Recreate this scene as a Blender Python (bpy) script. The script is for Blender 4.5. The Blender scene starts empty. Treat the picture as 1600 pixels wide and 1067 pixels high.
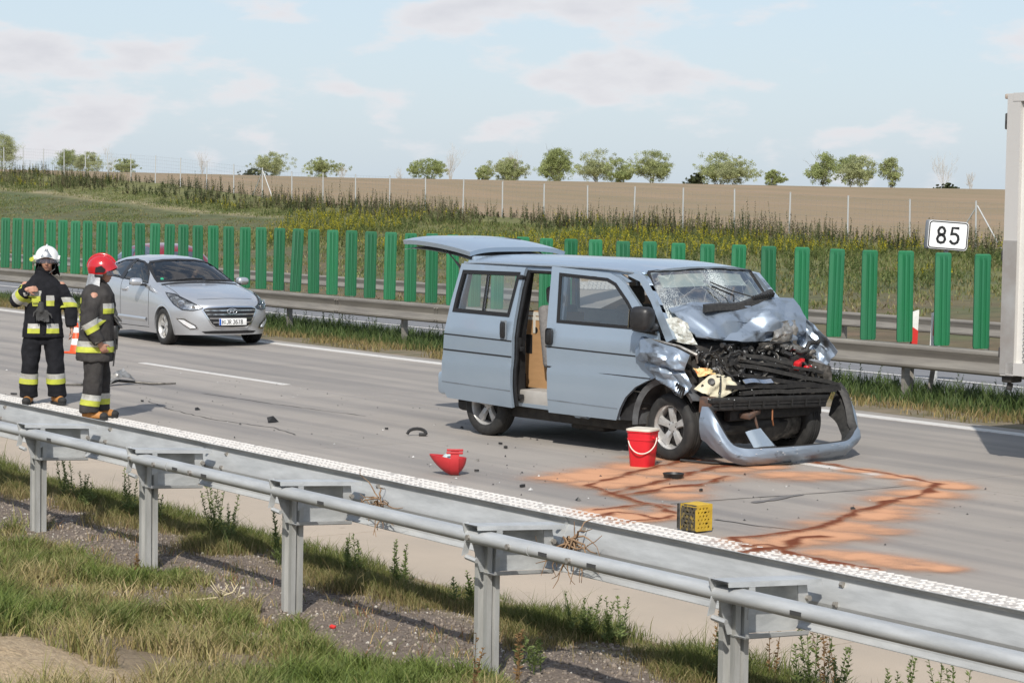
import bpy, bmesh, math, random
import numpy as np
from mathutils import Vector, Matrix, noise as mnoise
from mathutils.bvhtree import BVHTree
from mathutils.geometry import delaunay_2d_cdt

scene = bpy.context.scene
COL = scene.collection
R = math.radians
random.seed(7)
RNG = np.random.default_rng(11)

# ---------------------------------------------------------------- camera
cam_data = bpy.data.cameras.new('camera')
cam = bpy.data.objects.new('camera', cam_data)
COL.objects.link(cam)
scene.camera = cam
cam_data.sensor_width = 36.0
cam_data.lens = 3450.0 / 1600.0 * 36.0
cam_data.clip_start = 0.1
cam_data.clip_end = 6000.0
EYE = Vector((0.0, 0.0, 2.5))
_th, _p, _r = R(35.662254), R(3.604383), R(0.859372)
_a = Vector((-math.cos(_th), math.sin(_th), 0)); _rt = Vector((math.sin(_th), math.cos(_th), 0)); _up = Vector((0, 0, 1))
_F = _a*math.cos(_p) - _up*math.sin(_p); _U = _up*math.cos(_p) + _a*math.sin(_p)
_X = _rt*math.cos(_r) + _U*math.sin(_r); _Y = _U*math.cos(_r) - _rt*math.sin(_r)
m = Matrix.Identity(4)
for i in range(3):
    m[i][0] = _X[i]; m[i][1] = _Y[i]; m[i][2] = -_F[i]; m[i][3] = EYE[i]
cam.matrix_world = m

# ---------------------------------------------------------------- light
SUN_EL, SUN_DIR = R(43), Vector((0.72, -0.69, 0)).normalized()
sun_to = SUN_DIR*math.cos(SUN_EL) + Vector((0, 0, math.sin(SUN_EL)))
sd = bpy.data.lights.new('sun', 'SUN'); sd.energy = 3.9; sd.angle = R(0.6); sd.color = (1.0, 0.95, 0.87)
so = bpy.data.objects.new('sun', sd); COL.objects.link(so)
so.rotation_euler = (-sun_to).to_track_quat('-Z', 'Y').to_euler()
so.location = (20, -20, 40)

world = bpy.data.worlds.new('World'); scene.world = world; world.use_nodes = True
wn = world.node_tree.nodes; wl = world.node_tree.links; wn.clear()
w_out = wn.new('ShaderNodeOutputWorld'); w_bg = wn.new('ShaderNodeBackground')
w_bg.inputs['Strength'].default_value = 0.125
sky = wn.new('ShaderNodeTexSky'); sky.sky_type = 'NISHITA'; sky.sun_disc = False
sky.sun_elevation = SUN_EL; sky.sun_rotation = math.atan2(SUN_DIR.x, SUN_DIR.y)
sky.air_density = 1.0; sky.dust_density = 1.3; sky.ozone_density = 1.6
tc = wn.new('ShaderNodeTexCoord')
def wnode(t, **k):
    n = wn.new(t)
    for a, b in k.items(): setattr(n, a, b)
    return n
# cloud layer: noise on the sky direction projected onto a flat cloud deck
sep = wnode('ShaderNodeSeparateXYZ'); wl.new(tc.outputs['Generated'], sep.inputs[0])
mpa = wnode('ShaderNodeMapping'); mpa.inputs['Scale'].default_value = (17.0, 17.0, 48.0); wl.new(tc.outputs['Generated'], mpa.inputs[0])
mpb = wnode('ShaderNodeMapping'); mpb.inputs['Scale'].default_value = (6.0, 6.0, 13.0); mpb.inputs['Location'].default_value = (1.7, 0.9, 0.2); wl.new(tc.outputs['Generated'], mpb.inputs[0])
n1 = wnode('ShaderNodeTexNoise'); n1.inputs['Scale'].default_value = 1.0; n1.inputs['Detail'].default_value = 7; n1.inputs['Roughness'].default_value = 0.52
wl.new(mpa.outputs[0], n1.inputs['Vector'])
n2 = wnode('ShaderNodeTexNoise'); n2.inputs['Scale'].default_value = 1.0; n2.inputs['Detail'].default_value = 3
wl.new(mpb.outputs[0], n2.inputs['Vector'])
nm = wnode('ShaderNodeMath', operation='MULTIPLY_ADD'); wl.new(n2.outputs['Fac'], nm.inputs[0]); nm.inputs[1].default_value = 0.80; wl.new(n1.outputs['Fac'], nm.inputs[2])
cr = wnode('ShaderNodeMapRange'); cr.interpolation_type = 'SMOOTHSTEP'; wl.new(nm.outputs[0], cr.inputs['Value'])
cr.inputs['From Min'].default_value = 0.93; cr.inputs['From Max'].default_value = 1.07; cr.inputs['To Min'].default_value = 0.0; cr.inputs['To Max'].default_value = 0.85
# thin high haze that pales the blue
hz = wnode('ShaderNodeMix'); hz.data_type = 'RGBA'; hz.inputs['Factor'].default_value = 0.30
wl.new(sky.outputs[0], hz.inputs[6]); hz.inputs[7].default_value = (4.05, 4.7, 5.4, 1)
hzr = wnode('ShaderNodeMapRange'); wl.new(sep.outputs['Z'], hzr.inputs['Value']); hzr.inputs['From Min'].default_value = 0.0; hzr.inputs['From Max'].default_value = 0.45; hzr.inputs['To Min'].default_value = 0.80; hzr.inputs['To Max'].default_value = 0.30
wl.new(hzr.outputs[0], hz.inputs['Factor'])
# cloud tops bright, thicker middles greyer
cc = wnode('ShaderNodeMapRange'); wl.new(nm.outputs[0], cc.inputs['Value'])
cc.inputs['From Min'].default_value = 1.0; cc.inputs['From Max'].default_value = 1.25
ccol = wnode('ShaderNodeMix'); ccol.data_type = 'RGBA'; wl.new(cc.outputs[0], ccol.inputs['Factor'])
ccol.inputs[6].default_value = (5.45, 5.35, 5.5, 1); ccol.inputs[7].default_value = (4.35, 4.3, 4.6, 1)
wm = wnode('ShaderNodeMix'); wm.data_type = 'RGBA'
wl.new(cr.outputs[0], wm.inputs['Factor']); wl.new(hz.outputs[2], wm.inputs[6]); wl.new(ccol.outputs[2], wm.inputs[7])
wl.new(wm.outputs[2], w_bg.inputs['Color']); wl.new(w_bg.outputs[0], w_out.inputs['Surface'])

scene.view_settings.view_transform = 'Standard'
scene.view_settings.look = 'None'
scene.view_settings.exposure = 0.3
scene.view_settings.gamma = 1.0
scene.view_settings.use_curve_mapping = False
scene.render.engine = 'CYCLES'
scene.cycles.max_bounces = 8
scene.cycles.transparent_max_bounces = 24

# ---------------------------------------------------------------- materials
MATS = {}
def M(name, base, rough=0.6, metal=0.0, base2=None, scale=6.0, detail=5.0, bump=0.0, bscale=60.0, coat=0.0, coat_rough=0.05,
      spec=0.5, attr=None, stretch=None, contrast=(0.35, 0.65), emit=None, trans=0.0, ior=1.5, obj_coords=False, rough2=None, sheen=0.0, rnd=0.0, disp=None):
    if name in MATS: return MATS[name]
    mt = bpy.data.materials.new(name); mt.use_nodes = True
    nt = mt.node_tree; N = nt.nodes; L = nt.links
    b = N['Principled BSDF']
    b.inputs['Base Color'].default_value = (*base, 1); b.inputs['Roughness'].default_value = rough
    b.inputs['Metallic'].default_value = metal; b.inputs['Coat Weight'].default_value = coat
    b.inputs['Coat Roughness'].default_value = coat_rough; b.inputs['Specular IOR Level'].default_value = spec
    b.inputs['Transmission Weight'].default_value = trans; b.inputs['IOR'].default_value = ior
    if sheen: b.inputs['Sheen Weight'].default_value = sheen
    if emit: b.inputs['Emission Color'].default_value = (*emit[:3], 1); b.inputs['Emission Strength'].default_value = emit[3]
    if obj_coords:
        t = N.new('ShaderNodeTexCoord'); vec = t.outputs['Object']
    else:
        t = N.new('ShaderNodeNewGeometry'); vec = t.outputs['Position']
    if stretch:
        mp = N.new('ShaderNodeMapping'); mp.inputs['Scale'].default_value = stretch; L.new(vec, mp.inputs['Vector']); vec = mp.outputs[0]
    colsock = None
    if attr:
        at = N.new('ShaderNodeAttribute'); at.attribute_name = attr; colsock = at.outputs['Color']
    if base2 is not None:
        n = N.new('ShaderNodeTexNoise'); n.inputs['Scale'].default_value = scale; n.inputs['Detail'].default_value = detail; n.inputs['Roughness'].default_value = 0.6
        L.new(vec, n.inputs['Vector'])
        mr = N.new('ShaderNodeMapRange'); mr.inputs['From Min'].default_value = contrast[0]; mr.inputs['From Max'].default_value = contrast[1]; L.new(n.outputs['Fac'], mr.inputs['Value'])
        mx = N.new('ShaderNodeMix'); mx.data_type = 'RGBA'; L.new(mr.outputs[0], mx.inputs['Factor'])
        if colsock is not None:
            mm = N.new('ShaderNodeMix'); mm.data_type = 'RGBA'; mm.blend_type = 'MULTIPLY'; mm.inputs['Factor'].default_value = 1
            L.new(colsock, mm.inputs[6]); mx.inputs[6].default_value = (*base, 1); mx.inputs[7].default_value = (*base2, 1)
            L.new(mx.outputs[2], mm.inputs[7]); colsock = mm.outputs[2]
        else:
            mx.inputs[6].default_value = (*base, 1); mx.inputs[7].default_value = (*base2, 1); colsock = mx.outputs[2]
        if rough2 is not None:
            rr = N.new('ShaderNodeMapRange'); rr.inputs['To Min'].default_value = rough; rr.inputs['To Max'].default_value = rough2
            L.new(mr.outputs[0], rr.inputs['Value']); L.new(rr.outputs[0], b.inputs['Roughness'])
    if rnd and colsock is not None or rnd:
        oi = N.new('ShaderNodeObjectInfo'); mr2 = N.new('ShaderNodeMapRange'); mr2.inputs['To Min'].default_value = 1-rnd; mr2.inputs['To Max'].default_value = 1+rnd
        L.new(oi.outputs['Random'], mr2.inputs['Value'])
        hv = N.new('ShaderNodeHueSaturation'); L.new(mr2.outputs[0], hv.inputs['Value'])
        if colsock is not None: L.new(colsock, hv.inputs['Color'])
        else: hv.inputs['Color'].default_value = (*base, 1)
        colsock = hv.outputs[0]
    if colsock is not None: L.new(colsock, b.inputs['Base Color'])
    if bump:
        n = N.new('ShaderNodeTexNoise'); n.inputs['Scale'].default_value = bscale; n.inputs['Detail'].default_value = 4
        L.new(vec, n.inputs['Vector'])
        bp = N.new('ShaderNodeBump'); bp.inputs['Strength'].default_value = bump; bp.inputs['Distance'].default_value = 0.02
        L.new(n.outputs['Fac'], bp.inputs['Height']); L.new(bp.outputs[0], b.inputs['Normal'])
    MATS[name] = mt
    return mt

def glass_mat(name, tint=(0.9, 0.95, 0.93), refl=0.05, rough=0.02):
    if name in MATS: return MATS[name]
    mt = bpy.data.materials.new(name); mt.use_nodes = True
    N = mt.node_tree.nodes; L = mt.node_tree.links; N.clear()
    o = N.new('ShaderNodeOutputMaterial'); tr = N.new('ShaderNodeBsdfTransparent'); tr.inputs[0].default_value = (*tint, 1)
    gl = N.new('ShaderNodeBsdfGlossy'); gl.inputs['Roughness'].default_value = rough
    fr = N.new('ShaderNodeFresnel'); fr.inputs[0].default_value = 1.5
    ad = N.new('ShaderNodeMath'); ad.operation = 'MULTIPLY_ADD'; L.new(fr.outputs[0], ad.inputs[0]); ad.inputs[1].default_value = 1.0; ad.inputs[2].default_value = refl
    mx = N.new('ShaderNodeMixShader'); L.new(ad.outputs[0], mx.inputs[0]); L.new(tr.outputs[0], mx.inputs[1]); L.new(gl.outputs[0], mx.inputs[2])
    L.new(mx.outputs[0], o.inputs[0]); MATS[name] = mt
    return mt

# ---------------------------------------------------------------- mesh helpers
class MB:
    def __init__(s): s.v = []; s.f = []; s.mi = []; s.cur = 0
    def face(s, idx): s.f.append(tuple(idx)); s.mi.append(s.cur)
    def add(s, verts, faces, mat=None):
        o = len(s.v)
        if mat is not None: verts = [mat @ Vector(p) for p in verts]
        s.v.extend([tuple(p) for p in verts])
        for f in faces: s.face([i+o for i in f])
        return s
    def box(s, c, size, rot=(0, 0, 0), mat=None, taper=1.0):
        x, y, z = [k/2 for k in size]
        vs = [(-x, -y, -z), (x, -y, -z), (x, y, -z), (-x, y, -z), (-x*taper, -y*taper, z), (x*taper, -y*taper, z), (x*taper, y*taper, z), (-x*taper, y*taper, z)]
        fs = [(3, 2, 1, 0), (4, 5, 6, 7), (0, 1, 5, 4), (1, 2, 6, 5), (2, 3, 7, 6), (3, 0, 4, 7)]
        mm = Matrix.Translation(c) @ (Matrix.Rotation(rot[2], 4, 'Z') @ Matrix.Rotation(rot[1], 4, 'Y') @ Matrix.Rotation(rot[0], 4, 'X'))
        if mat is not None: mm = mat @ mm
        return s.add(vs, fs, mm)
    def rbox(s, c, size, bev=0.01, rot=(0, 0, 0), seg=2):
        bm = bmesh.new(); bmesh.ops.create_cube(bm, size=1.0)
        for v in bm.verts: v.co = Vector((v.co.x*size[0], v.co.y*size[1], v.co.z*size[2]))
        bmesh.ops.bevel(bm, geom=bm.edges[:], offset=bev, segments=seg, affect='EDGES', profile=0.5)
        mm = Matrix.Translation(c) @ (Matrix.Rotation(rot[2], 4, 'Z') @ Matrix.Rotation(rot[1], 4, 'Y') @ Matrix.Rotation(rot[0], 4, 'X'))
        s.bm(bm, mm); return s
    def bm(s, bm, mat=None):
        bm.verts.index_update()
        s.add([v.co.copy() for v in bm.verts], [[v.index for v in f.verts] for f in bm.faces], mat); bm.free(); return s
    def grid(s, P):
        nu, nv = len(P), len(P[0]); o = len(s.v)
        for row in P: s.v.extend([tuple(p) for p in row])
        for i in range(nu-1):
            for j in range(nv-1):
                s.face((o+i*nv+j, o+i*nv+j+1, o+(i+1)*nv+j+1, o+(i+1)*nv+j))
        return s
    def tube(s, pts, r, n=8, caps=True, flat=1.0):
        pts = [Vector(p) for p in pts]; k = len(pts)
        rr = r if isinstance(r, (list, tuple)) else [r]*k
        o = len(s.v); up = None
        for i, p in enumerate(pts):
            t = (pts[min(i+1, k-1)] - pts[max(i-1, 0)])
            if t.length < 1e-9: t = Vector((0, 0, 1))
            t.normalize()
            if up is None:
                up = Vector((0, 0, 1)) if abs(t.z) < 0.9 else Vector((1, 0, 0))
            a = t.cross(up); a = a.normalized() if a.length > 1e-6 else t.orthogonal().normalized()
            up = a.cross(t).normalized()
            for j in range(n):
                an = 2*math.pi*j/n
                s.v.append(tuple(p + a*math.cos(an)*rr[i] + up*math.sin(an)*rr[i]*flat))
        for i in range(k-1):
            for j in range(n):
                j2 = (j+1) % n
                s.face((o+i*n+j, o+i*n+j2, o+(i+1)*n+j2, o+(i+1)*n+j))
        if caps:
            s.face([o+j for j in range(n)][::-1]); s.face([o+(k-1)*n+j for j in range(n)])
        return s
    def cyl(s, a, b, r, n=16, r2=None): return s.tube([a, b], [r, r if r2 is None else r2], n)
    def lathe(s, prof, n=24, mat=None, closed=False):
        # prof: (r, h) about +Z
        o = len(s.v); vs = []; fs = []; k = len(prof)
        for r, h in prof:
            for j in range(n):
                a = 2*math.pi*j/n; vs.append((r*math.cos(a), r*math.sin(a), h))
        rng = range(k) if closed else range(k-1)
        for i in rng:
            i2 = (i+1) % k
            for j in range(n):
                j2 = (j+1) % n; fs.append((i*n+j, i*n+j2, i2*n+j2, i2*n+j))
        return s.add(vs, fs, mat)
    def prism(s, poly, h0, h1, mat=None):
        # polygon in local xy extruded along z
        n = len(poly); vs = [(x, y, h0) for x, y in poly] + [(x, y, h1) for x, y in poly]
        fs = [tuple(range(n))[::-1], tuple(range(n, 2*n))] + [(i, (i+1) % n, n+(i+1) % n, n+i) for i in range(n)]
        return s.add(vs, fs, mat)
    def extrude_profile(s, prof, axis_pts, thick=None):
        # open profile of (a, b) offsets swept along x
        pass

def smooth_mesh(me, angle=40):
    if angle is None: return
    me.polygons.foreach_set('use_smooth', [True]*len(me.polygons))
    if angle < 179: me.set_sharp_from_angle(angle=R(angle))

def obj(name, mb, mat, parent=None, loc=None, rot=None, angle=40, recalc=True, colors=None):
    me = bpy.data.meshes.new(name)
    if isinstance(mb, MB):
        me.from_pydata(mb.v, [], mb.f)
        mats = mat if isinstance(mat, (list, tuple)) else [mat]
        for k in mats: me.materials.append(k)
        if len(mats) > 1: me.polygons.foreach_set('material_index', mb.mi)
    else:
        mb.to_mesh(me); mb.free()
        mats = mat if isinstance(mat, (list, tuple)) else [mat]
        for k in mats: me.materials.append(k)
    if recalc and len(me.polygons) < 60000:
        bm = bmesh.new(); bm.from_mesh(me); bmesh.ops.recalc_face_normals(bm, faces=bm.faces); bm.to_mesh(me); bm.free()
    smooth_mesh(me, angle); me.update()
    o = bpy.data.objects.new(name, me); COL.objects.link(o)
    if parent is not None: o.parent = parent
    if loc is not None: o.location = loc
    if rot is not None: o.rotation_euler = rot
    return o

def thing(name, label, cat, loc=(0, 0, 0), rz=0.0, group=None, rot=None):
    o = bpy.data.objects.new(name, None); COL.objects.link(o); o.empty_display_size = 0.2
    o.location = loc; o.rotation_euler = rot if rot else (0, 0, rz)
    o['label'] = label; o['category'] = cat
    if group: o['group'] = group
    return o
def tag(o, label=None, cat=None, group=None, kind=None):
    if label: o['label'] = label
    if cat: o['category'] = cat
    if group: o['group'] = group
    if kind: o['kind'] = kind
    return o
def link_copy(o, parent=None, loc=None, rot=None):
    c = o.copy(); COL.objects.link(c)
    if parent is not None: c.parent = parent
    if loc is not None: c.location = loc
    if rot is not None: c.rotation_euler = rot
    return c

def dens(poly, res, closed=True):
    out = []; n = len(poly)
    for i in range(n if closed else n-1):
        a = Vector(poly[i]); b = Vector(poly[(i+1) % n]); k = max(1, int((b-a).length/res + 0.5))
        for j in range(k): out.append(a + (b-a)*(j/k))
    if not closed: out.append(Vector(poly[-1]))
    return out
def smooth_poly(poly, it=2, keep=()):
    # Chaikin corner cutting (closed)
    for _ in range(it):
        out = []; n = len(poly)
        for i in range(n):
            a = Vector(poly[i]); b = Vector(poly[(i+1) % n])
            out += [a*0.75 + b*0.25, a*0.25 + b*0.75]
        poly = out
    return [tuple(p) for p in poly]
def inside(p, poly):
    x, y = p[0], p[1]; c = False; j = len(poly)-1
    for i in range(len(poly)):
        xi, yi = poly[i][0], poly[i][1]; xj, yj = poly[j][0], poly[j][1]
        if (yi > y) != (yj > y) and x < (xj-xi)*(y-yi)/(yj-yi+1e-12)+xi: c = not c
        j = i
    return c
def sheet_mesh(outline, holes, fn, res=0.08, grid=True):
    """2D outline with holes -> triangulated sheet mapped through fn(a, b)."""
    loops = [dens(outline, res)] + [dens(h, res) for h in holes]
    pts = []; edges = []
    for lp in loops:
        o = len(pts); n = len(lp); pts += [Vector((p[0], p[1])) for p in lp]
        edges += [(o+i, o+(i+1) % n) for i in range(n)]
    if grid:
        xs = [p[0] for p in outline]; ys = [p[1] for p in outline]
        bp = np.array([(p[0], p[1]) for p in pts])
        x = min(xs)+res*0.5
        while x < max(xs):
            y = min(ys)+res*0.5
            while y < max(ys):
                if inside((x, y), outline) and not any(inside((x, y), h) for h in holes):
                    if np.min((bp[:, 0]-x)**2+(bp[:, 1]-y)**2) > (res*0.45)**2: pts.append(Vector((x, y)))
                y += res
            x += res
    vv, ee, ff, *_ = delaunay_2d_cdt(pts, edges, [], 0, 1e-5)
    keep = []
    for f in ff:
        c = sum((vv[i] for i in f), Vector((0, 0)))/len(f)
        if inside(c, outline) and not any(inside(c, h) for h in holes): keep.append(f)
    used = sorted({i for f in keep for i in f}); mp = {o: k for k, o in enumerate(used)}
    return [Vector(fn(vv[i][0], vv[i][1])) for i in used], [[mp[i] for i in f] for f in keep]
def sheet(outline, holes, fn, res=0.08, thick=0.0, grid=True, flip=False):
    vs, fs = sheet_mesh(outline, holes, fn, res, grid)
    bm = bmesh.new(); V = [bm.verts.new(v) for v in vs]
    for f in fs:
        try: bm.faces.new([V[i] for i in (f[::-1] if flip else f)])
        except ValueError: pass
    bm.normal_update()
    if thick: thicken(bm, thick)
    return bm
def thicken(bm, t):
    bm.normal_update(); bm.verts.index_update()
    V = list(bm.verts); Fs = list(bm.faces); edges = [(e.verts[0], e.verts[1], e.link_faces[0]) for e in bm.edges if len(e.link_faces) == 1]
    W = [bm.verts.new(v.co - v.normal*t) for v in V]
    for f in Fs:
        try: bm.faces.new([W[v.index] for v in reversed(f.verts)])
        except ValueError: pass
    for a, b, f in edges:
        vs = list(f.verts); i = vs.index(a)
        if vs[(i+1) % len(vs)] is not b: a, b = b, a
        try: bm.faces.new([b, a, W[a.index], W[b.index]])
        except ValueError: pass
    bm.normal_update()
def ring(outline, width, fn, res=0.05, thick=0.0):
    """closed frame strip of given width inside an outline (2D inset)."""
    n = len(outline); cx = sum(p[0] for p in outline)/n; cy = sum(p[1] for p in outline)/n
    return sheet(outline, [inset(outline, width)], fn, res, thick, grid=False)
def inset(poly, w):
    n = len(poly); area = sum(poly[i][0]*poly[(i+1) % n][1]-poly[(i+1) % n][0]*poly[i][1] for i in range(n))
    sg = 1 if area > 0 else -1; out = []
    for i in range(n):
        a = Vector(poly[i-1]); b = Vector(poly[i]); c = Vector(poly[(i+1) % n])
        d1 = (b-a); d2 = (c-b)
        if d1.length < 1e-9 or d2.length < 1e-9: out.append(tuple(b)); continue
        d1.normalize(); d2.normalize()
        n1 = Vector((-d1.y, d1.x))*sg; n2 = Vector((-d2.y, d2.x))*sg
        k = n1+n2; k = k/max(0.35, (1+n1.dot(n2))); out.append(tuple(b+k*w))
    return out
def fbm(x, y, z=0.0, o=4, sc=1.0): return mnoise.fractal(Vector((x*sc, y*sc, z*sc)), 1.0, 2.0, o)
def from_arrays(name, V, F3, mat, cols=None, F4=None, smooth=False, parent=None):
    """fast mesh from numpy arrays; triangles and optional quads, per-vertex colours."""
    me = bpy.data.meshes.new(name)
    nv = len(V); n3 = 0 if F3 is None else len(F3); n4 = 0 if F4 is None else len(F4)
    me.vertices.add(nv); me.vertices.foreach_set('co', np.asarray(V, np.float32).ravel())
    nl = n3*3+n4*4; me.loops.add(nl); me.polygons.add(n3+n4)
    li = []; 
    if n3: li.append(np.asarray(F3, np.int32).ravel())
    if n4: li.append(np.asarray(F4, np.int32).ravel())
    me.loops.foreach_set('vertex_index', np.concatenate(li))
    st = np.concatenate([np.arange(n3)*3, n3*3+np.arange(n4)*4]).astype(np.int32)
    me.polygons.foreach_set('loop_start', st)
    if smooth: me.polygons.foreach_set('use_smooth', np.ones(n3+n4, bool))
    me.update(calc_edges=True)
    if cols is not None:
        ca = me.color_attributes.new('Col', 'FLOAT_COLOR', 'POINT')
        c4 = np.ones((nv, 4), np.float32); c4[:, :3] = cols; ca.data.foreach_set('color', c4.ravel())
    me.materials.append(mat)
    o = bpy.data.objects.new(name, me); COL.objects.link(o)
    if parent is not None: o.parent = parent
    return o
# ================================================================ the setting
RY0, RY1, RY2, RY3 = 7.98, 10.62, 14.86, 19.35     # hard shoulder edge, slab joints, far edge
def pchip(x, xs, ys): return float(np.interp(x, xs, ys))
FX = [-400, -200, -140, -119, -104, -89, -80, -68, -58, -40, 0, 100, 300]
FZ = [6.0, 5.0, 4.0, 3.25, 2.3, 1.95, 1.65, 1.5, 1.15, 1.0, 0.8, 0.6, 0.5]
def fence_z(x): return pchip(x, FX, FZ)
RIDGE_Y = 190.0
RX = [-800, -560, -430, -335, -285, -235, -170, 0, 300]
RZ = [8.6, 7.2, 6.35, 5.6, 5.15, 4.75, 4.45, 4.2, 4.0]
def ridge_z(x): return pchip(x, RX, RZ)
def sstep(a, b, x):
    t = min(1, max(0, (x-a)/(b-a))); return t*t*(3-2*t)
def near_z(x, y):
    z = 0.0
    if y < 5.9: z += 0.085*(5.9-y)**1.25
    z += 0.06*math.exp(-((x+10.5)**2/0.5+(y-4.45)**2/0.15))+0.035*fbm(x, y, 6, 5, 3.2)*math.exp(-((x+10.5)**2/0.8+(y-4.5)**2/0.3))
    z += 0.02*fbm(x, y, 3.0, 4, 1.7)*sstep(7.9, 7.3, y)
    if y > 7.2: z -= 0.0
    return z - 0.012
def bank_z(x, y):
    f = fence_z(x); t = (y-33.5)/(60-33.5)
    base = -0.42
    if t <= 0: return base
    if t <= 1:
        s = t*0.82+0.18*t*t
        return base + (f-base)*s + 0.06*fbm(x, y, 1.0, 3, 0.25)
    u = min(1, (y-60)/(RIDGE_Y-60)); rz = ridge_z(x)
    z = f + (rz-f)*(u*1.35-0.35*u*u)
    if y > RIDGE_Y: z = rz - 0.022*(y-RIDGE_Y) if y < 500 else rz-6.8
    return z + 0.05*fbm(x, y, 5.0, 3, 0.05)

def terrain(name, xs, ys, fn, mat, cols=None):
    V = np.array([(x, y, fn(x, y)) for x in xs for y in ys], np.float32)
    nx, ny = len(xs), len(ys)
    i = np.arange(nx-1)[:, None]*ny + np.arange(ny-1)[None, :]; i = i.ravel()
    F = np.stack([i, i+ny, i+ny+1, i+1], 1)
    C = None if cols is None else np.array([cols(x, y) for x in xs for y in ys], np.float32)
    o = from_arrays(name, V, None, mat, C, F, smooth=True); o['kind'] = 'structure'
    return o

# near side: dark gravelly verge, sandy soil where the turf has broken away
m_verge = M('verge_soil', (1, 1, 1), 0.95, base2=(0.62, 0.6, 0.58), scale=22, detail=8, bump=0.9, bscale=55, attr='Col')
def verge_col(x, y):
    n = fbm(x, y, 0.0, 4, 1.1)
    grav = np.array((0.175, 0.14, 0.112)); soil = np.array((0.20, 0.155, 0.10)); sand = np.array((0.42, 0.32, 0.20)); thatch = np.array((0.24, 0.20, 0.12))
    k = sstep(6.2, 6.55, y+0.3*n)
    c = soil*(1-k)+grav*k
    k2 = sstep(7.35, 7.7, y+0.2*n); c = c*(1-k2)+thatch*k2
    s = 1.9*math.exp(-((x+10.5)**2/0.9+max(0, y-4.5)**2/0.14))+0.35*max(0, fbm(x+4, y, 8.0, 3, 0.8))*(1-k)
    s = min(1, max(0, s)); return c*(1-s)+sand*s
terrain('grass_verge', np.concatenate([np.linspace(-60, -19, 42), np.arange(-18.8, -3.0, 0.07), np.linspace(-2.9, 40, 40)]),
        np.concatenate([np.linspace(-40, 3, 16), np.arange(3.2, 8.03, 0.07), [8.06]]), near_z, m_verge, verge_col)

# concrete slabs of the motorway: shoulder row lighter and sandier, two traffic lanes greyer
def concrete(name, c1, c2, wear):
    mt = M(name, c1, 0.86, base2=c2, scale=1.1, detail=8, contrast=(0.3, 0.72), bump=0.22, bscale=170, rnd=0.045)
    N = mt.node_tree.nodes; L = mt.node_tree.links; b = N['Principled BSDF']
    src = b.inputs['Base Color'].links[0].from_socket
    g = N.new('ShaderNodeNewGeometry'); mp = N.new('ShaderNodeMapping'); mp.inputs['Scale'].default_value = (0.09, 2.3, 1)
    L.new(g.outputs['Position'], mp.inputs[0])
    n = N.new('ShaderNodeTexNoise'); n.inputs['Scale'].default_value = 1.0; n.inputs['Detail'].default_value = 6; L.new(mp.outputs[0], n.inputs['Vector'])
    mr = N.new('ShaderNodeMapRange'); mr.inputs['From Min'].default_value = 0.42; mr.inputs['From Max'].default_value = 0.75; mr.inputs['To Max'].default_value = wear; L.new(n.outputs['Fac'], mr.inputs[0])
    mx = N.new('ShaderNodeMix'); mx.data_type = 'RGBA'; L.new(mr.outputs[0], mx.inputs['Factor']); L.new(src, mx.inputs[6]); mx.inputs[7].default_value = (0.13, 0.125, 0.125, 1)
    # fine aggregate speckle
    n3 = N.new('ShaderNodeTexNoise'); n3.inputs['Scale'].default_value = 240; n3.inputs['Detail'].default_value = 2; L.new(g.outputs['Position'], n3.inputs['Vector'])
    mr3 = N.new('ShaderNodeMapRange'); mr3.inputs['From Min'].default_value = 0.3; mr3.inputs['From Max'].default_value = 0.7; mr3.inputs['To Min'].default_value = 0.86; mr3.inputs['To Max'].default_value = 1.12; L.new(n3.outputs['Fac'], mr3.inputs[0])
    # dark rubber flecks and oil drips
    vo = N.new('ShaderNodeTexVoronoi'); vo.inputs['Scale'].default_value = 2.2; L.new(g.outputs['Position'], vo.inputs['Vector'])
    mr4 = N.new('ShaderNodeMapRange'); mr4.inputs['From Min'].default_value = 0.02; mr4.inputs['From Max'].default_value = 0.075; mr4.inputs['To Min'].default_value = 0.72; mr4.inputs['To Max'].default_value = 1.0; L.new(vo.outputs['Distance'], mr4.inputs[0])
    mu = N.new('ShaderNodeMath'); mu.operation = 'MULTIPLY'; L.new(mr3.outputs[0], mu.inputs[0]); L.new(mr4.outputs[0], mu.inputs[1])
    hv = N.new('ShaderNodeHueSaturation'); L.new(mx.outputs[2], hv.inputs['Color']); L.new(mu.outputs[0], hv.inputs['Value'])
    L.new(hv.outputs[0], b.inputs['Base Color'])
    return mt
m_shoulder = concrete('shoulder_concrete', (0.41, 0.34, 0.265), (0.35, 0.295, 0.232), 0.12)
m_lane = concrete('lane_concrete', (0.315, 0.284, 0.252), (0.262, 0.240, 0.215), 0.72)
m_sub = M('joint_filler', (0.05, 0.048, 0.045), 0.95)
mb = MB(); mb.box((-10, 13.7, -0.14), (240, 12.2, 0.2)); road = obj('road', mb, m_sub, angle=None); road['kind'] = 'structure'
slab_cache = {}
def slab(x0, x1, y0, y1, mat, gap=0.006):
    key = (round(x1-x0, 2), y0, y1, mat.name)
    if key not in slab_cache:
        w, d = (x1-x0)-2*gap, (y1-y0)-2*gap
        q = MB(); q.box((0, 0, -0.02), (w, d, 0.04))
        o = obj('concrete_slab', q, mat, road, angle=None); slab_cache[key] = o
    else:
        o = link_copy(slab_cache[key])
    o.location = ((x0+x1)/2, (y0+y1)/2, 0)
joints = [-14.08+5*k for k in range(-13, 7)]
for a, b in zip(joints[:-1], joints[1:]):
    slab(a, b, RY0, RY1, m_shoulder); slab(a, b, RY1, RY2, m_lane); slab(a, b, RY2, RY3, m_lane)
slab(-130, joints[0], RY0, RY1, m_shoulder); slab(-130, joints[0], RY1, RY3, m_lane)
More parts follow.
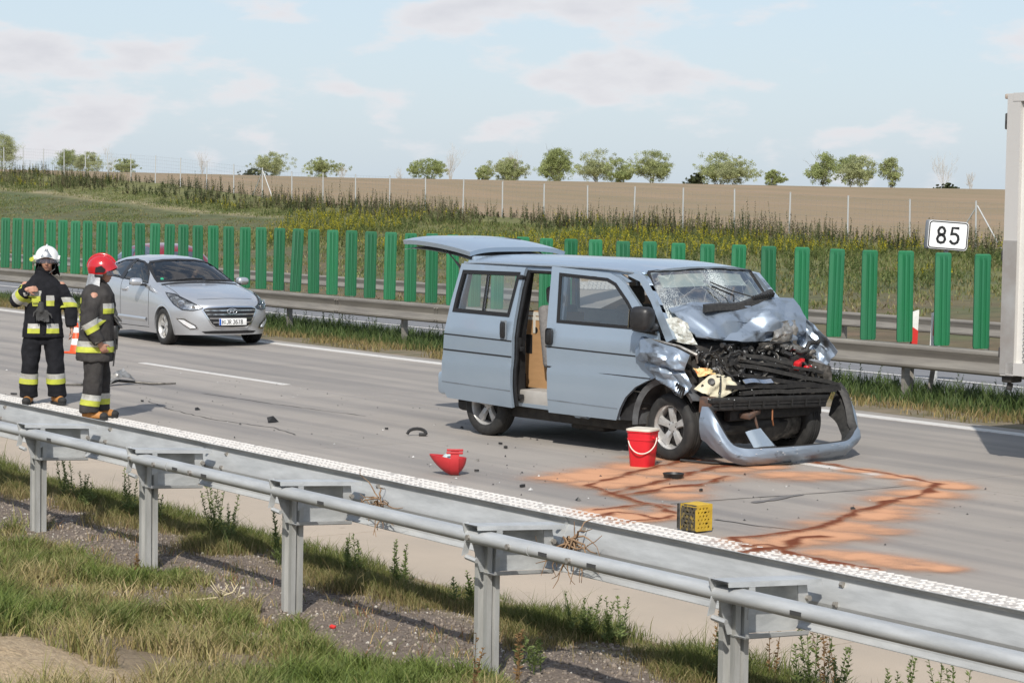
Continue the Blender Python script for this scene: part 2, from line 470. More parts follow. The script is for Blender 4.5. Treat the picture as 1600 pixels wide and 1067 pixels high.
slab(joints[-1], 105, RY0, RY1, m_shoulder); slab(joints[-1], 105, RY1, RY3, m_lane)

# painted lines
m_line = M('road_paint', (0.56, 0.54, 0.51), 0.7, base2=(0.38, 0.36, 0.335), scale=9, detail=9, contrast=(0.5, 0.8), bump=0.2, bscale=120)
mb = MB(); mb.box((-40, 18.9, 0.004), (170, 0.24, 0.006)); obj('edge_line', mb, m_line, road, angle=None)
for xa, xb in ((-30.2, -25.85), (-15.85, -14.0), (-46.5, -42.1), (-60, -56)):
    mb = MB(); mb.box(((xa+xb)/2, 14.82, 0.004), (xb-xa, 0.13, 0.006)); obj('lane_dash', mb, m_line, road, angle=None)
# profiled thermoplastic edge line: base strip with raised slanted studs
mb = MB(); mb.box((-30, 10.72, 0.003), (140, 0.33, 0.006)); obj('edge_line', mb, M('worn_paint', (0.52, 0.495, 0.46), 0.75, base2=(0.36, 0.33, 0.30), scale=14, detail=9, bump=0.2, bscale=120), road, angle=None)
mb = MB()
x = -34.0
while x < -3:
    for k in range(6):
        if random.random() < 0.08: continue
        mb.box((x+0.038*(k % 2)+random.uniform(-.005, .005), 10.585+0.053*k, 0.009), (0.066*random.uniform(.8, 1.05), 0.027, 0.007), rot=(0, 0, (0.6 if k % 2 else -0.6)+random.uniform(-.1, .1)), taper=0.7)
    x += 0.078
o = obj('edge_line_stud', mb, m_line, road, angle=None); o['kind'] = 'stuff'
# hairline cracks in the concrete
m_crack = M('crack', (0.06, 0.055, 0.05), 0.95)
def ribbon(pts, w, z=0.003):
    q = MB(); P = []
    for i, p in enumerate(pts):
        a = Vector(pts[max(0, i-1)]); b = Vector(pts[min(len(pts)-1, i+1)]); d = (b-a).normalized(); nrm = Vector((-d.y, d.x)); ww = w*(0.5+random.random())*0.5
        P.append([(p[0]+nrm.x*ww, p[1]+nrm.y*ww, z), (p[0]-nrm.x*ww, p[1]-nrm.y*ww, z)])
    return q.grid(P)
def jitter(pts, step, amp):
    out = []
    for a, b in zip(pts[:-1], pts[1:]):
        n = max(1, int((Vector(b)-Vector(a)).length/step))
        for i in range(n):
            t = i/n; out.append((a[0]+(b[0]-a[0])*t+random.uniform(-amp, amp), a[1]+(b[1]-a[1])*t+random.uniform(-amp, amp)))
    return out+[pts[-1]]
for pts in ([(-24.5, 12.1), (-23.3, 11.85), (-22.19, 11.75), (-21.08, 11.91), (-20.3, 11.75)], [(-13.24, 11.52), (-12.51, 11.69), (-12.0, 11.75)], [(-25.2, 13.2), (-23.5, 13.3), (-21.7, 13.5)]):
    obj('crack', ribbon(jitter(pts, 0.12, 0.02), 0.016), m_crack, road, angle=None)

# median strip, opposite carriageway, ground behind
m_med = M('median_soil', (0.20, 0.155, 0.105), 0.95, base2=(0.11, 0.10, 0.055), scale=3, detail=8, bump=0.6, bscale=30)
terrain('median_strip', np.linspace(-130, 60, 191), [19.35, 19.6, 20, 20.5, 21, 21.6, 22.3], lambda x, y: -0.015+0.02*fbm(x, y, 2, 3, 1.2), m_med)
m_asph = M('opposite_asphalt', (0.19, 0.19, 0.195), 0.85, base2=(0.15, 0.15, 0.155), scale=1.2, bump=0.2, bscale=140, stretch=(0.2, 1.2, 1))
def opp_z(x, y): return 0.012 - 0.4*sstep(22.0, 32.0, y)
terrain('opposite_carriageway', np.linspace(-160, 80, 61), np.linspace(22.0, 32.4, 12), opp_z, m_asph)
mb = MB(); mb.grid([[(x, y, opp_z(x, y)+0.006) for y in (24.25, 24.5)] for x in np.linspace(-160, 80, 40)]); o = obj('edge_line', mb, m_line, angle=None); o['kind'] = 'structure'

m_bank = M('bank_turf', (1, 1, 1), 0.95, base2=(0.6, 0.62, 0.6), scale=1.6, detail=9, bump=0.8, bscale=9, attr='Col')
def bank_col(x, y):
    t = (y-33.5)/26.5
    n = fbm(x, y, 0, 4, 0.16); n2 = fbm(x, y, 7, 4, 0.5)
    green = np.array((0.085, 0.105, 0.034)); brown = np.array((0.145, 0.095, 0.055)); olive = np.array((0.15, 0.15, 0.05)); straw = np.array((0.33, 0.27, 0.16))
    k = min(1, max(0, 0.5+1.5*((0.50 if x < -92 else 0.36)+0.34*n-t)))   # lower slope bare earth
    k = k*min(1, max(0, 0.65+0.9*n2))
    c = green*(1-k)+brown*k
    k3 = sstep(0.80, 0.86, t+0.05*n) if x < -92 else sstep(0.45, 0.65, t+0.25*n); c = c*(1-k3)+olive*k3
    # mown track climbing along the bank at the left
    tr = 0.85*math.exp(-((t-0.81+0.01*n)/0.017)**2)*(1-sstep(-100, -90, x))
    c = c*(1-tr)+straw*tr
    return c
terrain('embankment', np.concatenate([np.linspace(-320, -150, 20), np.arange(-149, -30, 0.8), np.linspace(-29, 100, 20)]),
        np.concatenate([[31.8, 32.6, 33.5], np.arange(34, 60.6, 0.5)]), bank_z, m_bank, bank_col)
m_field = M('stubble_field', (0.265, 0.185, 0.110), 0.95, base2=(0.195, 0.152, 0.082), scale=0.11, detail=11, bump=0.7, bscale=3.0, stretch=(0.6, 1.6, 1), contrast=(0.3, 0.7))
terrain('field', np.concatenate([np.linspace(-1500, -420, 28), np.linspace(-400, 60, 93), np.linspace(80, 900, 20)]),
        np.concatenate([np.linspace(60.2, 240, 46), np.linspace(260, 600, 12)]), bank_z, m_field)
m_far = M('far_ground', (0.20, 0.18, 0.10), 0.95, base2=(0.13, 0.15, 0.07), scale=0.01)
terrain('ground', np.linspace(-4500, 2500, 30), np.linspace(-2000, 4500, 30), lambda x, y: -3.2, m_far)
# ================================================================ guardrails and glare screen
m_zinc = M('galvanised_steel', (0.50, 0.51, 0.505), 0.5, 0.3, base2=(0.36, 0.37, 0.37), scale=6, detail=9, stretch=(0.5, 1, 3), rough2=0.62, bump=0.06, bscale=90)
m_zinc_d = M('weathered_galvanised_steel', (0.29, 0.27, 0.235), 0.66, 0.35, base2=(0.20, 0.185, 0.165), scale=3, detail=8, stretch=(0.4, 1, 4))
m_bolt = M('bolt_steel', (0.33, 0.31, 0.28), 0.6, 0.6)
WPROF = [(0.04, 0.446), (0.055, 0.449), (0.074, 0.468), (0.078, 0.492), (0.036, 0.570), (0.030, 0.597), (0.036, 0.622), (0.078, 0.702), (0.076, 0.726), (0.062, 0.745), (0.045, 0.752)]
def profile_bar(prof, x0, x1, t=0.004, n=1):
    """thin open profile (y, z) extruded along x, both skins."""
    k = len(prof); q = MB(); nor = []
    for i in range(k):
        a = Vector(prof[max(0, i-1)]); b = Vector(prof[min(k-1, i+1)]); d = (b-a).normalized(); nor.append(Vector((d.y, -d.x)))
    loop = [Vector(p) for p in prof] + [Vector(prof[i])-nor[i]*t for i in reversed(range(k))]
    m2 = len(loop); vs = []
    for i in range(n+1):
        x = x0+(x1-x0)*i/n; vs += [(x, p.x, p.y) for p in loop]
    fs = []
    for i in range(n):
        for j in range(m2): fs.append((i*m2+j, i*m2+(j+1) % m2, (i+1)*m2+(j+1) % m2, (i+1)*m2+j))
    for i in range(k-1):
        fs.append((i, i+1, m2-2-i, m2-1-i)); o = n*m2; fs.append((o+m2-1-i, o+m2-2-i, o+i+1, o+i))
    q.add(vs, fs); return q

near_rail = thing('guardrail', 'bright galvanised steel guardrail with a rounded rear rail along the hard shoulder, nearest the viewer', 'guardrail', (0, 7.3, 0))
NP = [-43.2, -41.2, -39.2, -37.2, -35.2, -33.2, -31.2, -29.3, -27.3, -25.4, -23.4, -21.4, -19.42, -17.44, -15.44, -13.60, -11.65, -9.58, -7.6, -5.6, -3.6, -1.6, 0.4, 2.4, 4.4]
for i, (a, b) in enumerate([(-45.2, -41.2), (-41.2, -37.2), (-37.2, -33.3), (-33.3, -29.4), (-29.4, -25.5), (-25.5, -21.4), (-21.4, -17.44), (-17.44, -13.58), (-13.58, -9.5), (-9.5, -5.6), (-5.6, -1.6), (-1.6, 2.4), (2.4, 6.4)]):
    o = obj('beam', profile_bar(WPROF, a-0.12, b), m_zinc, near_rail, loc=(0, -0.165+0.0045*(i % 2), 0.053+0.0015*(i % 2)), angle=25)
    if a > -20:
        q = MB()
        for yz in ((0.075, 0.51), (0.075, 0.69), (0.046, 0.6)):
            for dx in (-0.09, 0.0):
                q.cyl((b-0.04+dx, yz[0]-0.05, yz[1]), (b-0.04+dx, yz[0]-0.016, yz[1]), 0.014, 6)
        obj('splice_bolt', q, m_bolt, o)
# rear rail: a rounded hollow section in front of the posts
def arc_prof(cy, cz, r, a0, a1, n, sy=1.0): return [(cy+math.cos(a0+(a1-a0)*i/n)*r*sy, cz+math.sin(a0+(a1-a0)*i/n)*r) for i in range(n+1)]
TPROF = [(-0.640, 0.733), (-0.66, 0.740)] + arc_prof(-0.70, 0.705, 0.034, R(80), R(280), 12, 1.15) + [(-0.66, 0.670), (-0.640, 0.677)]
TPROF = [(y, z-0.012) for y, z in TPROF]
for i, (a, b) in enumerate([(-45.2, -41.2), (-41.2, -37.2), (-37.2, -33.3), (-33.3, -29.3), (-29.3, -25.4), (-25.4, -21.4), (-21.4, -17.44), (-17.44, -13.6), (-13.6, -9.58), (-9.58, -5.6), (-5.6, -1.6), (-1.6, 2.4), (2.4, 6.4)]):
    o = obj('rear_rail', profile_bar(TPROF, a-0.02, b-0.005, 0.005), m_zinc, near_rail, loc=(0, -0.02+0.003*(i % 2), 0.048), angle=30)
    if i >= 1:
        sl = [(y-0.006 if y < -0.66 else y, z) for y, z in TPROF]
        obj('rail_sleeve', profile_bar(sl, a-0.02, a+0.62, 0.004), m_zinc, o, angle=30)
        for dx in (0.10, 0.46, 0.62+0.35): obj('rail_bolt', MB().tube([(a+dx, -0.756, 0.693), (a+dx, -0.737, 0.693)], 0.015, 8), m_bolt, o)
    q = MB()
    for dx in (0.75, 1.15, 2.6):
        q.box((a+dx, -0.7385, 0.693), (0.07, 0.006, 0.018)); 
    obj('rail_slot', q, M('slot_dark', (0.05, 0.05, 0.05), 0.9), o, angle=None)
def post_mesh():
    pr = [(0.046, 0.03), (0.056, 0.03), (0.056, 0.006), (0.034, -0.001), (0.034, -0.014), (0.056, -0.021), (0.056, -0.045), (0.028, -0.045), (0.014, -0.004), (-0.014, -0.004), (-0.028, -0.045), (-0.056, -0.045), (-0.056, -0.021), (-0.034, -0.014), (-0.034, -0.001), (-0.056, 0.006), (-0.056, 0.03), (-0.046, 0.03)]
    k = len(pr); t = 0.005; q = MB(); loop = []
    nor = []
    for i in range(k):
        a = Vector(pr[max(0, i-1)]); b = Vector(pr[min(k-1, i+1)]); d = (b-a).normalized(); nor.append(Vector((d.y, -d.x)))
    loop = [Vector(p) for p in pr]+[Vector(pr[i])-nor[i]*t for i in reversed(range(k))]
    m2 = len(loop); vs = [(p.x, p.y, z) for z in (-0.3, 0.715) for p in loop]
    fs = [(j, (j+1) % m2, m2+(j+1) % m2, m2+j) for j in range(m2)] + [(m2+i, m2+i+1, m2+m2-2-i, m2+m2-1-i) for i in range(k-1)]
    return q.add(vs, fs)
post0 = None
m_post = M('galvanised_post', (0.50, 0.50, 0.48), 0.55, 0.45, base2=(0.36, 0.36, 0.34), scale=4, detail=8, stretch=(3, 3, 0.6))
for i, x in enumerate(NP):
    # post
    if post0 is None:
        post0 = obj('post', post_mesh(), m_post, near_rail, angle=25)
        # spacer: open channel between rear rail and beam
        YZ = Matrix(((0, 0, 1, 0), (1, 0, 0, 0), (0, 1, 0, 0), (0, 0, 0, 1)))
        q = MB(); q.prism([(-.745, .800), (-.20, .768), (-.19, .60), (-.24, .525), (-.66, .545)], -.055, -.050, YZ); spacer0 = obj('spacer', q, m_zinc, near_rail, angle=None)
        q = MB(); P = [[(-.06, y, z), (.068, y, z), (.072, y, z-.024), (.068, y, z-.024), (.064, y, z-.005), (-.06, y, z-.005), (-.06, y, z)] for y, z in ((-.765, .812), (-.19, .778))]; q.grid(P); brk = [obj('top_flange', q, m_zinc, spacer0, angle=None)]
        q = MB(); P = [[(-.05, y, z), (.052, y, z), (.055, y, z+.018), (.050, y, z+.018), (.048, y, z-.005), (-.05, y, z-.005), (-.05, y, z)] for y, z in ((-.64, .542), (-.25, .522))]; q.grid(P); brk.append(obj('bottom_flange', q, m_zinc, spacer0, angle=None))
        q = MB(); q.prism([(-.775, .815), (-.735, .818), (-.715, .74), (-.735, .65), (-.775, .64), (-.752, .74)], -.062, -.056, YZ); brk.append(obj('end_plate', q, m_zinc, spacer0, angle=None))
        q = MB(); q.prism([(-.31, .775), (-.255, .772), (-.235, .66), (-.26, .60), (-.30, .65)], .030, .035, YZ); brk.append(obj('gusset', q, m_zinc, spacer0, angle=None))
        q = MB(); q.prism([(-.64, .79), (-.605, .79), (-.60, .65), (-.645, .63)], .066, .071, YZ); brk.append(obj('gusset', q, m_zinc, spacer0, angle=None))
        q = MB(); q.tube([(-.06, -.745, .632), (.03, -.74, .622)], .014, 6); brk.append(obj('rail_clip', q, m_zinc, spacer0, angle=None))
        q = MB()
        for p in ((0.02, -0.62, 0.735), (0.035, -0.25, 0.69), (0.10, -0.14, 0.66), (0.10, -0.10, 0.75)): q.tube([p, (p[0]+0.02, p[1], p[2])], 0.014, 6)
        bolt0 = obj('bolt', q, m_bolt, spacer0)
        ps, sp = post0, spacer0
    else:
        ps = link_copy(post0); sp = link_copy(spacer0)
        [link_copy(b_, sp) for b_ in brk]; link_copy(bolt0, sp)
    ps.location = (x+.04, -0.585, 0.0); sp.location = (x+.12, 0, 0)
    ps.rotation_euler = (0, R(random.uniform(-0.6, 0.6)), R(random.uniform(-2, 2)))

# dry roots and straw caught behind the rail
m_root = M('dry_root', (0.17, 0.10, 0.055), 0.95, base2=(0.30, 0.2, 0.12), scale=30)
def root_tuft(name, c, n, spread, seed, label):
    rr = random.Random(seed); q = MB()
    for i in range(n):
        p = Vector(c)+Vector((rr.uniform(-.05, .05), rr.uniform(-.02, .02), rr.uniform(-.02, .02))); pts = [p.copy()]
        d = Vector((rr.uniform(-1, 1), rr.uniform(-.4, .4), rr.uniform(-1, 0.35))).normalized()
        for k in range(6):
            d = (d+Vector((rr.uniform(-.7, .7), rr.uniform(-.5, .5), rr.uniform(-.7, .5)))).normalized(); p = p+d*spread*rr.uniform(.12, .22); pts.append(p.copy())
        q.tube(pts, [0.006*(1-k/9) for k in range(7)], 4, caps=False)
    o = obj(name, q, m_root, angle=180); tag(o, label, 'roots')
root_tuft('root_tuft', (-11.18, 7.06, 0.70), 16, 0.22, 3, 'brown knot of dry roots caught in the near guardrail, the left one of two')
root_tuft('root_tuft', (-9.22, 7.02, 0.72), 26, 0.26, 4, 'thin wiry tuft of dry roots hanging from the near guardrail, the right one of two')

# median guardrail with the green glare screen on top
med = thing('guardrail', 'weathered grey steel guardrail on the median below the green slats', 'guardrail', (0, 20.75, 0))
MW = [(-y, z) for y, z in WPROF]
xs = [-62, -56, -50.2, -46.2, -42.2, -38.2, -34.2, -30.95, -26.2, -22.2, -18.2, -14.2, -8, 0, 12]
for i, (a, b) in enumerate(zip(xs[:-1], xs[1:])):
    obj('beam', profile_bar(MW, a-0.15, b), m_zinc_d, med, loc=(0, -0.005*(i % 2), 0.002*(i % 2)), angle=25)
    q = MB()
    for yz in ((-0.03, 0.50), (-0.03, 0.695)):
        for dx in (-0.10, -0.02): q.tube([(b+dx, yz[0]-0.05, yz[1]), (b+dx, yz[0]-0.075, yz[1])], 0.014, 6)
    obj('splice_bolt', q, m_bolt, med)
p0 = None
for k in range(-11, 12):
    x = -20.27+4.0*k if k else -20.27
    if p0 is None:
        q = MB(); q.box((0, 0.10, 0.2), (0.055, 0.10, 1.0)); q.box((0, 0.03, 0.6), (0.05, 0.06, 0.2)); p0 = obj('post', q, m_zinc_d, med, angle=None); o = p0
    else: o = link_copy(p0)
    o.location = (x, 0, 0)
m_green = M('green_plastic', (0.012, 0.135, 0.052), 0.45, base2=(0.016, 0.125, 0.058), scale=2.5, detail=8, stretch=(1, 1, 0.4), rnd=0.20, rough2=0.6)
m_green2 = M('green_carrier', (0.06, 0.07, 0.06), 0.7, 0.3)
screen = thing('glare_screen', 'green plastic glare screen of upright ribbed slats on the median guardrail', 'screen', (0, 20.80, 0.745))
def slat_mesh():
    # ribbed hollow slat with rounded top corners
    w, h, r = 0.105, 1.20, 0.035
    prof = [(-w, 0.0), (-w, -0.028), (-0.075, -0.045), (-0.052, -0.045), (-0.046, -0.024), (-0.018, -0.024), (-0.012, -0.045), (0.012, -0.045), (0.018, -0.024), (0.046, -0.024), (0.052, -0.045), (0.075, -0.045), (w, -0.028), (w, 0.0), (0.09, 0.03), (-0.09, 0.03)]
    zs = [0.02, 0.05, h-0.09, h-0.05, h-0.015, h]; q = MB(); k = len(prof); vs = []
    for i, z in enumerate(zs):
        s = [0.9, 1.0, 1.0, 1.0, 0.95, 0.80][i]
        flat = [0, 0, 0, 1, 1, 1][i]
        for x, y in prof:
            yy = y if not flat or y > -0.02 else -0.036
            vs.append((x*s, yy*(1 if i < 5 else 0.6), z))
    fs = [(i*k+j, i*k+(j+1) % k, (i+1)*k+(j+1) % k, (i+1)*k+j) for i in range(len(zs)-1) for j in range(k)]
    fs += [tuple(range(k))[::-1], tuple(range((len(zs)-1)*k, len(zs)*k))]
    return q.add(vs, fs)
q = MB(); q.box((-32, 0.02, -0.02), (62, 0.06, 0.05)); obj('carrier_rail', q, m_green2, screen, angle=None)
s0 = None
for k in range(-60, 28):
    x = -21.58+0.654*k
    if x > -4: continue
    if s0 is None: s0 = obj('slat', slat_mesh(), m_green, screen, angle=30); o = s0
    else: o = link_copy(s0)
    o.location = (x+random.uniform(-.008, .008), random.uniform(-.006, .006), random.uniform(-.008, .006))
    o.rotation_euler = (R(random.uniform(-0.7, 0.7)), R(random.uniform(-0.9, 0.9)*(3 if random.random() < .08 else 1)+0.3), R(66+random.uniform(-4, 4)))

# guardrail on the far side of the opposite carriageway
far = thing('guardrail', 'distant low guardrail at the foot of the grassy embankment behind the green slats', 'guardrail', (0, 33.0, -0.46))
for i, (a, b) in enumerate(zip(range(-120, 0, 8), range(-112, 8, 8))):
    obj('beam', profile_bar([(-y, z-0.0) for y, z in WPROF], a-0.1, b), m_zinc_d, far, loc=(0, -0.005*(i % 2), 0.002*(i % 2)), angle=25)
p1 = None
for k in range(30):
    if p1 is None:
        q = MB(); q.box((0, 0.10, 0.2), (0.06, 0.10, 1.0)); q.box((0, 0.03, 0.6), (0.05, 0.06, 0.2)); p1 = obj('post', q, m_zinc_d, far, angle=None); o = p1
    else: o = link_copy(p1)
    o.location = (-118+4*k, 0, 0)

# wire fence along the field edge
m_fpost = M('fence_post_steel', (0.50, 0.51, 0.50), 0.55, 0.4)
m_wire = M('fence_wire', (0.36, 0.36, 0.35), 0.5, 0.6)
fence = thing('wire_fence', 'wire mesh fence on slim pale posts between the weedy bank and the ploughed field', 'fence', (0, 60, 0))
f0 = None
fx_list = [-141.0+3.02*k*1.0 for k in range(40)]
fence_x = []
x = -160.0
while x < -38: fence_x.append(x); x += 3.28
off = -68.15 - min(fence_x, key=lambda v: abs(v+68.15)); fence_x = [v+off for v in fence_x]
for x in fence_x:
    if f0 is None:
        q = MB(); q.cyl((0, 0, -0.3), (0, 0, 1.66), 0.032, 8); q.cyl((0, 0, 1.655), (0, 0, 1.675), 0.036, 8); f0 = obj('post', q, m_fpost, fence); o = f0
    else: o = link_copy(f0)
    o.location = (x, 0, fence_z(x)); o.rotation_euler = (R(random.uniform(-1, 1)), R(random.uniform(-1, 1)), 0)
def braces(x, sides):
    for s in sides:
        q = MB(); q.cyl((x, 0.03, fence_z(x)+1.5), (x+s*1.25, 0.03, fence_z(x+s*1.25)-0.1), 0.026, 8); obj('brace', q, m_fpost, fence)
near_post = lambda v: min(fence_x, key=lambda k: abs(k-v))
braces(near_post(-55.0), (1, -1)); braces(near_post(-107.5), (1, -1))
q = MB()
for h in (0.15, 0.3, 0.45, 0.6, 0.8, 1.0, 1.2, 1.4, 1.6): q.tube([(x, 0.035, fence_z(x)+h) for x in fence_x], 0.0035, 3)
x = fence_x[0]
while x < fence_x[-1]:
    q.tube([(x, 0.036, fence_z(x)+0.1), (x, 0.036, fence_z(x)+1.6)], 0.0022, 3, caps=False); x += 0.3
obj('wire_mesh', q, m_wire, fence, angle=180)['kind'] = 'stuff'

# two red and white marker posts strapped to the median guardrail
m_white = M('white_plastic', (0.74, 0.74, 0.72), 0.5, base2=(0.62, 0.62, 0.6), scale=12)
m_red = M('red_reflector', (0.55, 0.035, 0.03), 0.4)
for (x, y, lab) in ((-20.37, 21.04, 'white marker post with a large red reflector at the median guardrail, nearer the van'), (-20.12, 21.16, 'white marker post with a narrow red reflector at the median guardrail, under the 85 sign')):
    t = thing('marker_post', lab, 'marker post', (x, y, 0), rot=(0, R(2), R(56 if x < -20.3 else 48)))
    first = x < -20.3
    q = MB(); q.prism([(-0.05, -0.02), (0.05, -0.02), (0.05, 0.01), (0.02, 0.035), (-0.02, 0.035), (-0.05, 0.01)], 0.62, 1.12); q.prism([(-0.05, 0.0), (0.05, 0.0), (0.05, 0.06), (-0.05, 0.0201)], -0.02, 0.035, Matrix(((1, 0, 0, 0), (0, 0, -1, 0.015), (0, 1, 0, 1.12), (0, 0, 0, 1))))
    obj('post', q, m_white, t, angle=30)
    q = MB(); z0 = 0.66 if first else 0.80; w = 0.05 if first else 0.022
    q.add([(-w, -0.024, z0+0.06), (w+0.001, -0.024, z0), (w+0.001, -0.024, z0+0.25), (-w, -0.024, z0+0.31), (-w, -0.0195, z0+0.06), (w+0.001, -0.0195, z0), (w+0.001, -0.0195, z0+0.25), (-w, -0.0195, z0+0.31)], [(0, 1, 2, 3), (4, 5, 6, 7), (0, 1, 5, 4), (1, 2, 6, 5), (2, 3, 7, 6), (3, 0, 4, 7)])
    obj('reflector', q, m_red, t, angle=None)
    q = MB(); q.box((0, 0.0, 0.3), (0.06, 0.04, 0.75), rot=(0, 0.10 if not first else 0.0, 0)); obj('bracket', q, m_zinc_d, t, angle=None)

# lettering made from strokes
STROKES = {
 '8': [[(.5, .52), (.2, .60), (.15, .78), (.3, .95), (.5, 1), (.7, .95), (.85, .78), (.8, .60), (.5, .52), (.18, .42), (.08, .24), (.2, .06), (.5, 0), (.8, .06), (.92, .24), (.82, .42), (.5, .52)]],
 '5': [[(.85, 1), (.22, 1), (.14, .52), (.35, .62), (.6, .62), (.85, .5), (.92, .3), (.82, .1), (.55, 0), (.3, .02), (.08, .15)]],
 '3': [[(.1, .85), (.3, .98), (.55, 1), (.8, .92), (.86, .75), (.75, .58), (.42, .53), (.78, .48), (.92, .28), (.8, .08), (.5, 0), (.25, .03), (.06, .17)]],
 '6': [[(.85, .88), (.6, 1), (.35, .95), (.15, .7), (.08, .35), (.2, .08), (.5, 0), (.8, .08), (.92, .3), (.8, .52), (.5, .6), (.2, .5), (.1, .35)]],
 '7': [[(.08, 1), (.92, 1), (.55, .5), (.4, 0)]],
 'H': [[(.08, 0), (.08, 1)], [(.92, 0), (.92, 1)], [(.08, .52), (.92, .52)]],
 'J': [[(.3, 1), (.85, 1), (.85, .2), (.65, .02), (.35, 0), (.08, .15)]],
 'R': [[(.08, 0), (.08, 1), (.65, 1), (.88, .88), (.88, .62), (.65, .5), (.08, .5)], [(.5, .5), (.92, 0)]],
 'B': [[(.08, 0), (.08, 1), (.6, 1), (.85, .9), (.85, .65), (.6, .53), (.08, .53)], [(.6, .53), (.9, .4), (.9, .12), (.65, 0), (.08, 0)]],
 'S': [[(.88, .85), (.6, 1), (.3, .98), (.1, .8), (.2, .58), (.75, .42), (.9, .22), (.75, .04), (.45, 0), (.08, .14)]],
 'T': [[(.02, 1), (.98, 1)], [(.5, 1), (.5, 0)]], 'A': [[(.02, 0), (.5, 1), (.98, 0)], [(.2, .36), (.8, .36)]], 'Z': [[(.08, 1), (.92, 1), (.06, 0), (.94, 0)]],
 'O': [[(.5, 0), (.15, .12), (.05, .5), (.15, .88), (.5, 1), (.85, .88), (.95, .5), (.85, .12), (.5, 0)]], 'L': [[(.1, 1), (.1, 0), (.9, 0)]], 'E': [[(.9, 1), (.1, 1), (.1, 0), (.9, 0)], [(.1, .52), (.75, .52)]],
 'G': [[(.9, .82), (.6, 1), (.3, .97), (.08, .6), (.1, .25), (.35, 0), (.7, .03), (.92, .2), (.92, .48), (.55, .48)]], 'N': [[(.08, 0), (.08, 1), (.92, 0), (.92, 1)]], 'I': [[(.5, 0), (.5, 1)]], 'F': [[(.1, 0), (.1, 1), (.9, 1)], [(.1, .53), (.75, .53)]], 'P': [[(.1, 0), (.1, 1), (.7, 1), (.92, .85), (.92, .62), (.7, .48), (.1, .48)]], 'U': [[(.08, 1), (.08, .2), (.3, 0), (.7, 0), (.92, .2), (.92, 1)]], '.': [[(.4, 0), (.4, .06)]],
}
def letters(text, h, w, gap, stroke, place, depth=0.002):
    """text as raised flat strokes; place(u, v, d) maps text-plane coords to 3D."""
    q = MB(); x = 0.0
    for ch in text:
        if ch == ' ': x += (w+gap)*0.45; continue
        for st in STROKES[ch]:
            pts = [Vector((x+px*w, py*h)) for px, py in st]; L_ = []
            n = len(pts); A = []; B = []
            for i in range(n):
                a = pts[max(0, i-1)]; b = pts[min(n-1, i+1)]; d = (b-a); d = d.normalized() if d.length > 1e-9 else Vector((1, 0)); nr = Vector((-d.y, d.x))*stroke/2
                if i == 0: e = -d*stroke*0.3
                elif i == n-1: e = d*stroke*0.3
                else: e = Vector((0, 0))
                A.append(pts[i]+nr+e); B.append(pts[i]-nr+e)
            o = len(q.v)
            for i in range(n): q.v += [tuple(place(A[i].x, A[i].y, depth)), tuple(place(B[i].x, B[i].y, depth)), tuple(place(A[i].x, A[i].y, 0)), tuple(place(B[i].x, B[i].y, 0))]
            for i in range(n-1):
                k = o+i*4; q.face((k, k+1, k+5, k+4)); q.face((k, k+4, k+6, k+2)); q.face((k+1, k+3, k+7, k+5))
        x += w+gap
    return q, x-gap
# kilometre board
t = thing('distance_sign', 'white board with black numerals 85 on a pole above the green slats', 'sign', (-21.80, 23.0, -.03), rot=(0, R(3.5), R(58)))
m_signw = M('sign_white', (0.78, 0.78, 0.77), 0.45); m_signg = M('sign_grey', (0.24, 0.25, 0.26), 0.6); m_black = M('black_print', (0.012, 0.012, 0.013), 0.5)
q = MB(); q.rbox((0.01, 0.115, 2.16), (0.58, 0.19, 0.41), 0.03); obj('sign_box', q, m_signg, t)
q = MB(); q.prism(smooth_poly([(-0.37, -0.215), (0.37, -0.215), (0.37, 0.215), (-0.37, 0.215)], 2), 0, 0.012, Matrix(((1, 0, 0, 0.01), (0, 0, -1, 0.012), (0, 1, 0, 2.16), (0, 0, 0, 1))))
def rrect(w, h, r, n=5):
    out = []
    for cx, cy, a0 in ((w/2-r, h/2-r, 0), (-w/2+r, h/2-r, 90), (-w/2+r, -h/2+r, 180), (w/2-r, -h/2+r, 270)):
        out += [(cx+r*math.cos(R(a0+90*i/n)), cy+r*math.sin(R(a0+90*i/n))) for i in range(n+1)]
    return out
q = MB(); q.prism(rrect(0.57, 0.395, 0.05), 0, 0.014, Matrix(((1, 0, 0, 0.01), (0, 0, -1, 0.012), (0, 1, 0, 2.16), (0, 0, 0, 1)))); pl = obj('sign_face', q, m_signw, t)
bm = ring(rrect(0.558, 0.383, 0.05), 0.016, lambda a, b: (a+0.01, -0.0035, b+2.16), 0.05, 0.002); obj('border', bm, m_black, pl, angle=None)
q, w = letters('85', 0.22, 0.135, 0.055, 0.038, lambda u, v, d: (u-0.155, -0.0025-d, v+2.05)); obj('numeral', q, m_black, pl, angle=None)
q = MB(); q.cyl((0.03, 0.115, -0.2), (0.03, 0.115, 1.97), 0.035, 12); obj('pole', q, m_zinc, t)
ORD = ['first', 'second', 'third', 'fourth', 'fifth', 'sixth', 'seventh', 'eighth', 'ninth', 'tenth', 'eleventh', 'twelfth', 'thirteenth', 'fourteenth', 'fifteenth', 'sixteenth', 'seventeenth', 'eighteenth', 'nineteenth', 'twentieth', 'twenty first', 'twenty second', 'twenty third', 'twenty fourth', 'twenty fifth']
